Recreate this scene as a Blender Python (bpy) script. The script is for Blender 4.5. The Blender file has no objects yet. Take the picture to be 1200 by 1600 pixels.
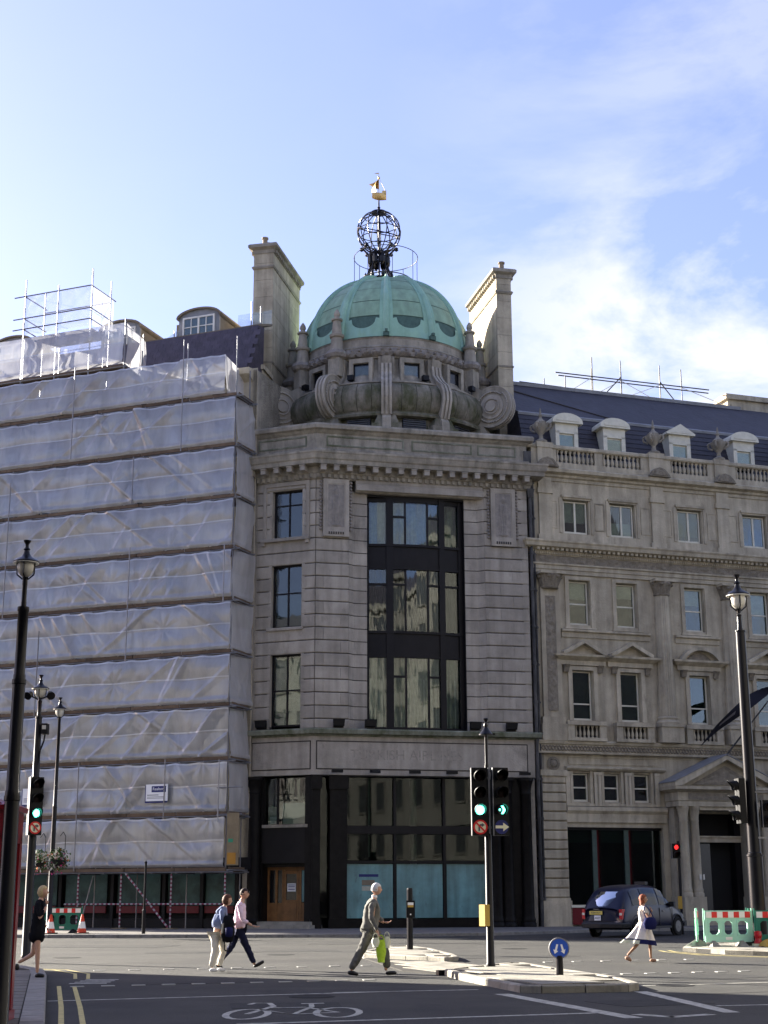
import bpy, math, random
from math import sin, cos, pi, radians, sqrt, atan2, tan
from mathutils import Matrix, Vector
random.seed(7)
SC = bpy.context.scene
COL = SC.collection

# ------------------------------------------------------------------ camera
FPX, HOR = 2300.0, 598.0
PITCH = math.atan(HOR / FPX); ROLL = -33.0 / 9400.0
fw = Vector((0, cos(PITCH), sin(PITCH))); rt = Vector((1, 0, 0)); up = rt.cross(fw)
r2 = cos(ROLL) * rt + sin(ROLL) * up; u2 = cos(ROLL) * up - sin(ROLL) * rt
cam = bpy.data.cameras.new('camera'); camo = bpy.data.objects.new('camera', cam); COL.objects.link(camo)
cam.sensor_fit = 'VERTICAL'; cam.sensor_height = 24.0; cam.sensor_width = 18.0
cam.lens = FPX / 1600.0 * 24.0; cam.clip_start = 0.1; cam.clip_end = 5000
mw = Matrix.Identity(4)
for i in range(3):
    mw[i][0] = r2[i]; mw[i][1] = u2[i]; mw[i][2] = -fw[i]
mw[2][3] = 1.6
camo.matrix_world = mw
SC.camera = camo

# ------------------------------------------------------------------ world and sun
SUN_EL, SUN_AZ = radians(18.5), radians(-57.0)       # azimuth clockwise from +Y
w = bpy.data.worlds.new('World'); SC.world = w; w.use_nodes = True
nt = w.node_tree; nt.nodes.clear()
def N(t, **k):
    n = nt.nodes.new(t)
    for a, b in k.items(): setattr(n, a, b)
    return n
sky = N('ShaderNodeTexSky', sky_type='NISHITA', sun_disc=False, sun_elevation=SUN_EL, sun_rotation=SUN_AZ,
        altitude=50, air_density=1.0, dust_density=1.3, ozone_density=3.0)
bg = N('ShaderNodeBackground'); bg.inputs[1].default_value = 0.055
out = N('ShaderNodeOutputWorld')
tc = N('ShaderNodeTexCoord')
mp = N('ShaderNodeMapping'); mp.inputs['Scale'].default_value = (1.0, 1.0, 2.2); mp.inputs['Location'].default_value = (9.1, 3.3, 4.4)
nz = N('ShaderNodeTexNoise'); nz.inputs['Scale'].default_value = 4.6; nz.inputs['Detail'].default_value = 7; nz.inputs['Roughness'].default_value = 0.6
nz.inputs['Distortion'].default_value = 0.35
rmp = N('ShaderNodeMapRange'); rmp.inputs[1].default_value = 0.44; rmp.inputs[2].default_value = 0.60
sep = N('ShaderNodeSeparateXYZ')
# the bank of cloud lies towards the right of the street and low
mx = N('ShaderNodeMapRange'); mx.inputs[1].default_value = 0.0; mx.inputs[2].default_value = 0.17; mx.inputs[3].default_value = 0.06; mx.inputs[4].default_value = 1.0
mz = N('ShaderNodeMapRange'); mz.inputs[1].default_value = 0.47; mz.inputs[2].default_value = 0.38; mz.inputs[3].default_value = 0.30; mz.inputs[4].default_value = 1.0
m1 = N('ShaderNodeMath', operation='MULTIPLY'); m2 = N('ShaderNodeMath', operation='MULTIPLY')
mix = N('ShaderNodeMix', data_type='RGBA')
mix.inputs[7].default_value = (3.3, 3.35, 3.5, 1)
L = nt.links
L.new(tc.outputs['Generated'], mp.inputs[0]); L.new(mp.outputs[0], nz.inputs['Vector']); L.new(nz.outputs[0], rmp.inputs[0])
L.new(tc.outputs['Generated'], sep.inputs[0]); L.new(sep.outputs[0], mx.inputs[0]); L.new(sep.outputs[2], mz.inputs[0])
L.new(rmp.outputs[0], m1.inputs[0]); L.new(mx.outputs[0], m1.inputs[1]); L.new(m1.outputs[0], m2.inputs[0]); L.new(mz.outputs[0], m2.inputs[1])
L.new(m2.outputs[0], mix.inputs[0]); wb = N('ShaderNodeMix', data_type='RGBA', blend_type='MULTIPLY'); wb.inputs[0].default_value = 1; wb.inputs[7].default_value = (1.11, 0.925, 1.08, 1)
L.new(sky.outputs[0], wb.inputs[6]); hz = N('ShaderNodeMix', data_type='RGBA'); hz.inputs[0].default_value = 0.14; hz.inputs[7].default_value = (2.2, 2.35, 3.6, 1)
L.new(wb.outputs[2], hz.inputs[6]); L.new(hz.outputs[2], mix.inputs[6]); L.new(mix.outputs[2], bg.inputs[0]); L.new(bg.outputs[0], out.inputs[0])
sl = bpy.data.lights.new('sun', 'SUN'); sl.energy = 5.0; sl.angle = radians(0.5); sl.color = (1.0, 0.93, 0.80)
so = bpy.data.objects.new('sun', sl); COL.objects.link(so)
sd = Vector((sin(SUN_AZ) * cos(SUN_EL), cos(SUN_AZ) * cos(SUN_EL), sin(SUN_EL)))
so.rotation_euler = sd.to_track_quat('Z', 'Y').to_euler(); so.location = (-40, 30, 60)
SC.view_settings.view_transform = 'Standard'; SC.view_settings.look = 'None'
SC.view_settings.exposure = 2.62; SC.view_settings.gamma = 1.0; SC.view_settings.use_curve_mapping = False
SC.render.engine = 'CYCLES'
SC.cycles.max_bounces = 6; SC.cycles.transparent_max_bounces = 12

# ------------------------------------------------------------------ materials
MATS = {}
def mat(name, col, rough=0.8, spec=0.3, metal=0.0, noise=0.0, nscale=2.0, bump=0.0, bscale=30.0, rnd=0.0,
        streak=0.0, stain=None, emit=None, coat=0.0, stainscale=0.8, stainlo=0.45, stainhi=0.65, wave=None):
    m = bpy.data.materials.new(name); m.use_nodes = True
    t = m.node_tree; b = t.nodes['Principled BSDF']
    b.inputs['Roughness'].default_value = rough; b.inputs['Specular IOR Level'].default_value = spec
    b.inputs['Metallic'].default_value = metal; b.inputs['Base Color'].default_value = (*col, 1)
    if coat: b.inputs['Coat Weight'].default_value = coat; b.inputs['Coat Roughness'].default_value = 0.08
    if emit:
        b.inputs['Emission Color'].default_value = (*emit[0], 1); b.inputs['Emission Strength'].default_value = emit[1]
    def nd(ty, **k):
        n = t.nodes.new(ty)
        for a, v in k.items(): setattr(n, a, v)
        return n
    geo = nd('ShaderNodeNewGeometry')
    cur = None
    def mulcol(src, fac_socket, lo, hi):
        mr = nd('ShaderNodeMapRange'); mr.inputs[1].default_value = 0.3; mr.inputs[2].default_value = 0.7
        mr.inputs[3].default_value = lo; mr.inputs[4].default_value = hi
        t.links.new(fac_socket, mr.inputs[0])
        v = nd('ShaderNodeMix', data_type='RGBA', blend_type='MULTIPLY'); v.inputs[0].default_value = 1
        if src is None: v.inputs[6].default_value = (*col, 1)
        else: t.links.new(src, v.inputs[6])
        t.links.new(mr.outputs[0], v.inputs[7])
        return v.outputs[2]
    if noise:
        a = nd('ShaderNodeTexNoise'); a.inputs['Scale'].default_value = nscale; a.inputs['Detail'].default_value = 6
        a.inputs['Roughness'].default_value = 0.65
        t.links.new(geo.outputs['Position'], a.inputs['Vector'])
        cur = mulcol(cur, a.outputs[0], 1 - noise, 1 + noise)
    if streak:
        mpn = nd('ShaderNodeMapping'); mpn.inputs['Scale'].default_value = (3.0, 3.0, 0.22)
        t.links.new(geo.outputs['Position'], mpn.inputs[0])
        a = nd('ShaderNodeTexNoise'); a.inputs['Scale'].default_value = 1.0; a.inputs['Detail'].default_value = 5
        t.links.new(mpn.outputs[0], a.inputs['Vector'])
        cur = mulcol(cur, a.outputs[0], 1 - streak, 1 + streak * 0.4)
    if rnd:
        oi = nd('ShaderNodeObjectInfo')
        mr = nd('ShaderNodeMapRange'); mr.inputs[3].default_value = 1 - rnd; mr.inputs[4].default_value = 1 + rnd
        t.links.new(oi.outputs['Random'], mr.inputs[0])
        v = nd('ShaderNodeMix', data_type='RGBA', blend_type='MULTIPLY'); v.inputs[0].default_value = 1
        if cur is None: v.inputs[6].default_value = (*col, 1)
        else: t.links.new(cur, v.inputs[6])
        t.links.new(mr.outputs[0], v.inputs[7]); cur = v.outputs[2]
    if stain:
        mpn = nd('ShaderNodeMapping'); mpn.inputs['Scale'].default_value = (1.6, 1.6, 0.7)
        t.links.new(geo.outputs['Position'], mpn.inputs[0])
        a = nd('ShaderNodeTexNoise'); a.inputs['Scale'].default_value = stainscale; a.inputs['Detail'].default_value = 8; a.inputs['Roughness'].default_value = 0.7
        t.links.new(mpn.outputs[0], a.inputs['Vector'])
        mr = nd('ShaderNodeMapRange'); mr.inputs[1].default_value = stainlo; mr.inputs[2].default_value = stainhi; mr.inputs[4].default_value = 0.85
        t.links.new(a.outputs[0], mr.inputs[0])
        v = nd('ShaderNodeMix', data_type='RGBA'); t.links.new(mr.outputs[0], v.inputs[0])
        if cur is None: v.inputs[6].default_value = (*col, 1)
        else: t.links.new(cur, v.inputs[6])
        v.inputs[7].default_value = (*stain, 1); cur = v.outputs[2]
    if cur is not None: t.links.new(cur, b.inputs['Base Color'])
    if bump or wave:
        a = nd('ShaderNodeTexNoise'); a.inputs['Scale'].default_value = bscale; a.inputs['Detail'].default_value = 4
        if wave:
            mpn = nd('ShaderNodeMapping'); mpn.inputs['Scale'].default_value = wave
            t.links.new(geo.outputs['Position'], mpn.inputs[0]); t.links.new(mpn.outputs[0], a.inputs['Vector'])
        else:
            t.links.new(geo.outputs['Position'], a.inputs['Vector'])
        bp = nd('ShaderNodeBump'); bp.inputs['Strength'].default_value = bump; bp.inputs['Distance'].default_value = 0.05
        t.links.new(a.outputs[0], bp.inputs['Height']); t.links.new(bp.outputs[0], b.inputs['Normal'])
    MATS[name] = m
    return m

STONE = (0.335, 0.300, 0.252)
mat('portland_stone', STONE, 0.9, 0.2, noise=0.20, nscale=0.9, streak=0.22, rnd=0.13, bump=0.3, bscale=14, stain=(0.13, 0.118, 0.10), stainscale=0.9, stainlo=0.56, stainhi=0.80)
mat('grimy_stone', (0.295, 0.265, 0.215), 0.92, 0.15, noise=0.25, nscale=1.3, streak=0.3, bump=0.3, bscale=12, stain=(0.10, 0.095, 0.07), stainlo=0.52, stainhi=0.74)
mat('mossy_stone', (0.21, 0.19, 0.155), 0.95, 0.1, noise=0.25, nscale=1.6, streak=0.3, bump=0.4, bscale=10, stain=(0.055, 0.062, 0.028), stainlo=0.40, stainhi=0.62)
mat('carved_stone', (0.25, 0.225, 0.20), 0.9, 0.15, noise=0.22, nscale=5, streak=0.2, bump=0.5, bscale=22)
mat('old_stone', (0.425, 0.372, 0.275), 0.9, 0.2, noise=0.20, nscale=1.0, streak=0.28, rnd=0.09, bump=0.3, bscale=14, stain=(0.15, 0.13, 0.10), stainscale=1.0, stainlo=0.54, stainhi=0.80)
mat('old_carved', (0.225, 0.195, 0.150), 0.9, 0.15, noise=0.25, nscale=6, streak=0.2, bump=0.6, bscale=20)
mat('joint_shade', (0.06, 0.053, 0.048), 0.95, 0.1, noise=0.2)
mat('lettering_stain', (0.285, 0.255, 0.215), 0.9, 0.2, noise=0.3, nscale=9)
mat('mossy_grey', (0.21, 0.215, 0.17), 0.95, 0.1, noise=0.3, nscale=2.5, stain=(0.07, 0.08, 0.04), stainlo=0.4, stainhi=0.65)
mat('copper_green', (0.235, 0.36, 0.245), 0.6, 0.3, noise=0.14, nscale=1.8, streak=0.22, rnd=0.05, bump=0.15, bscale=8, stain=(0.19, 0.27, 0.20), stainlo=0.5, stainhi=0.75)
mat('copper_light', (0.26, 0.43, 0.32), 0.6, 0.3, noise=0.10, nscale=2, streak=0.15, stain=(0.24, 0.42, 0.38), stainlo=0.5, stainhi=0.7)
mat('copper_louvre', (0.07, 0.12, 0.10), 0.7, 0.2, noise=0.2, nscale=4)
mat('black_iron', (0.005, 0.005, 0.008), 0.30, 0.25, noise=0.3, nscale=3)
mat('pipe_iron', (0.025, 0.025, 0.026), 0.6, 0.3, noise=0.4, nscale=2, stain=(0.10, 0.095, 0.09))
mat('gilt', (0.62, 0.42, 0.17), 0.42, 0.5, metal=0.75, noise=0.15, nscale=6)
mat('bronze', (0.008, 0.007, 0.008), 0.5, 0.2, noise=0.3, nscale=2)
mat('black_granite', (0.008, 0.007, 0.0065), 0.5, 0.12, noise=0.5, nscale=3, bump=0.1)
mat('white_paint', (0.66, 0.64, 0.58), 0.6, 0.3, noise=0.1, nscale=3)
mat('cream_paint', (0.60, 0.57, 0.46), 0.6, 0.3, noise=0.12, nscale=3)
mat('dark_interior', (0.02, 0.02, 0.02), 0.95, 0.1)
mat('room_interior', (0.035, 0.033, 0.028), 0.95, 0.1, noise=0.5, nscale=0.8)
mat('curtain', (0.40, 0.40, 0.33), 0.9, 0.1, noise=0.2, nscale=4)
mat('green_blind', (0.075, 0.10, 0.085), 0.9, 0.1, noise=0.15, nscale=6)
mat('window_film', (0.11, 0.25, 0.265), 0.3, 0.4, noise=0.28, nscale=0.9, streak=0.35, stain=(0.05, 0.10, 0.11), stainscale=2.5, stainlo=0.58, stainhi=0.75)
mat('hoarding_film', (0.035, 0.075, 0.068), 0.4, 0.25, noise=0.6, nscale=0.9)
mat('slate', (0.038, 0.036, 0.047), 0.55, 0.4, noise=0.25, nscale=1.2, bump=0.3, bscale=5, rnd=0.08)
mat('slate_warm', (0.055, 0.045, 0.060), 0.6, 0.35, noise=0.3, nscale=2, bump=0.4, bscale=8, rnd=0.12)
mat('lead', (0.20, 0.205, 0.215), 0.55, 0.4, noise=0.2, nscale=2)
mat('bitumen', (0.20, 0.165, 0.12), 0.85, 0.2, noise=0.2, nscale=1)
mat('oak', (0.21, 0.10, 0.035), 0.5, 0.3, noise=0.3, nscale=3, streak=0.3)
mat('asphalt', (0.047, 0.046, 0.042), 0.85, 0.3, noise=0.22, nscale=0.5, bump=0.6, bscale=45, stain=(0.027, 0.027, 0.028), stainscale=0.22, stainlo=0.46, stainhi=0.66)
mat('asphalt_patch', (0.030, 0.030, 0.029), 0.85, 0.3, noise=0.2, nscale=1.5, bump=0.5, bscale=60)
mat('asphalt_fine', (0.05, 0.05, 0.05), 0.85, 0.3, noise=0.2, nscale=1)
mat('road_paint', (0.42, 0.41, 0.36), 0.7, 0.3, noise=0.35, nscale=7, stain=(0.10, 0.10, 0.095), stainscale=4.5, stainlo=0.47, stainhi=0.66)
mat('yellow_paint', (0.50, 0.42, 0.17), 0.7, 0.3, noise=0.25, nscale=8, stain=(0.16, 0.15, 0.11), stainscale=3.5, stainlo=0.52, stainhi=0.7)
mat('metal_stud', (0.36, 0.36, 0.34), 0.4, 0.5)
mat('paving', (0.14, 0.13, 0.118), 0.85, 0.3, noise=0.15, nscale=1.5, rnd=0.10, bump=0.3, bscale=25)
mat('concrete_paving', (0.25, 0.235, 0.198), 0.85, 0.3, noise=0.25, nscale=1.2, rnd=0.12, bump=0.3, bscale=25, stain=(0.12, 0.115, 0.10), stainscale=1.6, stainlo=0.52, stainhi=0.72)
mat('granite_kerb', (0.21, 0.20, 0.185), 0.8, 0.3, noise=0.22, nscale=6, rnd=0.08)
mat('dark_joint', (0.05, 0.048, 0.045), 0.95, 0.1, noise=0.2)
mat('scaffold_steel', (0.20, 0.20, 0.21), 0.5, 0.5, metal=0.5, noise=0.2, nscale=3, rnd=0.25)
mat('tape_white', (0.34, 0.33, 0.34), 0.6, 0.3)
mat('red_white_red', (0.16, 0.02, 0.05), 0.6, 0.3)
mat('scaffold_board', (0.12, 0.085, 0.06), 0.9, 0.2, noise=0.3, nscale=2, rnd=0.2)
mat('ply_board', (0.20, 0.16, 0.10), 0.8, 0.2, noise=0.2, nscale=2)
mat('orange_board', (0.36, 0.18, 0.03), 0.7, 0.2, noise=0.1)
mat('green_sign', (0.03, 0.22, 0.12), 0.6, 0.3)
mat('sign_white', (0.75, 0.75, 0.76), 0.5, 0.3)
mat('sign_navy', (0.015, 0.02, 0.12), 0.5, 0.3)
mat('sign_text', (0.08, 0.08, 0.09), 0.5, 0.3)
mat('kiosk_red', (0.20, 0.006, 0.012), 0.30, 0.5, coat=0.3, noise=0.08)
mat('opal_black', (0.008, 0.008, 0.010), 0.2, 0.5)
mat('signal_black', (0.004, 0.004, 0.005), 0.5, 0.2)
mat('lens_off', (0.010, 0.004, 0.004), 0.35, 0.2)
mat('lens_green', (0.02, 0.5, 0.35), 0.3, 0.5, emit=((0.10, 1.0, 0.72), 1.6))
mat('lens_red', (0.5, 0.02, 0.02), 0.3, 0.5, emit=((1.0, 0.03, 0.03), 0.35))
mat('sign_red', (0.60, 0.02, 0.02), 0.5, 0.3)
mat('sign_blue', (0.02, 0.08, 0.42), 0.4, 0.4)
mat('sign_cream', (0.70, 0.66, 0.46), 0.5, 0.3)
mat('box_yellow', (0.42, 0.27, 0.05), 0.5, 0.3)
mat('lamp_glass', (0.55, 0.53, 0.47), 0.2, 0.5, noise=0.1)
mat('barrier_green', (0.36, 0.68, 0.52), 0.45, 0.4, noise=0.06)
mat('barrier_dark', (0.015, 0.16, 0.105), 0.45, 0.4, noise=0.1)
mat('reflective_white', (0.80, 0.78, 0.72), 0.5, 0.3)
mat('reflective_red', (0.62, 0.035, 0.03), 0.5, 0.3)
mat('cone_orange', (0.62, 0.06, 0.02), 0.5, 0.3)
mat('black_rubber', (0.012, 0.012, 0.012), 0.8, 0.2)
mat('cab_paint', (0.005, 0.007, 0.026), 0.3, 0.3, coat=0.12)
mat('cab_trim', (0.01, 0.01, 0.011), 0.5, 0.4)
mat('tail_red', (0.40, 0.012, 0.02), 0.2, 0.5)
mat('plate_yellow', (0.62, 0.50, 0.12), 0.5, 0.3)
mat('hubcap', (0.13, 0.13, 0.135), 0.35, 0.5, metal=0.6)
mat('skin', (0.52, 0.30, 0.21), 0.55, 0.4)
mat('skin_tan', (0.36, 0.20, 0.13), 0.55, 0.4)
mat('hair_grey', (0.62, 0.61, 0.60), 0.8, 0.3, noise=0.15, nscale=60)
mat('hair_brown', (0.09, 0.035, 0.02), 0.7, 0.3, noise=0.3, nscale=60)
mat('hair_auburn', (0.20, 0.055, 0.025), 0.7, 0.3, noise=0.3, nscale=60)
mat('hair_blonde', (0.50, 0.37, 0.19), 0.7, 0.3, noise=0.25, nscale=60)
mat('hair_dark', (0.030, 0.016, 0.012), 0.7, 0.3)
mat('suit_grey', (0.145, 0.142, 0.13), 0.9, 0.1, noise=0.12, nscale=9, bump=0.5, bscale=9)
mat('suit_trouser', (0.115, 0.112, 0.105), 0.9, 0.1, noise=0.12, nscale=9, bump=0.5, bscale=9)
mat('pink_shirt', (0.72, 0.55, 0.66), 0.9, 0.1, noise=0.08, nscale=8, bump=0.5, bscale=8)
mat('dark_trouser', (0.014, 0.016, 0.040), 0.9, 0.1, bump=0.5, bscale=8)
mat('white_trouser', (0.68, 0.64, 0.56), 0.9, 0.1, noise=0.08, bump=0.5, bscale=8)
mat('denim', (0.16, 0.19, 0.30), 0.9, 0.1, noise=0.2, nscale=12, bump=0.5, bscale=8)
mat('navy_cloth', (0.012, 0.014, 0.07), 0.8, 0.1)
mat('black_cloth', (0.008, 0.008, 0.011), 0.9, 0.1, noise=0.2)
mat('white_dress', (0.72, 0.66, 0.60), 0.9, 0.1, noise=0.1, nscale=8, bump=0.5, bscale=8)
mat('shoe_black', (0.012, 0.011, 0.011), 0.4, 0.4)
mat('shoe_white', (0.65, 0.65, 0.66), 0.7, 0.2)
mat('bag_green', (0.42, 0.62, 0.03), 0.45, 0.3, noise=0.15, nscale=14, bump=0.6, bscale=12)
mat('bag_pale', (0.62, 0.62, 0.45), 0.5, 0.3, noise=0.15, nscale=14)
mat('leaf_green', (0.045, 0.10, 0.025), 0.8, 0.2, rnd=0.2)
mat('petal_white', (0.65, 0.65, 0.60), 0.8, 0.2)
mat('petal_pink', (0.50, 0.05, 0.20), 0.8, 0.2)
mat('petal_orange', (0.50, 0.14, 0.04), 0.8, 0.2)
mat('flag_cloth', (0.008, 0.008, 0.016), 0.8, 0.2)
mat('flag_print', (0.12, 0.11, 0.12), 0.8, 0.2)
mat('red_panel', (0.12, 0.005, 0.010), 0.4, 0.3)
mat('far_brick', (0.19, 0.185, 0.17), 0.9, 0.2, noise=0.2, nscale=1.0, streak=0.2)
mat('far_stone', (0.24, 0.235, 0.215), 0.9, 0.2, noise=0.15, nscale=1.0, streak=0.2)
mat('far_glass', (0.05, 0.055, 0.06), 0.1, 0.5)

def shader_mat(name, build):
    m = bpy.data.materials.new(name); m.use_nodes = True; t = m.node_tree; t.nodes.clear()
    o = t.nodes.new('ShaderNodeOutputMaterial'); s = build(t); t.links.new(s, o.inputs[0]); MATS[name] = m; return m
def glass(name, refl=0.32, tint=(0.62, 0.66, 0.64), warp=0.12, wsc=(1.2, 1.2, 0.35), rough=0.02, fk=1.0):
    def b(t):
        g = t.nodes.new('ShaderNodeBsdfGlossy'); g.inputs['Roughness'].default_value = rough; g.inputs['Color'].default_value = (0.95, 0.97, 1.0, 1)
        tr = t.nodes.new('ShaderNodeBsdfTransparent'); tr.inputs[0].default_value = (*tint, 1)
        geo = t.nodes.new('ShaderNodeNewGeometry'); mpn = t.nodes.new('ShaderNodeMapping'); mpn.inputs['Scale'].default_value = wsc
        a = t.nodes.new('ShaderNodeTexNoise'); a.inputs['Scale'].default_value = 1.6; a.inputs['Detail'].default_value = 2
        bp = t.nodes.new('ShaderNodeBump'); bp.inputs['Strength'].default_value = warp; bp.inputs['Distance'].default_value = 0.2
        oi = t.nodes.new('ShaderNodeObjectInfo'); cb = t.nodes.new('ShaderNodeVectorMath'); cb.operation = 'ADD'
        t.links.new(geo.outputs['Position'], cb.inputs[0]); t.links.new(oi.outputs['Random'], cb.inputs[1])
        t.links.new(cb.outputs[0], mpn.inputs[0]); t.links.new(mpn.outputs[0], a.inputs['Vector']); t.links.new(a.outputs[0], bp.inputs['Height'])
        if warp > 0: t.links.new(bp.outputs[0], g.inputs['Normal'])
        fr = t.nodes.new('ShaderNodeFresnel'); fr.inputs[0].default_value = 1.5
        ad = t.nodes.new('ShaderNodeMath'); ad.operation = 'ADD'; ad.use_clamp = True; ad.inputs[1].default_value = refl
        fm = t.nodes.new('ShaderNodeMath'); fm.operation = 'MULTIPLY'; fm.inputs[1].default_value = fk; t.links.new(fr.outputs[0], fm.inputs[0]); t.links.new(fm.outputs[0], ad.inputs[0])
        mx_ = t.nodes.new('ShaderNodeMixShader'); t.links.new(ad.outputs[0], mx_.inputs[0]); t.links.new(tr.outputs[0], mx_.inputs[1]); t.links.new(g.outputs[0], mx_.inputs[2])
        return mx_.outputs[0]
    return shader_mat(name, b)
glass('window_glass', 0.02, (0.72, 0.78, 0.74), 0.02)
glass('shop_glass', 0.0, (0.45, 0.52, 0.48), 0, fk=0.45)
glass('sash_glass', 0.03, (0.55, 0.62, 0.58), 0.012)
glass('cab_glass', 0.0, (0.30, 0.36, 0.42), 0.02, fk=0.7)
def sheet_build(dens, col):
    def b(t):
        d = t.nodes.new('ShaderNodeBsdfDiffuse'); d.inputs[0].default_value = (*col, 1)
        tl = t.nodes.new('ShaderNodeBsdfTranslucent'); tl.inputs[0].default_value = (*col, 1)
        g = t.nodes.new('ShaderNodeBsdfGlossy'); g.inputs['Roughness'].default_value = 0.20
        tr = t.nodes.new('ShaderNodeBsdfTransparent'); tr.inputs[0].default_value = (0.9, 0.92, 0.95, 1)
        geo = t.nodes.new('ShaderNodeNewGeometry')
        mpn = t.nodes.new('ShaderNodeMapping'); mpn.inputs['Scale'].default_value = (0.9, 0.9, 0.30); mpn.inputs['Rotation'].default_value = (0.0, 0.75, 0.2)
        a = t.nodes.new('ShaderNodeTexNoise'); a.inputs['Scale'].default_value = 1.5; a.inputs['Detail'].default_value = 6; a.inputs['Roughness'].default_value = 0.55; a.inputs['Distortion'].default_value = 0.5
        t.links.new(geo.outputs['Position'], mpn.inputs[0]); t.links.new(mpn.outputs[0], a.inputs['Vector'])
        bp = t.nodes.new('ShaderNodeBump'); bp.inputs['Strength'].default_value = 0.28; bp.inputs['Distance'].default_value = 0.25
        t.links.new(a.outputs[0], bp.inputs['Height'])
        for n in (d, g): t.links.new(bp.outputs[0], n.inputs['Normal'])
        m1_ = t.nodes.new('ShaderNodeMixShader'); m1_.inputs[0].default_value = 0.42; t.links.new(d.outputs[0], m1_.inputs[1]); t.links.new(tl.outputs[0], m1_.inputs[2])
        m2_ = t.nodes.new('ShaderNodeMixShader'); m2_.inputs[0].default_value = 0.20; t.links.new(m1_.outputs[0], m2_.inputs[1]); t.links.new(g.outputs[0], m2_.inputs[2])
        mr = t.nodes.new('ShaderNodeMapRange'); mr.inputs[1].default_value = 0.3; mr.inputs[2].default_value = 0.7; mr.inputs[3].default_value = dens - 0.10; mr.inputs[4].default_value = dens + 0.12
        t.links.new(a.outputs[0], mr.inputs[0])
        m3 = t.nodes.new('ShaderNodeMixShader'); t.links.new(mr.outputs[0], m3.inputs[0]); t.links.new(tr.outputs[0], m3.inputs[1]); t.links.new(m2_.outputs[0], m3.inputs[2])
        return m3.outputs[0]
    return b
shader_mat('plastic_sheet', sheet_build(0.56, (0.68, 0.675, 0.69)))
shader_mat('thin_sheet', sheet_build(0.26, (0.60, 0.62, 0.66)))
shader_mat('pale_sheet', sheet_build(0.62, (0.78, 0.78, 0.80)))
shader_mat('sheet_band', sheet_build(0.80, (0.62, 0.62, 0.65)))
shader_mat('debris_net', sheet_build(0.30, (0.20, 0.30, 0.42)))

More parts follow.
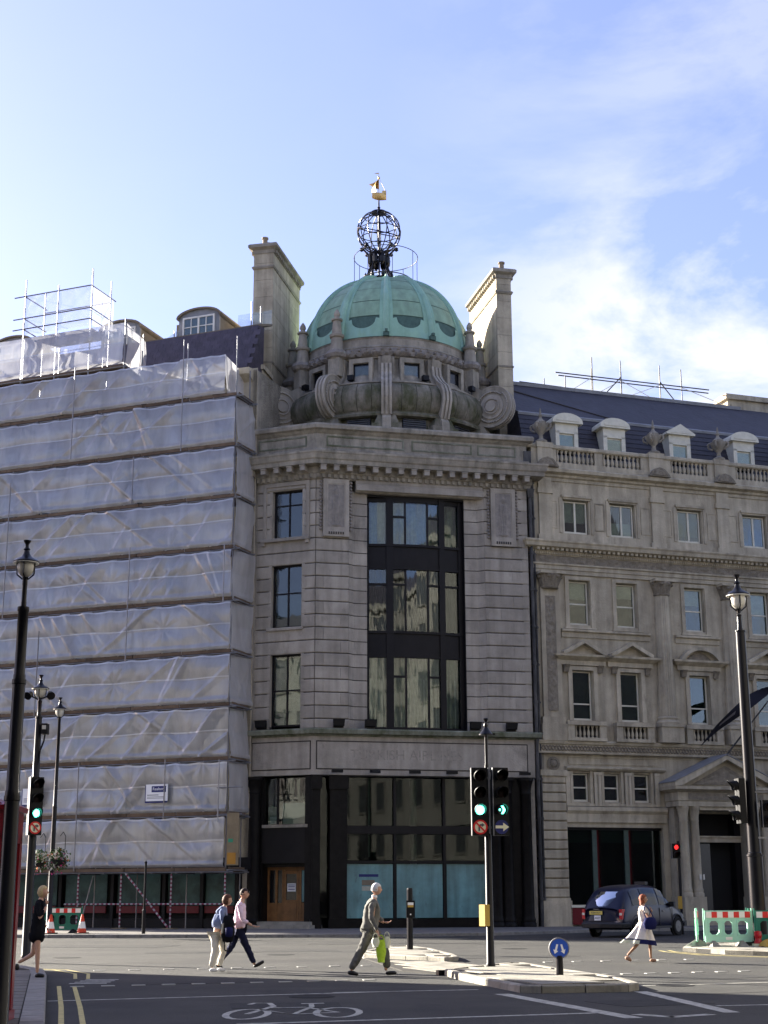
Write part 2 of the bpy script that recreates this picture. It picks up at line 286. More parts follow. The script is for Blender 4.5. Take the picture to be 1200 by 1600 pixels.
# ------------------------------------------------------------------ mesh helpers
class MB:
    def __init__(s): s.v = []; s.f = []
    def add(s, vs, fs):
        n = len(s.v); s.v += [tuple(p) for p in vs]; s.f += [tuple(i + n for i in f) for f in fs]; return s
    def box(s, x0, x1, y0, y1, z0, z1):
        return s.add([(x0,y0,z0),(x1,y0,z0),(x1,y1,z0),(x0,y1,z0),(x0,y0,z1),(x1,y0,z1),(x1,y1,z1),(x0,y1,z1)],
                     [(0,3,2,1),(4,5,6,7),(0,1,5,4),(1,2,6,5),(2,3,7,6),(3,0,4,7)])
    def tube(s, p0, p1, r0, r1=None, n=8, cap=True):
        r1 = r0 if r1 is None else r1
        p0 = Vector(p0); p1 = Vector(p1); d = (p1 - p0)
        if d.length < 1e-6: return s
        d.normalize(); a = Vector((0,0,1)) if abs(d.z) < 0.9 else Vector((1,0,0))
        x = d.cross(a).normalized(); y = d.cross(x)
        vs = []
        for p, r in ((p0, r0), (p1, r1)):
            for i in range(n):
                t = 2*pi*i/n; vs.append(p + x*(r*cos(t)) + y*(r*sin(t)))
        fs = [(i, (i+1) % n, n+(i+1) % n, n+i) for i in range(n)]
        if cap: fs += [tuple(reversed(range(n))), tuple(range(n, 2*n))]
        return s.add(vs, fs)
    def path(s, pts, r, n=6):
        for a, b in zip(pts[:-1], pts[1:]): s.tube(a, b, r, r, n)
        return s
    def lathe(s, prof, n=24, c=(0,0,0), a0=0.0, a1=2*pi, disp=None):
        full = abs(a1 - a0 - 2*pi) < 1e-6; m = n if full else n + 1
        vs = []
        for (r, z) in prof:
            for i in range(m):
                t = a0 + (a1 - a0)*i/n; rr = r + (disp(t, z) if disp else 0)
                vs.append((c[0] + rr*cos(t), c[1] + rr*sin(t), c[2] + z))
        fs = []
        for k in range(len(prof)-1):
            for i in range(n):
                j = (i+1) % m if full else i+1
                fs.append((k*m+i, k*m+j, (k+1)*m+j, (k+1)*m+i))
        if full:
            if prof[0][0] > 1e-4: fs.append(tuple(reversed(range(m))))
            if prof[-1][0] > 1e-4: fs.append(tuple((len(prof)-1)*m + i for i in range(m)))
        return s.add(vs, fs)
    def prism(s, poly, z0, z1):
        n = len(poly); vs = [(x, y, z0) for x, y in poly] + [(x, y, z1) for x, y in poly]
        return s.add(vs, [tuple(reversed(range(n))), tuple(range(n, 2*n))] + [(i, (i+1) % n, n+(i+1) % n, n+i) for i in range(n)])
    def prism_y(s, poly, y0, y1):     # poly in (x,z), extruded along y
        n = len(poly); vs = [(x, y0, z) for x, z in poly] + [(x, y1, z) for x, z in poly]
        return s.add(vs, [tuple(range(n)), tuple(reversed(range(n, 2*n)))] + [(i, n+i, n+(i+1) % n, (i+1) % n) for i in range(n)])
    def prism_x(s, poly, x0, x1):     # poly in (y,z)
        n = len(poly); vs = [(x0, y, z) for y, z in poly] + [(x1, y, z) for y, z in poly]
        return s.add(vs, [tuple(reversed(range(n))), tuple(range(n, 2*n))] + [(i, (i+1) % n, n+(i+1) % n, n+i) for i in range(n)])
    def grid(s, nx, ny, fn):
        vs = [fn(i/nx, j/ny) for j in range(ny+1) for i in range(nx+1)]
        fs = [(j*(nx+1)+i, j*(nx+1)+i+1, (j+1)*(nx+1)+i+1, (j+1)*(nx+1)+i) for j in range(ny) for i in range(nx)]
        return s.add(vs, fs)
    def sweep(s, prof, path):         # prof [(v out, z)], path [(x,y)] going +X with outward = -Y side; mitred
        P = [Vector((p[0], p[1])) for p in path]; n = len(P); rows = []
        for i in range(n):
            ds = []
            if i > 0: ds.append((P[i]-P[i-1]).normalized())
            if i < n-1: ds.append((P[i+1]-P[i]).normalized())
            ns = [Vector((d.y, -d.x)) for d in ds]
            if len(ns) == 1: o = ns[0]
            else:
                o = (ns[0]+ns[1]); o = o / max(0.2, o.dot(ns[0]))
            rows.append([(P[i].x + o.x*v, P[i].y + o.y*v, z) for v, z in prof])
        m = len(prof); vs = [q for r in rows for q in r]; fs = []
        for i in range(n-1):
            for k in range(m-1):
                fs.append((i*m+k, (i+1)*m+k, (i+1)*m+k+1, i*m+k+1))
        fs.append(tuple(range(m))); fs.append(tuple(reversed([(n-1)*m+k for k in range(m)])))
        return s.add(vs, fs)
    def mesh(s, name):
        me = bpy.data.meshes.new(name); me.from_pydata([tuple(p) for p in s.v], [], s.f); me.validate(); me.update(); return me

def newobj(name, me, m=None, parent=None, loc=(0,0,0), rz=0.0, smooth=False, kind=None, label=None):
    if isinstance(me, MB): me = me.mesh(name)
    if m and not me.materials: me.materials.append(MATS[m])
    o = bpy.data.objects.new(name, me); COL.objects.link(o)
    o.location = loc; o.rotation_euler = (0, 0, rz)
    if parent: o.parent = parent
    if smooth:
        for p in me.polygons: p.use_smooth = True
        if smooth != 'all':
            try: me.set_sharp_from_angle(angle=radians(40))
            except Exception: pass
    if kind: o['kind'] = kind
    if label: o['label'] = label
    return o
def thing(name, loc, rz, label, cat, group=None):
    o = bpy.data.objects.new(name, None); COL.objects.link(o); o.empty_display_size = 0.3
    o.location = loc; o.rotation_euler = (0, 0, rz); o['label'] = label; o['category'] = cat
    if group: o['group'] = group
    return o
def tag(o, label, cat, group=None):
    o['label'] = label; o['category'] = cat
    if group: o['group'] = group
    return o
def kids(o): return [c for c in bpy.data.objects if c.parent == o]
def copy_tree(o, parent=None, index=None):
    c = o.copy(); COL.objects.link(c)
    if parent: c.parent = parent
    for ch in index.get(o.name, []): copy_tree(ch, c, index)
    return c
def dup(o, loc, rz, label=None):
    idx = {}
    for q in bpy.data.objects:
        if q.parent: idx.setdefault(q.parent.name, []).append(q)
    c = copy_tree(o, None, idx); c.location = loc; c.rotation_euler = (0, 0, rz)
    if label: c['label'] = label
    return c
def rot2(x, y, a): return (x*cos(a) - y*sin(a), x*sin(a) + y*cos(a))
class Root:                                   # a building root: local X along the facade, local -Y towards the street
    def __init__(s, e): s.e = e; s.a = e.rotation_euler[2]; s.o = (e.location[0], e.location[1])
    def world(s, u, v, z=0.0):
        x, y = rot2(u, -v, s.a); return (s.o[0]+x, s.o[1]+y, z)
    def local(s, x, y):
        return rot2(x - s.o[0], y - s.o[1], -s.a)
def hsh(a, b=0.0): 
    t = sin(a*127.1 + b*311.7) * 43758.5453; return t - math.floor(t)
def vnoise(x, y):
    xi, yi = math.floor(x), math.floor(y); fx, fy = x-xi, y-yi
    fx = fx*fx*(3-2*fx); fy = fy*fy*(3-2*fy)
    return (hsh(xi,yi)*(1-fx)+hsh(xi+1,yi)*fx)*(1-fy) + (hsh(xi,yi+1)*(1-fx)+hsh(xi+1,yi+1)*fx)*fy
def fbm(x, y, o=4):
    s = 0; a = 0.5
    for _ in range(o): s += a*vnoise(x, y); x *= 2.03; y *= 2.03; a *= 0.5
    return s
def text_mesh(body, size, depth=0.004, align='CENTER', name='lettering'):
    c = bpy.data.curves.new('t', 'FONT'); c.body = body; c.size = size; c.extrude = depth; c.align_x = align; c.align_y = 'CENTER'; c.resolution_u = 3
    o = bpy.data.objects.new('t', c); COL.objects.link(o)
    dg = bpy.context.evaluated_depsgraph_get(); me = bpy.data.meshes.new_from_object(o.evaluated_get(dg)); me.name = name
    me.materials.clear()
    bpy.data.objects.remove(o); bpy.data.curves.remove(c)
    me.transform(Matrix.Rotation(pi/2, 4, 'X')); me.update()
    return me
BLK = {}
def block_mesh(w, h, d, ch=0.032, cv=0.003):     # stone with chamfered face; origin lower left of its face, face looks to -Y
    k = (round(w, 3), round(h, 3), round(d, 3), ch, cv)
    if k not in BLK:
        w_, h_ = w, h
        vs = [(0,ch,0),(w_,ch,0),(w_,ch,h_),(0,ch,h_), (cv,0,ch),(w_-cv,0,ch),(w_-cv,0,h_-ch),(cv,0,h_-ch), (0,d,0),(w_,d,0),(w_,d,h_),(0,d,h_)]
        fs = [(4,5,6,7),(0,1,5,4),(1,2,6,5),(2,3,7,6),(3,0,4,7),(1,0,8,9),(2,1,9,10),(3,2,10,11),(0,3,11,8),(8,11,10,9)]
        BLK[k] = MB().add(vs, fs).mesh('stone_block')
    return BLK[k]
# ------------------------------------------------------------------ ground, road, pavements
def flat(poly, z, name, m, kind='structure', parent=None):
    return newobj(name, MB().add([(x, y, z) for x, y in poly], [tuple(range(len(poly)))]), m, parent, kind=kind)
gm = MB()
gm.grid(60, 60, lambda s, t: (-300 + 600*s, -120 + 720*t, 0.0))
newobj('road', gm, 'asphalt', kind='structure')

def kerbs(path, parent, z0, z1, wid=0.16, ln=0.92, m='granite_kerb', z_off=0.0):
    i = 0
    for a, b in zip(path[:-1], path[1:]):
        a = Vector(a); b = Vector(b); d = b - a; n = max(1, round(d.length / ln)); l = d.length / n; ang = atan2(d.y, d.x)
        key = ('kerb', round(l, 3), round(z1 - z0, 3))
        if key not in BLK:
            q = 0.012; h = z1 - z0
            BLK[key] = MB().add([(q,0,0),(l-q,0,0),(l-q,0,h-.02),(q,0,h-.02),(q,.02,h),(l-q,.02,h),(q,wid,h),(l-q,wid,h),(q,wid,0),(l-q,wid,0)],
                                [(0,1,2,3),(3,2,5,4),(4,5,7,6),(6,7,9,8),(0,3,4,6,8),(1,9,7,5,2)]).mesh('kerb_stone')
        for k in range(n):
            p = a + d * (k / n)
            newobj('kerb_stone', BLK[key], m, parent, (p.x, p.y, z0), ang)
# far pavement along the facades; kerb line runs left to right, pavement beyond it
FK = [(-40, 69.8), (-22, 63.2), (-13.2, 59.9), (-5, 59.3), (0, 59.6), (4.6, 61.4), (7.2, 64.0), (9.4, 66.6), (13, 68.0), (26, 72.3), (45, 78.7)]
fp = newobj('pavement', MB().prism([(x, y + .14) for x, y in FK] + [(45, 110), (-40, 110)], 0.0, 0.126), 'paving', kind='structure')
kerbs(FK, fp, 0.0, 0.134)
# near pavement at the left, with the telephone box
NK = [(-0.6, 2), (-3.95, 18), (-6.6, 30), (-7.15, 32.2), (-8.0, 33.9), (-9.4, 34.9), (-12, 35.6), (-30, 38.5)]
npv = newobj('near_pavement', MB().prism([(x - .12, y) for x, y in NK] + [(-30, 2)], 0.0, 0.114), 'dark_joint', kind='structure')
kerbs(NK, npv, 0.0, 0.124, wid=0.30)
def poly_x(path, y):
    for (x0, y0), (x1, y1) in zip(path[:-1], path[1:]):
        if y0 <= y <= y1: return x0 + (x1 - x0) * (y - y0) / (y1 - y0)
    return path[-1][0]
SLB = {}
def slab(w, d, h=0.03):
    k = (round(w, 2), round(d, 2))
    if k not in SLB:
        q = 0.008; SLB[k] = MB().box(q, w - q, q, d - q, 0, h).mesh('paving_slab')
    return SLB[k]
yy = 16.0; r = 0
while yy < 31.2:
    xr = poly_x(NK, yy) - 0.34; ang = atan2(13.25, -2.95) - pi/2
    for c in range(5):
        o = newobj('paving_slab', slab(0.60, 0.75), 'paving', npv, (0, 0, 0), 0)
        px = xr - 0.62 * (c + 1) - (0.3 if False else 0); o.location = (px, yy + 0.62*(c+1)*0.2, 0.094 + 0.003*hsh(r, c)); o.rotation_euler = (0, 0, ang * 1.0)
    yy += 0.77; r += 1

def line(p0, p1, wd, m='road_paint', name='road_line', z=0.005):
    a = Vector(p0); b = Vector(p1); d = (b - a).normalized(); n = Vector((-d.y, d.x)) * wd / 2
    return flat([(a.x-n.x, a.y-n.y), (b.x-n.x, b.y-n.y), (b.x+n.x, b.y+n.y), (a.x+n.x, a.y+n.y)], z, name, m)
def polystrip(path, wd, m, name, z=0.005):
    mb = MB(); P = [Vector(p) for p in path]; vs = []
    for i, p in enumerate(P):
        d = (P[min(i+1, len(P)-1)] - P[max(i-1, 0)]).normalized(); n = Vector((-d.y, d.x)) * wd / 2
        vs += [(p.x - n.x, p.y - n.y, z), (p.x + n.x, p.y + n.y, z)]
    mb.add(vs, [(2*i, 2*i+2, 2*i+3, 2*i+1) for i in range(len(P)-1)])
    return mb
for off in (0.38, 0.66):
    pth = [(-4.05+off, 17.6), (-5.2+off, 23), (-6.35+off, 28.2)]
    newobj('yellow_line', polystrip(pth, 0.075, 'yellow_paint', ''), 'yellow_paint', kind='structure')
    pth = [(-6.5+off*.9, 30.6), (-6.95+off, 32.6), (-7.7+off*.9, 34.1+off*.3), (-9.1+off*.5, 35.0+off*.6), (-11.8, 35.7+off)]
    newobj('yellow_line', polystrip(pth, 0.075, 'yellow_paint', ''), 'yellow_paint', kind='structure')
line((-5.3, 24.25), (0.19, 26.35), 0.13, name='stop_line')
line((-0.9, 26.1), (1.6, 26.75), 0.12, name='stop_line')
line((-1.9, 19.85), (2.9, 21.5), 0.15, name='stop_line')
line((1.92, 25.6), (3.3, 20.6), 0.26, name='lane_line')
line((3.42, 21.25), (3.85, 20.75), 0.20, name='lane_line'); line((3.8, 20.75), (4.45, 21.2), 0.2, name='lane_line')
line((4.3, 26.1), (4.8, 21.5), 0.24, name='lane_line')
line((4.27, 27.55), (7.3, 28.7), 0.10, name='lane_line')
line((4.86, 22.76), (6.3, 23.1), 0.11, name='lane_line')
for k in range(4):
    line((-5.95 + 0.02*k, 29.0 + 0.42*k), (-5.25 + 0.0*k, 29.05 + 0.42*k), 0.22, name='lane_line')
# crossing studs, two rows
stud = MB().prism([(-.12, -.06), (.12, -.06), (.12, .06), (-.12, .06)], 0.0, 0.012).mesh('crossing_stud')
so_ = None
for (a, b, n) in (((-6.3, 33.87), (7.6, 38.5), 20), ((-5.6, 28.02), (7.6, 32.65), 26)):
    for k in range(n):
        x = a[0] + (b[0]-a[0])*k/(n-1); y = a[1] + (b[1]-a[1])*k/(n-1)
        if 0.0 < x < 3.2 and 30 < y < 38: continue
        o = newobj('crossing_stud', stud, 'metal_stud', None, (x, y, 0.001), 0.33)
        tag(o, 'small square metal stud set in the road at the crossing', 'road stud', 'crossing studs in the road')
# bicycle symbol
def gp(pts): return [(-2.23 + 1.9*s, 20.6 + 3.3*t) for s, t in pts]
def circ(cx, cy, rx, ry, n=20): return [(cx + rx*cos(2*pi*i/n), cy + ry*sin(2*pi*i/n)) for i in range(n+1)]
bm_ = MB()
for path, wd in ((gp(circ(.16, .28, .15, .27)), .10), (gp(circ(.82, .36, .16, .27)), .10),
                 (gp([(.16, .28), (.30, .72), (.24, .92), (.12, .93), (.09, .84)]), .09), (gp([(.27, .62), (.56, .66)]), .09),
                 (gp([(.25, .5), (.50, .26), (.60, .68)]), .09), (gp([(.50, .26), (.82, .36), (.58, .62)]), .09), (gp([(.50, .88), (.68, .90)]), .13), (gp([(.60, .68), (.58, .86)]), .08)):
    q = polystrip(path, wd, '', ''); bm_.add(q.v, q.f)
newobj('cycle_symbol', bm_, 'road_paint', kind='structure')
# traffic island: two raised parts with a dropped crossing between
isl = newobj('traffic_island', MB().prism([(-0.55, 39.6), (0.35, 33.2), (1.12, 31.75), (2.3, 32.3), (1.7, 38.9), (0.9, 45.6)], 0, 0.022), 'dark_joint', kind='structure')
def island(name, pts, zt=0.128):
    cx = sum(p[0] for p in pts)/len(pts); cy = sum(p[1] for p in pts)/len(pts)
    inn = [(cx + (x-cx)*.94, cy + (y-cy)*.96) for x, y in pts]
    o = newobj(name, MB().prism(inn, 0, zt - .02), 'dark_joint', isl, kind=None)
    kerbs(pts + [pts[0]], isl, 0.0, zt, wid=0.14, ln=0.9, m='concrete_paving')
    return o
def inside(pt, poly):
    c = False; n = len(poly); j = n-1
    for i in range(n):
        xi, yi = poly[i]; xj, yj = poly[j]
        if (yi > pt[1]) != (yj > pt[1]) and pt[0] < (xj-xi)*(pt[1]-yi)/(yj-yi)+xi: c = not c
        j = i
    return c
def slabs_in(poly, z, w=0.6, d=0.6, m='concrete_paving', parent=None, inset=0.10, ang=0.35):
    cx = sum(p[0] for p in poly)/len(poly); cy = sum(p[1] for p in poly)/len(poly)
    for i in range(-24, 25):
        for j in range(-24, 25):
            lx, ly = i*w, j*d; cs = [rot2(lx+a, ly+b, ang) for a, b in ((0,0),(w,0),(w,d),(0,d))]
            if all(inside((cx+x, cy+y), poly) for x, y in cs):
                o = newobj('paving_slab', slab(w, d), m, parent, (cx+cs[0][0], cy+cs[0][1], z + 0.002*hsh(i, j)), ang)
IB = [(1.2, 31.4), (1.45, 29.6), (2.0, 27.0), (2.25, 25.9), (2.6, 25.75), (4.1, 26.05), (4.35, 26.5), (4.3, 28.4), (3.6, 31.6), (3.1, 34.4), (2.75, 34.5), (1.35, 31.9)]
IA = [(-0.75, 41.0), (-0.55, 39.8), (1.55, 37.3), (1.8, 37.9), (1.75, 39.4), (1.3, 43.6), (0.7, 46.2), (0.1, 45.9)]
island('island_top', IB); island('island_top', IA)
slabs_in(IB, 0.097, parent=isl); slabs_in(IA, 0.097, parent=isl)
slabs_in([(-0.3, 38.9), (0.5, 33.4), (1.1, 32.1), (2.8, 34.6), (1.7, 37.0), (1.55, 37.2)], 0.0, 0.4, 0.4, parent=isl)
# corner island on the right with the barriers
RK = [(8.5, 43.9), (9.2, 41.6), (10.4, 40.2), (14, 39.6), (22, 41.5), (30, 44), (30, 54), (16, 50.5), (11.5, 49.2), (9.3, 46.8), (8.5, 43.9)]
ri = newobj('corner_island', MB().prism(RK[:-1], 0, 0.112), 'dark_joint', kind='structure')
kerbs(RK, ri, 0.0, 0.128, wid=0.2, m='concrete_paving')
slabs_in(RK[:-1], 0.085, 0.75, 0.6, parent=ri, ang=0.3)
for off in (0.28, 0.55):
    q = [(8.5-off, 44.6), (8.5-off, 43.6), (9.0-off, 41.6-off*.6), (10.2, 40.0-off*1.2), (14, 39.4-off*1.1), (22, 41.3-off)]
    newobj('yellow_line', polystrip(q, 0.09, '', ''), 'yellow_paint', kind='structure')

# repairs, covers and tracks on the road
rd_ = random.Random(5)
for (x, y, w_, d_, a) in ((-4.2, 45, 5.5, 1.2, .2), (3.4, 40.5, 3.2, 1.0, .35), (-1.5, 23.2, 1.6, 1.1, .1), (6.2, 30.5, 2.6, 1.4, .5), (-9, 50, 4, 2.2, -.2), (1.0, 52, 7, 1.0, .1), (4.0, 23.5, 1.5, 1.2, .4), (-3.6, 29.3, 2.4, .8, .2)):
    P = [rot2(p * w_/2 * (1+.05*rd_.random()), q * d_/2 * (1+.08*rd_.random()), a) for p, q in ((-1,-1),(1,-1),(1,1),(-1,1))]
    newobj('asphalt_patch', MB().prism([(x+u_, y+v_) for u_, v_ in P], 0, .004), 'asphalt_patch', kind='structure')
for (x, y, r_) in ((-2.9, 42.5, .33), (3.9, 46.5, .35), (-1.2, 25.1, .32), (5.2, 27.8, .3), (-8.5, 41.0, .32)):
    o = newobj('manhole_cover', MB().lathe([(r_+.06, 0), (r_+.05, .007), (r_+.01, .007), (r_, .002), (r_-.02, .006), (0, .006)], 20), 'black_rubber', None, (x, y, 0.001)); o['kind'] = 'structure'
seams = MB()
for pth in ([(-7, 37.5), (-2, 39.2), (2.5, 40.8), (9, 42.5)], [(-6, 26.2), (-2, 27.8), (1.2, 28.4)], [(-20, 55.5), (-8, 54.5), (2, 55.8), (9, 60)], [(4.4, 25), (7, 26.2), (12, 28.8)]):
    q = polystrip(pth, .05, '', '', .003); seams.add(q.v, q.f)
o = newobj('road_seams', seams, 'black_rubber', kind='structure')

# ------------------------------------------------------------------ the domed corner building
AM, AL, ARR = radians(12.9), radians(-21.1), radians(18.5)
DL = AL - AM
mroot = thing('domed_building', (-3.30, 69.0, 0), AM, 'tall grey stone corner building with a green copper dome and black shopfront', 'building')
MR = Root(mroot)
def Lp(u, v=0.0): return rot2(u, -v, DL)
UL, UR = -3.43, 10.75
lend = Lp(UL)
def off_end(p, L_, ang): return (p[0] + L_*cos(ang), p[1] + L_*sin(ang))
lback = (lend[0] - 0.0 + 3.0*sin(-DL)*0 + 3.0*cos(pi/2 + DL), lend[1] + 3.0*sin(pi/2 + DL))
PATH = [lback, lend, (0, 0), (UR, 0), (UR, 4.0)]
def msweep(name, prof, m, path=PATH, **k): return newobj(name, MB().sweep(prof, path), m, mroot, **k)
# core behind windows, and roof slab
core = [Lp(UL + .3, -1.25), (0.45, 1.2), (UR - .3, 1.25), (UR - .3, 12), (Lp(UL + .3, -12)[0] + 2, 14)]
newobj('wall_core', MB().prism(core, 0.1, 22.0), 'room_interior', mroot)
newobj('roof_slab', MB().prism([Lp(UL + .1, -.1), (0.03, .1), (UR - .1, .1), (UR - .1, 13), (Lp(UL + .3, -13)[0] + 2, 15)], 22.3, 24.0), 'mossy_grey', mroot)
# return walls
for (p0, p1) in ((lend, (lend[0] + 6*cos(pi/2 + DL), lend[1] + 6*sin(pi/2 + DL))),):
    mb = MB(); mb.sweep([(0, 0.1), (0, 22.3), (-.3, 22.3), (-.3, 0.1)], [p1, p0]); newobj('side_wall', mb, 'grimy_stone', mroot)
newobj('side_wall', MB().box(UR - .32, UR - .02, 0.02, 12, 0.1, 22.3), 'grimy_stone', mroot)

COURSE = 0.621; Z0 = 8.97
def zj(k): return Z0 + COURSE*k
def course_block(face, u0, u1, z0, z1, v=0.0, d=0.34, m='portland_stone'):
    g = 0.019; me = block_mesh(u1-u0-2*0.002, z1-z0-2*g, d)
    if face == 'M': newobj('stone_block', me, m, mroot, (u0+.002, -v, z0+g), 0)
    else:
        p = Lp(u0+.002, v); newobj('stone_block', me, m, mroot, (p[0], p[1], z0+g), DL)
# mortar backing for both faces
def backing(face, u0, u1, z0, z1, v=-0.06, d=0.26):
    mb = MB().box(u0, u1, -v, -v + d, z0, z1)
    newobj('joint_backing', mb, 'joint_shade', mroot, (0, 0, 0), 0 if face == 'M' else DL)
backing('M', 0.0, 1.62, 9.1, 21.3); backing('M', 8.52, UR, 9.1, 21.3)
backing('L', UL, -2.33, 9.1, 21.3); backing('L', -0.72, 0.0, 9.1, 21.3)
WL = [(9.29, 6), (8, 13), (15, 19)]
for k in range(0, 20):
    a = max(zj(k), 9.12); b = zj(k+1)
    if k == 19: b = 21.28
    win = k < 6 or 8 <= k < 13 or 15 <= k < 19
    ua = UL + 0.02
    if win:
        course_block('L', ua, -3.06, a, b); course_block('L', -3.06, -2.33, a, b); course_block('L', -0.72, -0.02, a, b)
    else:
        backing('L', -2.34, -0.71, a, b)
        s = -1.35 if k % 2 else -1.75
        course_block('L', ua, -3.06, a, b); course_block('L', -3.06, s, a, b); course_block('L', s, -0.02, a, b)
    s = 0.42 if k % 2 else 1.25
    course_block('M', 0.02, s, a, b); course_block('M', s, 1.64, a, b)
    s = 9.25 if k % 2 else 9.9
    course_block('M', 8.48, s, a, b); course_block('M', s, UR - .02, a, b)
    # splayed recess stones beside the great window
    if k < 19:
        g = 0.02
        for side in (0, 1):
            key = ('splay', side, round(b-a, 3))
            if key not in BLK:
                pl = [(0, 0.0), (0.30, .26), (0.95, .28), (0.95, .75), (-0.0, .75)]
                if side: pl = [(-x, y) for x, y in reversed(pl)]
                BLK[key] = MB().prism(pl, g, b - a - g).mesh('stone_block')
            newobj('stone_block', BLK[key], 'portland_stone', mroot, (1.645 if side == 0 else 8.475, 0, a), 0)
for u in (1.7, 7.6):
    newobj('joint_backing', MB().box(u, u + .82, 0.36, 0.72, 9.1, 20.7), 'joint_shade', mroot)
# lintel over the great window
newobj('lintel', MB().prism_x([(-.16, 20.80), (-.22, 20.72), (-.22, 21.0), (-.10, 21.05), (-.10, 21.27), (.75, 21.27), (.75, 20.66), (0, 20.66)], 1.96, 8.42), 'portland_stone', mroot)
# cornice
msweep('cornice', [(-.1, 21.22), (.10, 21.22), (.13, 21.30), (.16, 21.44), (.22, 21.50), (.24, 21.80), (.72, 21.83), (.74, 22.02), (.80, 22.08), (.86, 22.30), (.90, 22.36), (.90, 22.44), (.10, 22.56), (-.3, 22.56)], 'grimy_stone')
mod = MB().box(-.13, .13, -.46, 0, 0, .22).box(-.15, .15, -.50, 0, .22, .27).mesh('modillion')
for i in range(5):
    p = Lp(-3.25 + i*0.70, .22); newobj('modillion', mod, 'portland_stone', mroot, (p[0], p[1], 21.53), DL)
for i in range(17):
    newobj('modillion', mod, 'portland_stone', mroot, (0.25 + i*0.645, -.22, 21.53), 0)
db = MB()
for i in range(12):
    x, y = Lp(-3.35 + i*0.285, .135); db.box(x-.07, x+.07, y-.09, y+.05, 21.26, 21.46)
for i in range(38):
    x = 0.05 + i*0.285; db.box(x-.07, x+.07, -.24, -.10, 21.27, 21.45)
newobj('dentils', db, 'grimy_stone', mroot, kind='stuff')
# parapet
msweep('parapet', [(-.3, 22.5), (.14, 22.5), (.12, 22.74), (.03, 22.80), (.03, 23.55), (.12, 23.62), (.20, 23.70), (.34, 23.76), (.36, 23.92), (.30, 24.03), (-.3, 24.05)], 'grimy_stone')
def pframe(u0, u1, z0, z1, v, face, t=0.07, p=0.03, m='portland_stone', name='panel_frame'):
    mb = MB(); y = -v
    mb.box(u0, u1, y-p, y+.05, z0, z0+t).box(u0, u1, y-p, y+.05, z1-t, z1).box(u0, u0+t, y-p, y+.05, z0+t, z1-t).box(u1-t, u1, y-p, y+.05, z0+t, z1-t)
    return newobj(name, mb, m, mroot, (0,0,0), 0 if face == 'M' else DL)
for (a, b) in ((0.5, 4.4), (4.8, 7.9), (8.2, 10.2)): pframe(a, b, 22.92, 23.45, .03, 'M', p=.035, m='mossy_grey')
pframe(-3.1, -0.5, 22.92, 23.45, .03, 'L', p=.035, m='mossy_grey')
# ledge and fascia over the shop
msweep('ledge', [(-.1, 8.78), (.06, 8.78), (.10, 8.84), (.30, 8.88), (.34, 9.06), (.30, 9.12), (-.1, 9.16)], 'mossy_grey')
msweep('fascia', [(-.3, 7.0), (.02, 7.0), (.02, 8.80), (-.3, 8.80)], 'portland_stone')
for (a, b, f) in ((0.10, 10.42, 'M'), (-3.20, -0.14, 'L')):
    pframe(a, b, 7.24, 8.57, .02, f, t=0.05, p=.012, m='joint_shade')
    newobj('sign_panel', MB().box(a+.06, b-.06, -.045, 0.0, 7.30, 8.51), 'portland_stone', mroot, (0,0,0), 0 if f == 'M' else DL)
tm = text_mesh('TURKISH AIRLINES', 0.66, 0.0015)
newobj('lettering', tm, 'lettering_stain', mroot, (4.45, -.048, 7.92), 0)
# figure relief panels
def figure_h(s, t, flip):
    # s 0..1 across, t 0..1 up : robed standing figure in low relief
    x = (s - .5) * (1 if not flip else -1); h = 0.0
    def ell(cx, cy, rx, ry, a): 
        d = ((x-cx)/rx)**2 + ((t-cy)/ry)**2
        return a*sqrt(1-d) if d < 1 else 0.0
    h = max(h, ell(-.03, .86, .12, .065, .07), ell(-.03, .855, .2, .09, .03))
    wv = .30 - .10*abs(t-.35)/.35 if t < .75 else 0
    if .06 < t < .78 and abs(x) < wv:
        h = max(h, .045*sqrt(max(0, 1-(x/wv)**2)) + .014*sin(x*46 + 6*t + 2*sin(t*9)))
    h = max(h, ell(.17, .62, .08, .17, .06), ell(-.2, .52, .07, .2, .055), ell(0, .05, .32, .035, .06))
    return h
for (u0, u1, f, zt, zb) in ((0.34, 1.62, False, 21.22, 18.36), (8.80, 10.08, True, 21.22, 18.28)):
    z0, z1 = zb, zt
    pn = newobj('relief_panel', MB().box(u0, u1, -.14, .0, z0, z1), 'portland_stone', mroot)
    fr = MB().box(u0, u0+.2, -.17, -.139, z0, z1).box(u1-.2, u1, -.17, -.139, z0, z1).box(u0+.2, u1-.2, -.17, -.139, z1-.22, z1).box(u0+.2, u1-.2, -.17, -.139, z0, z0+.42)
    newobj('panel_border', fr, 'portland_stone', pn)
    a0, a1, b0, b1 = u0+.24, u1-.24, z0+.46, z1-.26
    newobj('figure', MB().grid(26, 60, lambda s, t: (a0+(a1-a0)*s, -.142 - figure_h(s, t, f), b0+(b1-b0)*t)), 'carved_stone', pn, smooth='all')
    gt = MB()
    for k in range(7): gt.box(u0+.26+.115*k, u0+.32+.115*k, -.20, -.12, z0+.10, z0+.22)
    newobj('drops', gt, 'joint_shade', pn)
    for s_ in (u0 - .10, u1 + .10):
        fs = MB()
        for k in range(15):
            zc = z1 - .12 - k*.17; fs.lathe([(0.0, -.085), (.065 + .03*hsh(k, s_), -.03), (.07, .03), (0.0, .085)], 8, (s_, -.04, zc))
        newobj('garland', fs, 'carved_stone', pn, smooth='all')
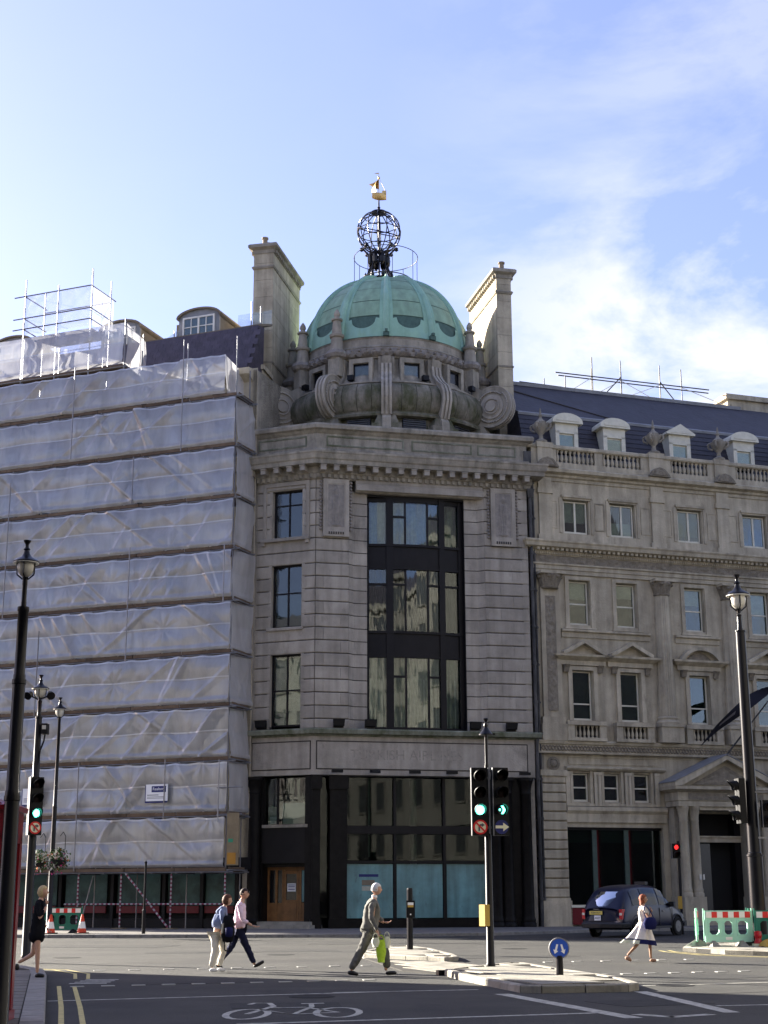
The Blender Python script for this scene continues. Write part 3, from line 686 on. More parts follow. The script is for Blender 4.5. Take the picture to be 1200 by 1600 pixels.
# left facet window surrounds and windows
def lwin(face_ang, u0, u1, z0, z1, v, parent, mull=(0.5,), trans=(0.5,), fr='bronze', gl='window_glass', t=.08, back='room_interior', depth=.7, thick=.10, blind=None):
    """one casement: frame + panes; local to the facade"""
    mb = MB(); W = u1-u0; H = z1-z0
    us = [0] + [W*m_ for m_ in mull] + [W]; zs = [0] + [H*t_ for t_ in trans] + [H]
    mb.box(0, t, -thick/2, thick/2, 0, H).box(W-t, W, -thick/2, thick/2, 0, H).box(t, W-t, -thick/2, thick/2, 0, t).box(t, W-t, -thick/2, thick/2, H-t, H)
    for a in us[1:-1]: mb.box(a-t*.45, a+t*.45, -thick/2+.003, thick/2-.003, t, H-t)
    for b in zs[1:-1]: mb.box(t, W-t, -thick/2+.006, thick/2-.006, b-t*.4, b+t*.4)
    x, y = rot2(u0, -v, face_ang)
    wo = newobj('window', mb, fr, parent, (x, y, z0), face_ang)
    for i in range(len(us)-1):
        for j in range(len(zs)-1):
            newobj('pane', MB().box(us[i]+.02, us[i+1]-.02, -.006, .006, zs[j]+.02, zs[j+1]-.02), gl, wo)
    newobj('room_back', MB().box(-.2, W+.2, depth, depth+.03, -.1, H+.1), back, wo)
    if blind:
        a, b, c, d, mm = blind
        newobj('blind', MB().box(W*a, W*b, .14, .15, H*c, H*d), mm, wo)
    return wo
lwin(DL, -2.33, -0.72, 9.29, 12.70, -.30, mroot, blind=(.08, .95, .02, .96, 'curtain'))
lwin(DL, -2.33, -0.72, 14.0, 17.06, -.30, mroot, trans=(.55,), blind=(.08, .95, .02, .55, 'green_blind'))
lwin(DL, -2.30, -0.72, 18.40, 20.80, -.30, mroot, trans=(.70,))
for (z0, z1) in ((9.29, 12.70), (13.98, 17.06), (18.38, 20.82)):
    mb = MB().box(-2.47, -2.325, .02, .62, z0, z1).box(-.725, -.58, .02, .62, z0, z1).box(-2.47, -.58, .02, .62, z1-.002, z1+.14)
    newobj('reveal', mb, 'portland_stone', mroot, (0,0,0), DL)
def sill(u0, u1, z, v, face, h=.14): newobj('sill', MB().prism_x([(-v, z), (-v, z+h*.7), (-v+.03, z+h), (.2, z+h), (.2, z)], u0, u1), 'portland_stone', mroot, (0,0,0), 0 if face == 'M' else DL)
sill(-2.52, -.62, 13.85, .10, 'L'); sill(-2.85, -.30, 18.22, .20, 'L', .16)
for s in (-2.75, -.42): newobj('sill_bracket', MB().box(s-.08, s+.08, -.15, .05, 18.05, 18.22), 'portland_stone', mroot, (0,0,0), DL)
mb = MB().box(-2.80, -2.62, -.07, .05, 18.38, 21.2).box(-.50, -.32, -.07, .05, 18.38, 21.2).box(-2.62, -.50, -.07, .05, 21.0, 21.2)
mb.box(-2.55, -.55, -.05, .05, 20.84, 20.92)
newobj('window_surround', mb, 'portland_stone', mroot, (0,0,0), DL)

# the great bowed bronze window
def bow(u): return -.62 + .30*(1 - ((u-5.03)/2.48)**2)
WU = [2.55, 2.74, 3.57, 3.91, 4.48, 4.57, 5.61, 5.70, 6.24, 6.53, 7.26, 7.52]
gw = newobj('great_window', MB().box(2.5, 2.56, .3, .9, 9.2, 20.6).box(7.5, 7.56, .3, .9, 9.2, 20.6).box(2.5, 7.56, .3, .9, 20.55, 20.66), 'bronze', mroot)
def bowstrip(u0, u1, z0, z1, off=0.0, d=.16, n=None):
    n = n or max(1, int((u1-u0)/.4)); mb = MB()
    vs = []; 
    for i in range(n+1):
        u = u0+(u1-u0)*i/n; y = -bow(u) - off
        vs += [(u, y, z0), (u, y, z1), (u, y+d, z1), (u, y+d, z0)]
    fs = [(0,1,2,3), (4*n+3, 4*n+2, 4*n+1, 4*n)]
    for i in range(n):
        for a in range(4): b = (a+1) % 4; fs.append((4*i+a, 4*(i+1)+a, 4*(i+1)+b, 4*i+b))
    return mb.add(vs, fs)
for (a, b) in ((2.55, 2.74), (3.57, 3.91), (6.24, 6.53), (7.26, 7.52)):
    newobj('mullion', bowstrip(a, b, 9.22, 20.56, .10, .30, 1), 'bronze', gw)
for (a, b) in ((4.48, 4.57), (5.61, 5.70)):
    for (z0, z1) in ((9.3, 12.65), (13.95, 17.0), (18.25, 20.5)):
        newobj('mullion', bowstrip(a, b, z0, z1, .02, .16, 1), 'bronze', gw)
for (z0, z1) in ((12.66, 13.90), (17.0, 18.20)):
    newobj('spandrel', bowstrip(2.6, 7.5, z0, z1, .03, .2, 14), 'bronze', gw)
    newobj('sill_rail', bowstrip(2.6, 7.5, z1-.10, z1+.02, .12, .2, 14), 'bronze', gw)
    newobj('sill_rail', bowstrip(2.6, 7.5, z0-.03, z0+.07, .08, .2, 14), 'bronze', gw)
newobj('head_rail', bowstrip(2.6, 7.5, 20.36, 20.58, .05, .3, 14), 'bronze', gw)
newobj('sill_rail', bowstrip(2.6, 7.5, 9.18, 9.30, .05, .3, 14), 'bronze', gw)
LT = [(2.74, 3.57), (3.91, 4.48), (4.57, 5.61), (5.70, 6.24), (6.53, 7.26)]
for fl, (z0, z1, tz, tl) in enumerate(((9.3, 12.66, 11.72, (1, 3)), (13.92, 17.0, 16.22, (0, 1, 3, 4)), (18.22, 20.4, 19.62, (1, 3)))):
    for i, (a, b) in enumerate(LT):
        if i in tl:
            newobj('transom', bowstrip(a, b, tz-.05, tz+.05, .03, .12, 1), 'bronze', gw)
            newobj('pane', bowstrip(a, b, z0, tz-.05, -.03, .012, 1), 'window_glass', gw); newobj('pane', bowstrip(a, b, tz+.05, z1, -.03, .012, 1), 'window_glass', gw)
        else: newobj('pane', bowstrip(a, b, z0, z1, -.03, .012, 2), 'window_glass', gw)
    newobj('curtain', MB().grid(60, 1, lambda s, t: (2.6+4.9*s, .95 + .05*sin(s*150) + .05*sin(s*61), z0-.2+(z1-z0+.3)*t)), ('curtain', 'room_interior', 'curtain')[fl], gw)
    if fl == 0:
        for (a, b) in ((2.85, 2.92), (3.42, 3.47), (4.0, 4.05), (4.36, 4.4), (5.5, 5.55), (6.1, 6.14), (6.62, 6.68), (7.05, 7.1)):
            newobj('inner_sash', MB().box(a, b, .80, .84, z0, z1-1.0), 'white_paint', gw)

# ---- black granite shopfront
for (a, b) in ((-0.05, .34), (0.80, 1.60), (8.42, 9.0), (9.55, 10.1), (10.35, UR)):
    newobj('granite_pier', MB().box(a, b, .05, .75, .13, 6.98), 'black_granite', mroot)
newobj('granite_pier', MB().box(-.45, 0.0, .06, .7, .13, 6.98), 'black_granite', mroot, (0,0,0), DL)
newobj('granite_pier', MB().box(UL, -2.72, .14, .7, .13, 6.98), 'black_granite', mroot, (0,0,0), DL)
def half_column(u, v, r_, z0, z1, face, name='granite_column', m='black_granite', parent=None, n=36):
    H = z1-z0
    prof = [(r_*1.28, 0), (r_*1.28, .16), (r_*1.12, .22), (r_*1.2, .32), (r_*1.04, .42), (r_, .5), (r_*.9, H-.75), (r_*.98, H-.72), (r_*.9, H-.66), (r_*.95, H-.5), (r_*1.25, H-.15), (r_*1.35, H-.12), (r_*1.35, H)]
    mb = MB().lathe(prof, n, disp=lambda t, z: -.02*abs(cos(t*9)) if .5 < z < H-.7 else 0)
    x, y = (u, -v) if face != 'L' else Lp(u, v)
    return newobj(name, mb, m, parent or mroot, (x, y, z0), 0, smooth=True)
half_column(-3.02, -.02, .34, .13, 6.95, 'L'); half_column(9.28, 0.02, .30, .13, 6.95, 'M'); half_column(8.72, 0.06, .28, .13, 6.95, 'M'); half_column(10.25, 0.02, .28, .13, 6.95, 'M')
for (a, b) in ((.80, 1.60), (-.05, .34)):
    newobj('pier_cap', MB().box(a-.06, b+.06, -.03, .1, 6.35, 6.95).box(a-.06, b+.06, -.03, .1, .13, .55), 'black_granite', mroot)
# glazing
def shopglass(u0, u1, z0, z1, m='shop_glass', name='shop_pane', face='M', y=.42):
    return newobj(name, MB().box(u0, u1, y, y+.012, z0, z1), m, mroot, (0,0,0), 0 if face == 'M' else DL)
shopglass(.34, .80, .6, 6.9)
for (a, b) in ((1.62, 3.86), (3.98, 6.24), (6.38, 8.40)):
    shopglass(a, b, 3.14, 4.32); shopglass(a, b, 4.72, 6.96)
    shopglass(a+.03, b-.03, .56, 2.98, 'window_film', 'filmed_pane', y=.36)
fr_ = MB()
for a in (3.86, 6.24): fr_.box(a, a+.13, .28, .46, .5, 6.98)
fr_.box(1.6, 8.42, .25, .46, 4.34, 4.70).box(1.6, 8.42, .27, .45, 3.0, 3.12)
newobj('shop_frame', fr_, 'bronze', mroot)
newobj('stall_riser', MB().box(1.6, 8.42, .20, .5, .13, .52), 'sign_navy', mroot).data.materials[0] = MATS['black_granite']
newobj('soffit', MB().box(-.1, UR, .02, .8, 6.94, 7.0), 'bronze', mroot)
newobj('interior_column', MB().lathe([(.16, 0), (.16, 6.4)], 12, (5.0, 1.1, .5)), 'curtain', mroot).scale = (1, 1, 1)
newobj('light_strip', MB().box(2.72, 2.80, .62, .66, 3.3, 6.9), 'curtain', mroot)
newobj('light_strip', MB().box(2.95, 3.0, .62, .66, 3.2, 4.2), 'hoarding_film', mroot)
newobj('notice', MB().box(2.22, 3.14, .352, .358, 2.40, 2.52), 'sign_navy', mroot)
newobj('notice', MB().box(2.36, 2.96, .352, .358, 2.02, 2.26), 'box_yellow', mroot).data.materials[0] = MATS['bitumen']
newobj('notice', MB().box(2.36, 2.86, .352, .358, 1.78, 1.98), 'curtain', mroot)
# door bay on the narrow face
dr = newobj('doorway', MB().box(-2.70, -2.60, .1, 1.3, .13, 6.9).box(-2.6, -.3, .3, 1.2, 2.86, 3.02), 'black_granite', mroot, (0,0,0), DL)
wd = MB()
for a in (-2.62, -2.20, -1.86, -.98, -.70, -.36): wd.box(a, a+.10, .70, .84, .42, 2.84)
wd.box(-2.62, -.26, .69, .85, 2.72, 2.86).box(-2.52, -1.86, .72, .8, .42, 1.25).box(-.9, -.36, .72, .8, .42, 1.25)
newobj('oak_frame', wd, 'oak', mroot, (0,0,0), DL)
door = newobj('door', MB().box(-1.78, -1.0, .70, .78, .44, 1.38).box(-1.78, -1.66, .70, .78, 1.38, 2.70).box(-1.12, -1.0, .70, .78, 1.38, 2.70).box(-1.66, -1.12, .70, .78, 2.55, 2.70), 'oak', mroot, (0,0,0), DL)
newobj('door_pane', MB().box(-1.66, -1.12, .74, .75, 1.38, 2.55), 'opal_black', door)
newobj('door_panel', MB().box(-1.68, -1.10, .67, .70, .58, 1.20), 'oak', door)
newobj('notice', MB().box(-1.60, -1.18, .735, .739, 1.76, 2.12), 'sign_white', door)
for zz in (2.03, 1.95, 1.84): newobj('notice_print', MB().box(-1.56, -1.22, .731, .735, zz, zz+.04), 'sign_navy', door)
newobj('side_light', MB().box(-.88, -.72, .74, .75, 1.3, 2.7), 'lamp_glass', mroot, (0,0,0), DL).data.materials[0] = MATS['window_film']
newobj('side_light', MB().box(-2.5, -1.86, .76, .77, 1.25, 2.72), 'opal_black', mroot, (0,0,0), DL)
newobj('door_canopy', MB().box(-2.62, -.30, .10, .7, 3.02, 4.62), 'bronze', mroot, (0,0,0), DL)
newobj('sill_rail', MB().box(-2.62, -.30, .02, .3, 4.62, 4.76), 'grimy_stone', mroot, (0,0,0), DL)
shopglass(-2.6, -.3, 4.76, 6.9, 'window_glass', 'shop_pane', 'L', .38)
newobj('window_bar', MB().box(-2.02, -1.93, .34, .44, 4.76, 6.9), 'bronze', mroot, (0,0,0), DL)
newobj('white_board', MB().box(-2.5, -1.98, .46, .48, 4.8, 5.6), 'curtain', mroot, (0,0,0), DL)
newobj('white_board', MB().box(-1.75, -.45, .46, .48, 4.8, 5.75), 'white_paint', mroot, (0,0,0), DL)
newobj('notice', MB().box(-2.40, -2.02, .44, .455, 4.82, 5.15), 'sign_white', mroot, (0,0,0), DL)
st = newobj('step', MB().box(-3.0, .1, -.55, .9, .126, .28).box(-2.9, 0, -.2, .9, .28, .43), 'concrete_paving', mroot, (0,0,0), DL)

# ---- the dome
DX, DY = 0.15, 76.0
dl = MR.local(DX, DY)
def dome_part(name, mb, m, theta=0.0, parent=mroot, **k):
    """mesh in (radial=X, tangential=Y) frame, theta from the street-facing direction"""
    return newobj(name, mb, m, parent, (dl[0], dl[1], 0), theta - pi/2 - AM, **k)
base = dome_part('dome_drum', MB().lathe([(5.7, 23.9), (5.7, 24.22), (5.35, 24.26), (5.3, 24.9)], 72), 'mossy_stone', smooth=True)
wallp = [(5.3, 26.75), (5.12, 26.95), (4.92, 27.25), (4.76, 27.7), (4.68, 28.05), (4.64, 28.28), (4.78, 28.32), (4.80, 28.42)]
dome_part('drum_wall', MB().lathe(wallp, 72), 'grimy_stone', smooth=True)
dome_part('drum_ring', MB().lathe([(5.3, 24.86), (5.74, 24.9), (5.78, 25.0), (5.70, 25.08), (5.72, 25.14), (5.55, 25.16)], 72), 'mossy_stone', smooth=True)
dome_part('drum_lip', MB().lathe([(5.2, 26.9), (5.42, 26.86), (5.44, 26.78), (5.34, 26.72)], 72), 'grimy_stone', smooth=True)
dome_part('drum_core', MB().lathe([(5.3, 25.0), (5.3, 26.9)], 48), 'joint_shade')
barrel = [(5.36, 26.75), (5.60, 26.66), (5.80, 26.42), (5.93, 26.12), (5.95, 25.85), (5.86, 25.52), (5.70, 25.26), (5.5, 25.12)]
seg = radians(30)/4
bmesh_ = MB().lathe(barrel, 3, a0=-seg/2+.0022, a1=seg/2-.0022)
bmesh_ = bmesh_.mesh('basin_stone')
for k in range(-16, 17):
    o = dome_part('basin_stone', bmesh_, 'mossy_stone', seg*(k+.5), smooth=True)
dome_part('wreath', MB().lathe([(4.66, 28.34), (4.92, 28.40), (5.04, 28.58), (5.0, 28.78), (4.80, 28.88)], 300,
          disp=lambda t, z: .13*(fbm(t*30, z*9, 3)-.45)*2 if 28.38 < z < 28.8 else 0), 'carved_stone', smooth=True)
dome_part('drum_band', MB().lathe([(4.80, 28.84), (4.86, 28.92), (4.80, 29.0), (4.72, 29.04), (4.70, 29.40), (4.76, 29.48), (4.6, 29.56), (4.3, 29.58)], 72), 'grimy_stone', smooth=True)
# leaves on the wreath
lf = MB().add([(0,-.10,0),(0,.10,0),(.16,.05,.07),(.20,0,.16),(.16,-.05,.07),(.05,0,.2)], [(0,1,2,4),(4,2,3),(0,4,3,5),(1,5,3,2)]).mesh('wreath_leaf')
for k in range(-22, 23):
    for j in (0, 1):
        a = k*radians(4.6) + j*radians(2.3)
        o = newobj('wreath_leaf', lf, 'carved_stone', mroot, (dl[0]+4.93*sin(a+AM*-1)*1.0, dl[1]-4.93*cos(a-AM), 28.40+.20*j), a - pi/2 - AM); o.rotation_euler = (0.5*(hsh(k,j)-.5), 0.3*(hsh(j,k)-.5), a-pi/2-AM)
# drum windows and base vents
for k in range(-5, 5):
    a = radians(30*k + 15)
    dome_part('drum_window', MB().box(4.5, 5.10, -.62, -.42, 26.88, 28.22).box(4.5, 5.10, .42, .62, 26.88, 28.22).box(4.5, 5.10, -.42, .42, 27.98, 28.22).box(4.5, 5.16, -.62, .62, 26.80, 26.92), 'grimy_stone', a)
    dome_part('drum_pane', MB().box(4.86, 4.88, -.43, .43, 26.9, 28.0), 'window_glass' if k in (-1, 0) else 'opal_black', a)
    dome_part('drum_sash', MB().box(4.84, 4.92, -.43, -.37, 26.9, 28.0).box(4.84, 4.92, .37, .43, 26.9, 28.0).box(4.84, 4.92, -.37, .37, 27.9, 28.0), 'black_iron', a)
    dome_part('vent', MB().box(5.3, 5.44, -.6, .6, 24.25, 24.84), 'opal_black', a)
    sl_ = MB()
    for j in range(5): sl_.box(5.42, 5.5, -.58, .58, 24.32+j*.11, 24.36+j*.11)
    dome_part('vent_slats', sl_, 'pipe_iron', a)
    a2 = radians(30*k)
    dome_part('drum_plinth', MB().box(5.2, 5.98, -.75, .75, 24.02, 24.42).add([(5.3,-.62,24.42),(5.9,-.62,24.42),(5.9,.62,24.42),(5.3,.62,24.42),(5.3,-.45,24.9),(5.75,-.45,24.9),(5.75,.45,24.9),(5.3,.45,24.9)],[(0,3,2,1),(4,5,6,7),(0,1,5,4),(1,2,6,5),(2,3,7,6),(3,0,4,7)]), 'mossy_stone', a2)
    for s_ in (-.28, .28):
        dome_part('pilaster', MB().prism_y([(4.6, 28.3), (5.02, 28.3), (4.98, 27.8), (5.08, 27.3), (5.38, 26.82), (4.8, 26.8)], s_-.13, s_+.13), 'grimy_stone', a2)
def fin_poly(cr, cz, R_, n=26):
    p = [(4.5, 24.1), (4.5, 28.3), (5.12, 28.3), (5.06, 27.9), (5.10, 27.55)]
    p += [(cr + R_*cos(radians(a)), cz + R_*sin(radians(a))) for a in [118 - 238*i/n for i in range(n+1)]]
    p += [(cr-.15, 24.42), (cr+.1, 24.36), (cr+.1, 24.1)]
    return p
for deg in (-90, -60, -30, 60, 90):
    big = abs(deg) >= 60; cr, cz, R_ = (6.45, 26.10, 1.08) if big else (5.62, 26.15, 1.12)
    a = radians(deg); pl = fin_poly(cr, cz, R_)
    f = dome_part('scroll_buttress', MB().prism_y(pl, -.22, .22), 'grimy_stone', a)
    out_ = [(cr+(x-cr)*1.045, cz+(z-cz)*1.045) for x, z in pl[5:-3]]
    rb = MB()
    inn = pl[5:-3]
    for y0, y1 in ((-.25, -.15), (-.05, .05), (.15, .25)):
        for i in range(len(out_)-1):
            q = [inn[i], out_[i], out_[i+1], inn[i+1]]; rb.prism_y(q, y0, y1)
    newobj('scroll_rim', rb, 'portland_stone', f)
    for s_ in (-1, 1):
        y = .225*s_
        vo = MB()
        for (rr, h_) in ((.66, .06), (.50, .10), (.28, .20)):
            poly = [(cr + rr*cos(2*pi*i/28), cz - .02 + rr*sin(2*pi*i/28)) for i in range(28)]
            if s_ > 0: vo.prism_y(poly, y-.02, y+h_)
            else: vo.prism_y(poly, y-h_, y+.02)
        ring = []
        newobj('volute', vo, 'portland_stone', f, smooth=True)
        rg = MB()
        for (r0, yy_) in ((.90, .04), (.44, .125)):
            pts = [(cr + r0*(1-.12*i/40)*cos(-2*pi*i/40+.8), y + s_*yy_, cz + r0*(1-.12*i/40)*sin(-2*pi*i/40+.8)) for i in range(41)]
            rg.path(pts, .045, 6)
        newobj('volute_line', rg, 'portland_stone', f, smooth='all')
for deg in (0, 30, -120, 120):
    pl = [(4.5, 24.1), (4.5, 28.3), (5.14, 28.3), (5.08, 27.9), (5.16, 27.4), (5.5, 27.0), (5.9, 26.7), (6.12, 26.25), (6.14, 25.8), (5.98, 25.3), (5.84, 24.9), (5.98, 24.7), (6.02, 24.1)]
    f = dome_part('rib_buttress', MB().prism_y(pl, -.22, .22), 'grimy_stone', radians(deg))
    rb = MB(); inn = pl[3:-2]; out_ = [(x+.07, z) for x, z in inn]
    for y0, y1 in ((-.27, -.15), (-.06, .06), (.15, .27)):
        for i in range(len(inn)-1): rb.prism_y([inn[i], out_[i], out_[i+1], inn[i+1]], y0, y1)
    newobj('buttress_fillet', rb, 'portland_stone', f)
# obelisk finials
for deg in (-90, -60, -30, 60, 90):
    a = radians(deg); h = (dl[0] + 5.12*sin(a-AM), dl[1] - 5.12*cos(a-AM), 28.3)
    prof = [(.36, 0), (.42, .08), (.50, .2), (.46, .42), (.36, .52), (.34, .62), (.32, .95), (.29, 1.18), (.38, 1.24), (.40, 1.36), (.27, 1.44), (.23, 1.95), (.21, 2.12), (.30, 2.17), (.30, 2.25), (.17, 2.30), (.12, 2.38), (.17, 2.5), (.15, 2.62), (.06, 2.78), (0, 2.84)]
    ob = newobj('obelisk_finial', MB().lathe(prof, 12), 'grimy_stone', mroot, h, 0, smooth=True)
    newobj('finial_wreath', MB().lathe([(.34, .02), (.50, .1), (.58, .26), (.50, .44), (.36, .5)], 40, disp=lambda t, z: .12*(fbm(t*7, z*9)-.4) if .05 < z < .45 else 0), 'carved_stone', ob)
    newobj('finial_pedestal', MB().box(-.33, .33, -.33, .33, -.95, .02), 'grimy_stone', ob, (0,0,0), a - AM)
# copper shell
CR, CZ, CH = 4.6, 29.55, 4.9
def dp(t, off=0.0): return ((CR+off)*cos(t), CZ + (CH+off)*sin(t))
def tz(z): return math.asin(min(1, (z-CZ)/CH))
dshell = dome_part('copper_dome', MB().lathe([dp(tt*radians(78)/24) for tt in range(25)] + [(0, CZ+CH+.02)], 72), 'copper_louvre', smooth=True)
def patch(a0, a1, t0, t1, off, na=8, nt=4, topf=None):
    def fn(s, t):
        a = a0+(a1-a0)*s; tt1 = topf(s) if topf else t1
        tt = t0+(tt1-t0)*t; r_, z = dp(tt, off); return (r_*cos(a), r_*sin(a), z)
    return MB().grid(na, nt, fn)
HA = radians(15 - 4.2)
rows = [tz(30.78), tz(31.75), tz(32.65), tz(33.4), tz(33.95), radians(78)]
pms = [patch(-HA, HA, rows[i]+.004, rows[i+1]-.004, .035 + .006*(i % 2)).mesh('copper_panel') for i in range(5)]
def scallop(s):
    x = (s-.5)*2
    if abs(x) < .62: return tz(30.56 - .52*sqrt(1-(x/.62)**2))
    return tz(30.56 + .05*cos((abs(x)-.62)*8))
skirt = patch(-radians(13.2), radians(13.2), 0.0, 0, .085, 32, 4, scallop).mesh('copper_skirt')
for k in range(12):
    a = radians(30*k + 15)
    for i in range(5):
        o = dome_part('copper_panel', pms[i], 'copper_green', a, parent=mroot, smooth='all')
    dome_part('copper_skirt', skirt, 'copper_light', a, smooth='all')
def rib():
    mb = MB(); sec = [(-.36, .0), (-.36, .07), (-.17, .07), (-.15, .13), (-.10, .19), (0, .22), (.10, .19), (.15, .13), (.17, .07), (.36, .07), (.36, .0)]
    n = 26; vs = []
    for i in range(n+1):
        t = radians(80)*i/n; sc = max(.30, cos(t))
        r_, z = dp(t); nr, nz_ = cos(t), sin(t)
        for (y, h_) in sec: vs.append((r_ + nr*h_, y*sc, z + nz_*h_))
    m = len(sec); fs = [(i*m+j, i*m+j+1, (i+1)*m+j+1, (i+1)*m+j) for i in range(n) for j in range(m-1)]
    mb.add(vs, fs); mb.add([vs[j] for j in range(m)], [tuple(range(m))])
    return mb
rbm = rib().mesh('copper_rib')
for k in range(12):
    o = dome_part('copper_rib', rbm, 'copper_light', radians(30*k), smooth=True)
    newobj('rib_foot', MB().box(4.60, 4.90, -.16, .16, 29.5, 29.72).box(4.55, 4.96, -.07, .07, 29.72, 29.86), 'copper_louvre', mroot, (dl[0], dl[1], 0), radians(30*k)-pi/2-AM)
dome_part('dome_cap', MB().lathe([(1.35, 34.0), (1.42, 34.15), (1.2, 34.35), (.9, 34.45), (.4, 34.5), (0, 34.52)], 36), 'copper_light', smooth=True)
# walkway rail round the lantern
rl = MB(); RR = 1.78; n = 40
for z in (36.0,):
    rl.path([(RR*cos(2*pi*i/n), RR*sin(2*pi*i/n), z) for i in range(n+1)], .022, 5)
for i in range(8):
    a = 2*pi*i/8 + .2; rl.tube((RR*cos(a), RR*sin(a), 34.0), (RR*cos(a), RR*sin(a), 36.0), .018, n=5)
rl.path([(1.45*cos(2*pi*i/n), 1.45*sin(2*pi*i/n), 34.55) for i in range(n+1)], .03, 5)
dome_part('walkway_rail', rl, 'pipe_iron', parent=mroot)
LX = -0.38
ln = MB().lathe([(.95, 34.4), (1.0, 34.55), (.6, 34.62), (.5, 34.75)], 16, (0,0,0))
for i in range(8):
    a = 2*pi*i/8
    P = [(.92, 34.4), (.66, 34.95), (.46, 35.5), (.50, 36.0), (.72, 36.35), (.95, 36.62), (1.05, 36.55)]
    ln.path([(r_*cos(a), r_*sin(a), z) for r_, z in P], .055, 6)
    ln.lathe([(0, -.12), (.12, -.04), (.10, .06), (0, .14)], 6, (.97*cos(a), .97*sin(a), 36.5))
    ln.lathe([(0, -.5), (.14, -.3), (.17, 0), (.10, .25), (.09, .38), (0, .45)], 7, (.50*cos(a+.35), .50*sin(a+.35), 35.9))
    ln.lathe([(0, -.25), (.12, -.1), (.10, .1), (0, .3)], 6, (.78*cos(a+.3), .78*sin(a+.3), 34.75))
ln.tube((0,0,34.5), (0,0,39.0), .055, n=8)
newobj('lantern_support', ln, 'black_iron', mroot, (MR.local(DX+LX, DY)[0], MR.local(DX+LX, DY)[1], 0), -AM)
gl_ = MR.local(DX+LX, DY)
globe = newobj('globe', MB().lathe([(.42, 1.14), (.46, 1.20), (.3, 1.26), (.12, 1.30), (.06, 1.42), (.10, 1.5), (.05, 1.56), (.04, 1.95)], 12), 'black_iron', mroot, (gl_[0], gl_[1], 37.58), -AM)
GR = 1.22
def ringmesh(R_, tr=.03, n=40): return MB().path([(R_*cos(2*pi*i/n), R_*sin(2*pi*i/n), 0) for i in range(n+1)], tr, 5).mesh('ring')
mer = ringmesh(GR)
for i in range(7):
    o = newobj('ring', mer, 'black_iron', globe, (0, 0, 0)); o.rotation_euler = (pi/2, 0, pi*i/7 + .15)
for ph in (-48, -24, 0, 24, 48):
    newobj('ring', ringmesh(GR*cos(radians(ph)), .026), 'black_iron', globe, (0, 0, GR*sin(radians(ph))))
for tl in ((.42, .1), (-.42, .5)):
    o = newobj('ring', mer, 'black_iron', globe); o.rotation_euler = (tl[0], tl[1], .3)
# gilded ship
ship = newobj('ship', MB().tube((0,0,0), (0,0,.1), .03), 'black_iron', mroot, (gl_[0], gl_[1], 39.45), -AM)
hull = []
nx, na = 10, 8
def hullp(s, t):
    x = -.36 + .76*s; keel = .05 + .16*(1-s)**3 + .05*s*s; sheer = .42 + .10*(1-s)**2 + (.20*((s-.6)/.4)**1.5 if s > .6 else 0)
    wdt = .17*(sin(pi*min(1, .08+s*.85)))**.6; a = -pi/2 + (t-.5)*pi
    yy_ = wdt*cos(a+pi/2+pi/2) if False else wdt*sin((t-.5)*pi)
    zz = keel + (sheer-keel)*(abs(t-.5)*2)**1.6
    return (x, yy_, zz)
hb = MB().grid(12, 10, hullp)
ship.scale = (1.06, 1.06, 1.08)
newobj('hull', hb, 'gilt', ship, smooth='all').data.materials[0].use_backface_culling = False
newobj('deck', MB().box(-.28, .38, -.12, .12, .38, .40).box(.18, .40, -.13, .13, .40, .58), 'gilt', ship)
newobj('mast', MB().tube((-.0, 0, .3), (-.0, 0, 1.62), .02, .012, 6).tube((0, 0, 1.15), (-.5, .12, 1.02), .012).tube((.02, 0, 1.35), (.36, 0, .56), .007).tube((-.02, 0, 1.35), (-.34, 0, .5), .007).lathe([(0, 1.30), (.07, 1.33), (.07, 1.42), (0, 1.45)], 8), 'gilt', ship)
newobj('sail', MB().grid(8, 8, lambda s, t: (-.22 - .16*sin(pi*t) + .22*t + .16*(s-.5), -.30*(s-.5)*(1.2-.6*t)*2, .44 + .88*t)).grid(6, 6, lambda s, t: (-.52 + .5*s + .02*sin(pi*t), .02 + .10*sin(pi*s), 1.02 + (.28*s)*t - .30*(1-t)*s)), 'gilt', ship, smooth='all')
newobj('pennant', MB().prism_y([(0, 1.60), (0, 1.68), (-.10, 1.66), (-.26, 1.64), (-.1, 1.60)], -.005, .005), 'gilt', ship)
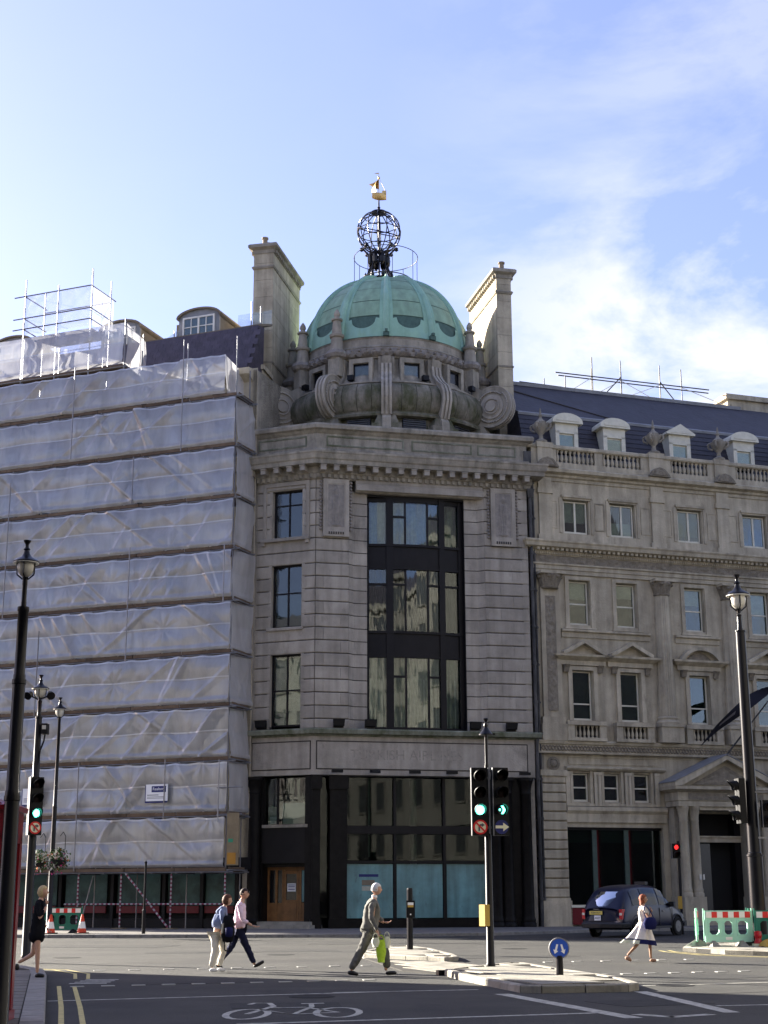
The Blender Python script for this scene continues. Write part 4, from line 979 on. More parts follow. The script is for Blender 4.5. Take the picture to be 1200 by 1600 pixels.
# chimney slabs either side of the dome
def stack(x, y, ang, w_, ln_, z0, z1, name, capz, left):
    lx, ly = MR.local(x, y)
    st_ = newobj(name, MB().box(.03, w_-.03, .03, ln_-.03, z0, z1), 'joint_shade', mroot, (lx, ly, 0), ang - AM)
    z = z0; k = 0
    while z < z1 - .05:
        h = min(.98, z1 - z); parts = (.0, .36, .70, 1.0) if k % 2 else (.0, .30, .62, 1.0)
        for a, b in zip(parts[:-1], parts[1:]):
            key = ('stk', w_, round(ln_*(b-a), 3), round(h, 2))
            if key not in BLK: BLK[key] = MB().box(0, w_, .004, ln_*(b-a)-.004, .007, h-.007).mesh('stone_block')
            newobj('stone_block', BLK[key], 'old_stone', st_, (0, ln_*a, z))
        z += h; k += 1
    path = [(0, ln_), (0, 0), (w_, 0), (w_, ln_)]
    prof = [(-.1, z1-.1), (.04, z1-.1), (.06, z1+.08), (.10, z1+.12), (.26, z1+.20), (.27, z1+.34), (.20, z1+.42), (-.2, z1+.45)]
    newobj('stack_cap', MB().sweep(prof, path).box(.0, w_, 0, ln_, z1, z1+.43), 'grimy_stone', st_)
    newobj('stack_moulding', MB().sweep([(-.05, z1-1.0), (.05, z1-1.0), (.10, z1-.9), (.03, z1-.82), (-.05, z1-.82)], path), 'grimy_stone', st_)
    newobj('stack_moulding', MB().sweep([(-.05, z0+5.0), (.03, z0+5.0), (.05, z0+5.1), (-.05, z0+5.14)], path), 'grimy_stone', st_)
    dm = MB()
    for i in range(int(ln_/.3)):
        dm.box(w_+.02, w_+.16, .1+i*.3, .24+i*.3, z1-.08, z1+.1); dm.box(-.16, -.02, .1+i*.3, .24+i*.3, z1-.08, z1+.1)
    newobj('cap_dentils', dm, 'grimy_stone', st_, kind='stuff')
    return st_
sL = stack(-7.02, 74.0, radians(-12.4), 1.10, 5.3, 24.0, 35.45, 'chimney_stack', 0, True)
sR = stack(6.16, 74.5, radians(13.2), .83, 5.1, 24.0, 34.25, 'chimney_stack', 0, False)
pot = MB().lathe([(.19, 0), (.20, .06), (.15, .10), (.14, .42), (.19, .46), (.19, .54), (.13, .55), (.12, .3)], 12).mesh('chimney_pot')
for i in range(7): newobj('chimney_pot', pot, 'bitumen', sL, (.5, .35+i*.72, 35.88))
newobj('chimney_pot', pot, 'bitumen', sR, (.42, .32, 34.68))
for i in range(7): newobj('chimney_pot', pot, 'bitumen', sR, (.4, 1.2+i*.55, 34.50))
# lower ledge beside the left slab
lx, ly = MR.local(-6.75, 72.2)
newobj('stone_pier', MB().box(0, .5, 0, 1.5, 24.0, 28.1).box(-.1, .6, -.12, 1.6, 28.0, 28.25).box(-.25, .65, -.25, 1.6, 25.6, 25.95).box(-.12, .6, -.12, 1.6, 25.3, 25.6), 'old_stone', mroot, (lx, ly, 0), -AM-.2)
# drain pipes
def pipe(u, v, z0, z1, r_=.075, face='M', heads=(), m='pipe_iron'):
    mb = MB().tube((0, 0, z0), (0, 0, z1), r_, n=8)
    z = z0 + 1.2
    while z < z1: mb.tube((0, 0, z), (0, 0, z+.12), r_*1.35, n=8).box(-.12, .12, .0, .1, z+.02, z+.08); z += 1.85
    for hz in heads: mb.add([(-.12,-.12,hz),(.12,-.12,hz),(.12,.12,hz),(-.12,.12,hz),(-.2,-.2,hz+.4),(.2,-.2,hz+.4),(.2,.2,hz+.4),(-.2,.2,hz+.4)], [(0,3,2,1),(4,5,6,7),(0,1,5,4),(1,2,6,5),(2,3,7,6),(3,0,4,7)])
    x, y = (u, -v) if face == 'M' else Lp(u, v)
    return newobj('drainpipe', mb, m, mroot, (x, y, 0))
pipe(10.90, .02, .13, 21.5, .09, heads=(20.9,)); pipe(11.12, -.2, .13, 21.8, .07)
pipe(-3.56, .05, 2.0, 21.5, .10, 'L', heads=(20.8,)); pipe(-3.80, -.3, 2.0, 22.6, .07, 'L', heads=(22.2,))
newobj('gutter_hopper', MB().box(10.62, 11.0, -.1, .4, 22.6, 23.3), 'pipe_iron', mroot)
newobj('gap_wall', MB().box(-4.6, -3.45, 1.2, 1.5, .1, 22.0), 'dark_interior', mroot, (0,0,0), DL)
# ------------------------------------------------------------------ the stone building on the right
rroot = thing('stone_building', (6.92, 71.6, 0), ARR, 'ornate cream stone building with a balustrade, dormers and a pedimented porch, right of the dome', 'building')
RR_ = Root(rroot)
def R(name, mb, m='old_stone', parent=None, loc=(0,0,0), rz=0, **k): return newobj(name, mb, m, parent or rroot, loc, rz, **k)
U0, U1 = 0.52, 22.3
R('wall_core', MB().box(U0+.1, U1, 1.15, 11, .1, 23.0), 'room_interior')
R('roof_slab', MB().box(U0+.1, U1, .05, 11, 22.4, 23.4), 'lead')
R('end_wall', MB().box(U0, U0+.3, .01, 11, .1, 23.3), 'grimy_stone')
WC = [3.02, 5.65, 9.55, 13.45, 17.3, 21.1]         # window axes
CC = [7.62, 11.5, 15.4, 19.2]                        # giant column axes
def wall_open(name, u0, u1, z0, z1, y, openings, depth=.35, m='old_stone'):
    us = sorted({u0, u1} | {a for o in openings for a in o[:2]}); zs = sorted({z0, z1} | {a for o in openings for a in o[2:4]})
    mb = MB()
    for a, b in zip(us[:-1], us[1:]):
        for c, d in zip(zs[:-1], zs[1:]):
            mu, mz = (a+b)/2, (c+d)/2
            if any(o[0] < mu < o[1] and o[2] < mz < o[3] for o in openings): continue
            mb.add([(a,y,c),(b,y,c),(b,y,d),(a,y,d)], [(0,1,2,3)])
    for a, b, c, d in openings:
        mb.add([(a,y,c),(b,y,c),(b,y,d),(a,y,d),(a,y+depth,c),(b,y+depth,c),(b,y+depth,d),(a,y+depth,d)], [(0,4,5,1),(1,5,6,2),(2,6,7,3),(3,7,4,0)])
    return R(name, mb, m)
def sash(u0, u1, z0, z1, y, split=.42, fr='cream_paint', gl='sash_glass', back='room_interior', vert=False, blind=None, t=.07):
    W, H = u1-u0, z1-z0; mb = MB()
    mb.box(0, t, -.04, .05, 0, H).box(W-t, W, -.04, .05, 0, H).box(t, W-t, -.04, .05, 0, t*1.3).box(t, W-t, -.04, .05, H-t, H)
    if vert: mb.box(W/2-.05, W/2+.05, -.035, .045, t, H-t); cells = [(t, W/2-.05, t, H-t), (W/2+.05, W-t, t, H-t)]
    else: mb.box(t, W-t, -.03, .04, H*split-.035, H*split+.035); cells = [(t, W-t, t, H*split-.03), (t, W-t, H*split+.03, H-t)]
    wo = R('window', mb, fr, None, (u0, y, z0))
    for a, b, c, d in cells: newobj('pane', MB().box(a, b, 0, .01, c, d), gl, wo)
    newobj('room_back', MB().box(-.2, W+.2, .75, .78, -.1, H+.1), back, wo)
    if blind: newobj('blind', MB().box(t, W-t, .10, .11, H*blind[0], H*blind[1]), blind[2], wo)
    return wo
# attic storey
op = [(c-.72, c+.72, 19.28, 21.05) for c in WC]
wall_open('attic_wall', U0, U1, 18.7, 22.3, 0.0, op)
for i, c in enumerate(WC):
    sash(c-.66, c+.66, 19.32, 21.0, .22, vert=True, gl='window_glass', blind=((.35, .98, 'curtain'), (.0, .45, 'curtain'), (.2, .98, 'green_blind'), None, (.5, 1, 'curtain'), None)[i])
    R('window_hood', MB().box(c-.85, c+.85, -.14, .02, 21.14, 21.26).box(c-.78, c+.78, -.07, .02, 21.05, 21.14), 'old_stone')
    R('window_surround', MB().box(c-.95, c-.80, -.05, .02, 19.28, 21.14).box(c+.80, c+.95, -.05, .02, 19.28, 21.14))
    for s in (-1, 1):
        mid = c + s*1.32
        R('wall_panel', MB().box(mid-.28, mid+.28, -.03, .02, 19.5, 19.56).box(mid-.28, mid+.28, -.03, .02, 20.9, 20.96).box(mid-.28, mid-.22, -.03, .02, 19.56, 20.9).box(mid+.22, mid+.28, -.03, .02, 19.56, 20.9))
for c in [1.25] + CC:
    R('pilaster', MB().box(c-.42, c+.42, -.16, .05, 18.8, 19.1).box(c-.34, c+.34, -.13, .05, 19.1, 21.25).box(c-.42, c+.42, -.2, .05, 21.25, 21.5).box(c-.36, c+.36, -.16, .05, 21.5, 22.1))
    R('scroll_crest', MB().prism_y([(c-.62, 22.55), (c-.52, 22.72), (c-.3, 22.95), (c, 23.05), (c+.3, 22.95), (c+.52, 22.72), (c+.62, 22.55)], -.62, -.45), 'old_carved')
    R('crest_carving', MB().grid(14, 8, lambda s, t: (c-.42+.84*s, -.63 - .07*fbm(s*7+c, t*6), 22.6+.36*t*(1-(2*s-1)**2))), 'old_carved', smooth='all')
def rs(name, prof, m='old_stone', path=None, **k): return R(name, MB().sweep(prof, path or [(U0, 6), (U0, 0), (U1, 0)]), m, **k)
rs('upper_cornice', [(-.1, 21.95), (.06, 21.95), (.08, 22.1), (.2, 22.16), (.22, 22.26), (.46, 22.34), (.50, 22.5), (.44, 22.56), (-.1, 22.6)])
rs('parapet_base', [(-.2, 22.58), (.22, 22.58), (.22, 22.92), (-.2, 22.92)])
rs('parapet_rail', [(-.14, 23.60), (.20, 23.60), (.26, 23.66), (.26, 23.78), (.2, 23.84), (-.2, 23.84)])
balu = MB().lathe([(.085, 0), (.085, .05), (.055, .08), (.10, .20), (.085, .32), (.045, .46), (.05, .54), (.085, .60), (.085, .68)], 8).mesh('baluster')
segs = [(1.92, 4.10), (4.55, 6.75), (8.5, 10.7), (12.4, 14.6), (16.3, 18.4), (20.1, 22.2)]
for a, b in segs:
    n = 9
    for i in range(n): R('baluster', balu, 'old_stone', None, (a + (b-a)*(i+.5)/n, -.06, 22.92), smooth=True)
for a, b in ((U0, 1.92), (4.10, 4.55), (6.75, 8.5), (10.7, 12.4), (14.6, 16.3), (18.4, 20.1)):
    R('parapet_die', MB().box(a, b, -.18, .14, 22.92, 23.60))
for c in [1.25] + CC: R('parapet_pier', MB().box(c-.42, c+.42, -.30, .14, 22.6, 23.62).box(c-.46, c+.46, -.34, .16, 23.62, 23.9))
urn_p = [(.30, 0), (.32, .10), (.22, .16), (.12, .22), (.10, .40), (.14, .48), (.30, .66), (.40, .86), (.42, .98), (.28, 1.04), (.30, 1.10), (.22, 1.18), (.12, 1.26), (.07, 1.38), (.11, 1.48), (.06, 1.56), (.05, 1.72), (.02, 1.86), (0, 1.9)]
urnm = MB().lathe(urn_p, 14, disp=lambda t, z: .02*cos(7*t) if .5 < z < 1.0 else 0)
for i in range(4):
    a = pi/2*i + pi/4; urnm.path([(.30*cos(a), .30*sin(a), .62), (.52*cos(a), .52*sin(a), .74), (.55*cos(a), .55*sin(a), .95), (.36*cos(a), .36*sin(a), 1.02)], .06, 5)
urnm = urnm.mesh('urn')
for c in [1.15, 7.62, 11.5, 15.4, 19.2]: R('urn', urnm, 'grimy_stone', None, (c, -.08, 23.9), smooth=True)
# main entablature
rs('main_cornice', [(-.1, 18.05), (.10, 18.05), (.14, 18.12), (.18, 18.30), (.30, 18.34), (.52, 18.42), (.56, 18.58), (.62, 18.66), (.62, 18.74), (-.1, 18.82)])
dt = MB()
for i in range(int((U1-U0)/.26)):
    u = U0 + .1 + i*.26; dt.box(u, u+.14, -.40, -.2, 18.26, 18.42)
for i in range(int((U1-U0)/.13)):
    u = U0 + .05 + i*.13; dt.box(u, u+.07, -.19, -.1, 18.10, 18.20)
R('dentils', dt, 'old_stone', kind='stuff')
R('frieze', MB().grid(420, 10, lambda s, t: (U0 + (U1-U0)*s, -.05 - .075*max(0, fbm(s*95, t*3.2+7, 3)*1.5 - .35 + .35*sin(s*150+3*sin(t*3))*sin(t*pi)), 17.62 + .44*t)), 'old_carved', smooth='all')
rs('architrave', [(-.1, 17.12), (.10, 17.12), (.10, 17.32), (.15, 17.34), (.15, 17.52), (.22, 17.56), (.22, 17.64), (-.1, 17.66)])
# first and second floor wall
op = [(c-.56, c+.56, 14.6, 16.86) for c in WC] + [(c-.56, c+.56, 9.86, 12.32) for c in WC]
wall_open('main_wall', U0, U1, 8.7, 17.2, 0.0, op, .4)
for i, c in enumerate(WC):
    sash(c-.54, c+.54, 14.62, 16.84, .26, split=.48, gl='window_glass', blind=((.60, .98, 'curtain'), (.68, .98, 'curtain'), (.62, .98, 'curtain'), (.52, .98, 'curtain'), None, (.6, .98, 'curtain'))[i])
    R('window_surround', MB().box(c-.80, c-.60, -.07, .02, 14.45, 17.05).box(c+.60, c+.80, -.07, .02, 14.45, 17.05).box(c-.60, c+.60, -.07, .02, 16.88, 17.05).box(c-.86, c+.86, -.10, .02, 14.38, 14.46))
    sash(c-.54, c+.54, 9.88, 12.30, .26, split=.33, gl='sash_glass', blind=(.02, .98, 'green_blind'))
    R('window_surround', MB().box(c-.80, c-.58, -.10, .02, 9.84, 12.32).box(c+.58, c+.80, -.10, .02, 9.84, 12.32).box(c-.80, c+.80, -.10, .02, 12.32, 12.5))
    for s in (-1, 1): R('scroll_bracket', MB().prism_x([(.02, 12.25), (-.16, 12.2), (-.24, 12.4), (-.36, 12.55), (.02, 12.58)], c+s*.92-.13, c+s*.92+.13), 'old_carved')
    ped = R('window_pediment', MB().sweep([(-.05, 12.56), (.12, 12.56), (.14, 12.78), (.28, 12.86), (.44, 12.96), (.46, 13.06), (-.05, 13.08)], [(c-1.12, 0.4), (c-1.12, 0), (c+1.12, 0), (c+1.12, .4)]))
    if i % 2 == 0 and i > 0 or i == 99:
        rb = MB(); n = 16
        arc = [(c + 1.32*sin(radians(-64+128*k/n)), 12.55 + 1.18*cos(radians(-64+128*k/n))) for k in range(n+1)]
        arc2 = [(c + (x-c)*.86, 12.55+(z-12.55)*.86) for x, z in arc]
        for k in range(n): rb.prism_y([arc2[k], arc[k], arc[k+1], arc2[k+1]], -.46, .0)
        newobj('raking_cornice', rb, 'old_stone', ped)
        newobj('tympanum', MB().prism_y([(c-1.0, 13.08)] + arc2[1:-1] + [(c+1.0, 13.08)], -.12, 0), 'old_stone', ped)
        newobj('tympanum_carving', MB().grid(20, 8, lambda s, t: (c-.75+1.5*s, -.12 - .12*fbm(s*9, t*6+c)*(1-(2*s-1)**2), 13.1 + .38*t*(1-(2*s-1)**2))), 'old_carved', ped, smooth='all')
    else:
        for s in (-1, 1):
            newobj('raking_cornice', MB().prism_y([(c+s*1.16, 13.06), (c+s*1.16, 13.2), (c, 13.80), (c, 13.62), (c+s*.98, 13.08)][::s], -.46, 0), 'old_stone', ped)
        newobj('tympanum', MB().prism_y([(c-1.0, 13.07), (c+1.0, 13.07), (c, 13.64)], -.10, 0), 'old_stone', ped)
# string under the second floor windows
for a, b in ((1.95, 6.85), (8.3, 10.85), (12.2, 14.7), (16.1, 18.5), (19.9, 22.2)):
    R('sill_course', MB().prism_x([(0, 13.95), (-.06, 13.95), (-.08, 14.18), (-.20, 14.24), (-.20, 14.34), (0, 14.38)], a, b))
# ornamental end pilaster
R('pilaster', MB().box(.82, 1.84, -.16, .05, 9.85, 16.35).box(.72, 1.94, -.24, .05, 9.62, 9.95).box(.66, 2.0, -.30, .05, 8.8, 9.62))
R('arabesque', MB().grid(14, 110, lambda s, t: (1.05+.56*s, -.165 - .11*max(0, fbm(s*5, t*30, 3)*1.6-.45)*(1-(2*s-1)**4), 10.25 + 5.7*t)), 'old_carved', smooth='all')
def capital(u, y, z0, r_, sq=False):
    mb = MB().lathe([(r_, 0), (r_*1.1, .06), (r_*1.0, .1), (r_*1.15, .35), (r_*1.45, .62), (r_*1.5, .70)], 44, disp=lambda t, z: .14*(fbm(t*5+u, z*8, 3)-.4)*1.5 if .08 < z < .68 else 0)
    for k in range(8):
        a = 2*pi*k/8 + .39; mb.lathe([(0, -.1), (.10, -.03), (.11, .04), (0, .1)], 6, ((r_*1.38)*cos(a), (r_*1.38)*sin(a), .58))
    o = R('capital', mb, 'old_carved', None, (u, y, z0))
    newobj('abacus', MB().box(-r_*1.5, r_*1.5, -r_*1.5, r_*1.5, .70, .84), 'old_stone', o)
    return o
capital(1.33, -.02, 16.3, .46)
for c in CC:
    n = 48; H = 6.2
    fl = MB().lathe([(.48, 0), (.44, 2.0), (.41, 4.6), (.38, H)], n, disp=lambda t, z: -.028 if int(t/(2*pi)*n) % 2 else 0)
    R('giant_column', fl, 'old_stone', None, (c, -.02, 10.1))
    R('column_base', MB().lathe([(.62, 0), (.64, .08), (.56, .16), (.54, .22), (.58, .3), (.50, .38)], 28, (c, -.02, 9.78)).box(c-.66, c+.66, -.64, .1, 9.62, 9.79).box(c-.62, c+.62, -.58, .1, 8.85, 9.62), 'old_stone')
    capital(c, -.02, 16.3, .40)
# balconettes under first floor windows
for c in WC:
    R('balcony_rail', MB().box(c-1.05, c+1.05, -.42, .02, 9.58, 9.78)); R('balcony_base', MB().box(c-1.05, c+1.05, -.38, .02, 8.82, 8.98))
    R('parapet_die', MB().box(c-1.03, c-.68, -.36, .02, 8.98, 9.58)); R('parapet_die', MB().box(c+.68, c+1.03, -.36, .02, 8.98, 9.58))
    bl = balu
    for i in range(6):
        o = R('baluster', balu, 'old_stone', None, (c - .56 + .224*i, -.22, 8.98), smooth=True); o.scale = (.8, .8, .88)
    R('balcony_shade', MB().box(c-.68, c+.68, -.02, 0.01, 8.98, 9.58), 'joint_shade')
# guilloche band
rs('band', [(-.1, 8.20), (.20, 8.20), (.22, 8.26), (.16, 8.30), (.16, 8.62), (.24, 8.66), (.28, 8.76), (.24, 8.84), (-.1, 8.86)])
gm_ = MB(); n = 0; u = U0+.12
while u < U1:
    pts = [(u + .34*k/10, -.17 - .03*sin(pi*k/10), 8.46 + .11*sin(2*pi*k/10)) for k in range(11)]; gm_.path(pts, .035, 5)
    pts = [(u + .34*k/10, -.17, 8.46 - .11*sin(2*pi*k/10)) for k in range(11)]; gm_.path(pts, .035, 5); u += .34
R('guilloche', gm_, 'old_carved', kind='stuff')
# mezzanine and ground floor
mz = [(c-.44, c+.44, 5.92, 7.30) for c in (2.76, 4.42, 6.06)] + [(c-.44, c+.44, 5.92, 7.30) for c in (14.4, 16.0, 17.7)]
gr = [(1.95, 7.1, .95, 4.72), (13.6, 18.8, .95, 4.72), (19.6, 22.2, .95, 4.72), (8.35, 11.6, .13, 5.45)]
wall_open('ground_wall', U0, U1, .1, 8.25, 0.04, mz + gr, .5)
for c in (2.76, 4.42, 6.06, 14.4, 16.0, 17.7):
    sash(c-.42, c+.42, 5.94, 7.28, .26, split=.5, gl='sash_glass')
    R('window_surround', MB().box(c-.60, c-.46, -.05, .05, 5.80, 7.42).box(c+.46, c+.60, -.05, .05, 5.80, 7.42).box(c-.64, c+.64, -.09, .05, 5.72, 5.84))
    for s in (-.76, .76): R('small_pilaster', MB().box(c+s-.11, c+s+.11, -.12, .05, 5.72, 7.35).box(c+s-.14, c+s+.14, -.15, .05, 7.2, 7.35))
R('string_course', MB().prism_x([(.04, 4.95), (-.06, 4.95), (-.08, 5.35), (-.2, 5.5), (-.2, 5.66), (.04, 5.72)], 1.9, 7.3)); R('string_course', MB().prism_x([(.04, 4.95), (-.06, 4.95), (-.08, 5.35), (-.2, 5.5), (-.2, 5.66), (.04, 5.72)], 13.3, 22.0))
R('mezzanine_cornice', MB().prism_x([(.04, 7.38), (-.12, 7.40), (-.24, 7.5), (-.24, 7.58), (.04, 7.62)], 1.9, 7.3)); R('mezzanine_cornice', MB().prism_x([(.04, 7.38), (-.12, 7.40), (-.24, 7.5), (-.24, 7.58), (.04, 7.62)], 13.3, 22.0))
R('wall_panel', MB().box(2.1, 7.0, -.0, .05, 7.72, 7.78).box(2.1, 7.0, -.0, .05, 8.04, 8.1).box(2.1, 2.16, 0, .05, 7.78, 8.04))
R('medallion', MB().lathe([(.3, 0), (.34, .05), (.22, .08), (.2, .05), (.12, .13), (0, .15)], 16), 'old_carved', None, (1.3, .04, 7.72)).rotation_euler = (pi/2, 0, 0)
# rusticated pier: separate courses
for (a, b) in ((.56, 1.9), (12.6, 13.5), (18.9, 19.5)):
    R('plinth', MB().box(a-.08, b+.06, -.20, .1, .12, 1.30).box(a-.04, b+.02, -.14, .1, 1.30, 1.42), 'old_stone')
    z = 1.44
    while z < 7.1:
        R('stone_block', block_mesh(b-a-.02, .41, .2, .05, .03), 'old_stone', None, (a+.01, -.12, z)); z += .445
    R('pier_cap', MB().box(a-.04, b+.04, -.2, .1, 7.12, 7.4))
# shop window with red posts
for (a, b) in ((1.95, 7.1), (13.6, 18.8), (19.6, 22.2)):
    n = 3 if b-a > 4 else 1; W = (b-a)/n
    for i in range(n):
        R('shop_pane', MB().box(a+W*i+.06, a+W*(i+1)-.06, .30, .31, 1.0, 4.68), 'shop_glass')
        if i: R('red_post', MB().box(a+W*i-.02, a+W*i+.22, .42, .62, 1.0, 4.68), 'red_panel'); R('shop_mullion', MB().box(a+W*i-.32, a+W*i-.08, .24, .40, .95, 4.7), 'green_blind')
    R('shop_frame', MB().box(a, b, .22, .38, 4.6, 4.72).box(a, b, .22, .38, .95, 1.03), 'bronze')
    R('shop_blind', MB().box(a+.1, b-.1, .46, .47, 4.0, 4.6), 'green_blind')
R('red_riser', MB().box(1.9, 3.7, -.2, .06, .2, .98), 'red_panel'); R('riser_top', MB().box(1.9, 3.75, -.25, .06, .98, 1.10), 'cream_paint')
R('riser', MB().box(3.7, 7.1, .0, .2, .13, .95), 'bronze')
# porch with pediment on paired columns
pz = []
porch = R('porch', MB().box(7.3, 12.55, -1.35, .05, .12, .36).box(7.35, 8.55, -1.3, .0, .36, 1.45).box(11.3, 12.5, -1.3, 0, .36, 1.45), 'old_stone')
for u in (7.65, 8.25, 11.6, 12.2):
    half_column(u, 0, .23, 1.45, 5.75, 'M', 'porch_column', 'old_stone', porch, 24).location = (u, -1.02, 1.45)
newobj('porch_wall', MB().box(7.4, 8.5, -.6, 0.0, 1.45, 5.7).box(11.35, 12.45, -.6, 0, 1.45, 5.7), 'old_stone', porch)
newobj('porch_entablature', MB().sweep([(-1.0, 5.72), (.02, 5.72), (.02, 5.95), (.06, 6.0), (.06, 6.38), (.2, 6.46), (.34, 6.52), (.34, 6.66), (-1.0, 6.68)], [(7.3, 0), (7.3, -1.3), (12.55, -1.3), (12.55, 0)]), 'old_stone', porch)
newobj('frieze_carving', MB().grid(60, 6, lambda s, t: (7.8+4.2*s, -1.365 - .04*fbm(s*30, t*4), 6.02+.34*t)), 'old_carved', porch, smooth='all')
pa = 9.92
for s in (-1, 1):
    newobj('porch_roof', MB().prism_y([(pa+s*2.98, 6.66), (pa+s*2.98, 6.84), (pa, 8.20), (pa, 7.98), (pa+s*2.6, 6.68)][::s], -1.66, .02), 'old_stone', porch)
    newobj('lead_roof', MB().prism_y([(pa+s*3.02, 6.85), (pa, 8.22), (pa, 8.26), (pa+s*3.02, 6.89)][::s], -1.68, .02), 'lead', porch)
newobj('tympanum', MB().prism_y([(pa-2.55, 6.69), (pa+2.55, 6.69), (pa, 7.98)], -1.3, -.4), 'old_stone', porch)
newobj('tympanum_carving', MB().grid(40, 14, lambda s, t: (pa-1.9+3.8*s, -1.30 - .12*fbm(s*18, t*7), 6.75 + .95*t*(1-abs(2*s-1)))), 'old_carved', porch, smooth='all')
newobj('porch_ceiling', MB().box(8.5, 11.35, -1.2, 0, 5.55, 5.72), 'old_stone', porch)
newobj('doorway', MB().box(8.5, 11.4, .5, .6, .2, 5.5), 'dark_interior', porch)
newobj('transom_bar', MB().box(8.45, 11.4, -.15, .15, 4.05, 4.28).box(8.45, 11.4, -.22, .15, 4.28, 4.36), 'old_stone', porch)
newobj('door_jamb', MB().box(8.36, 8.75, -.1, .4, .2, 5.5).box(11.0, 11.5, -.1, .4, .2, 5.5), 'bronze', porch)
newobj('door', MB().box(8.75, 9.85, .35, .42, .36, 4.0), 'opal_black', porch)
newobj('brass_plate', MB().box(8.22, 8.34, -1.30, -1.27, 2.25, 2.5).box(8.42, 8.50, -1.30, -1.27, 2.25, 2.5), 'lamp_glass', porch)
# mansard roof with dormers
RF = [( .55, 23.0), (.75, 23.4), (1.55, 25.95), (1.62, 26.08), (4.6, 28.72), (4.6, 22.8), (.55, 22.8)]
R('mansard_roof', MB().prism_x([(y, z) for y, z in RF], U0+.1, U1), 'slate')
R('lead_flashing', MB().prism_x([(1.50, 25.92), (1.46, 26.04), (1.60, 26.14), (1.70, 26.10)], U0+.1, U1), 'lead')
R('ridge_capping', MB().prism_x([(4.5, 28.66), (4.46, 28.84), (4.9, 28.86), (4.9, 28.6)], U0+.1, 16.0), 'lead')
R('slate_joint', MB().tube((1.0, 3.9, 28.14), (6.6, 1.68, 26.16), .03, n=5), 'joint_shade')
R('back_roof', MB().box(U0+.1, U1, 4.6, 10.5, 22.8, 28.5), 'slate')
# courses of slates on the lower slope
scm = MB()
for j in range(9):
    t0, t1 = j/9, (j+1)/9; y0, z0 = .74+.80*t0, 23.42+2.5*t0; y1, z1 = .74+.80*t1, 23.42+2.5*t1
    scm.add([(U0+.1, y0-.035, z0), (U1, y0-.035, z0), (U1, y1-.008, z1), (U0+.1, y1-.008, z1), (U0+.1, y0, z0), (U1, y0, z0)], [(0,1,2,3), (0,4,5,1)])
R('slate_courses', scm, 'slate', kind='stuff')
for i, c in enumerate([2.88, 5.62, 9.5, 13.4, 16.9, 20.4]):
    d = R('dormer', MB().box(-.62, .62, -.05, 1.2, 0, 1.52), 'cream_paint', None, (c, .62, 23.75))
    newobj('dormer_window', MB().box(-.40, .40, -.07, -.06, .12, .92), 'window_glass', d)
    newobj('dormer_frame', MB().box(-.64, -.42, -.16, -.05, 0, 1.1).box(.42, .64, -.16, -.05, 0, 1.1).box(-.64, .64, -.16, -.05, 1.0, 1.52).box(-.46, .46, -.10, -.05, .0, .12), 'cream_paint', d)
    if i == 2:
        newobj('dormer_pediment', MB().prism_y([(-.86, 1.52), (.86, 1.52), (.86, 1.62), (0, 2.12), (-.86, 1.62)], -.34, 1.3).prism_y([(-.62, 1.60), (.62, 1.60), (0, 1.96)], -.36, -.3), 'cream_paint', d)
    else:
        n = 14; arc = [(.86*cos(pi*k/n), 1.60 + .46*sin(pi*k/n)) for k in range(n+1)]
        newobj('dormer_pediment', MB().prism_y([(.86, 1.52)] + arc + [(-.86, 1.52)], -.34, 1.3).prism_y([(x*.78, 1.62+(z-1.6)*.72) for x, z in arc], -.37, -.33), 'cream_paint', d)
R('chimney_stack', MB().box(15.6, 18.4, 5.2, 6.2, 26, 29.6).box(15.4, 18.6, 5.0, 6.4, 29.5, 29.8), 'old_stone')
# scaffold frame on that roof
rsc = thing('roof_scaffold', RR_.world(0, -5.2, 28.6), ARR, 'small open scaffold frame of thin steel tubes on the dark slate ridge', 'scaffold')
def tubes(parent, name, pairs, r_=.03, m='pipe_iron'):
    for a, b in pairs: newobj(name, MB().tube(a, b, r_, n=6), m, parent)
tubes(rsc, 'scaffold_pole', [((u, y, -.1), (u, y, h)) for u, y, h in ((5.2, 0, 1.2), (6.9, 0, 2.5), (8.7, 0, 2.5), (7.3, .9, 2.2), (9.2, .9, 2.2), (11.2, 0, 2.5), (11.7, .9, 2.2), (12.6, 0, 2.4), (15.8, 0, .6), (3.9, 0, .9))])
tubes(rsc, 'scaffold_rail', [((4.6, 0, 1.35), (14.4, 0, 1.35)), ((5.2, .9, 1.55), (14.9, .9, 1.5)), ((3.2, 0, .15), (18.0, 0, .15)), ((8.7, 0, 1.5), (7.4, 0, .1)), ((11.2, 0, 1.5), (12.4, 0, .1)), ((2.4, 0, .55), (5.0, 0, .5))], .035)
tubes(rsc, 'hazard_tape', [((6.9, 0, 1.3), (5.3, 0, .2)), ((8.7, 0, 1.3), (6.9, 0, .2)), ((12.6, 0, 1.3), (15.8, 0, .4)), ((8.7, 0, .2), (11.2, 0, 1.3)), ((8.7, 0, 1.3), (11.2, 0, .2))], .02, 'cream_paint')

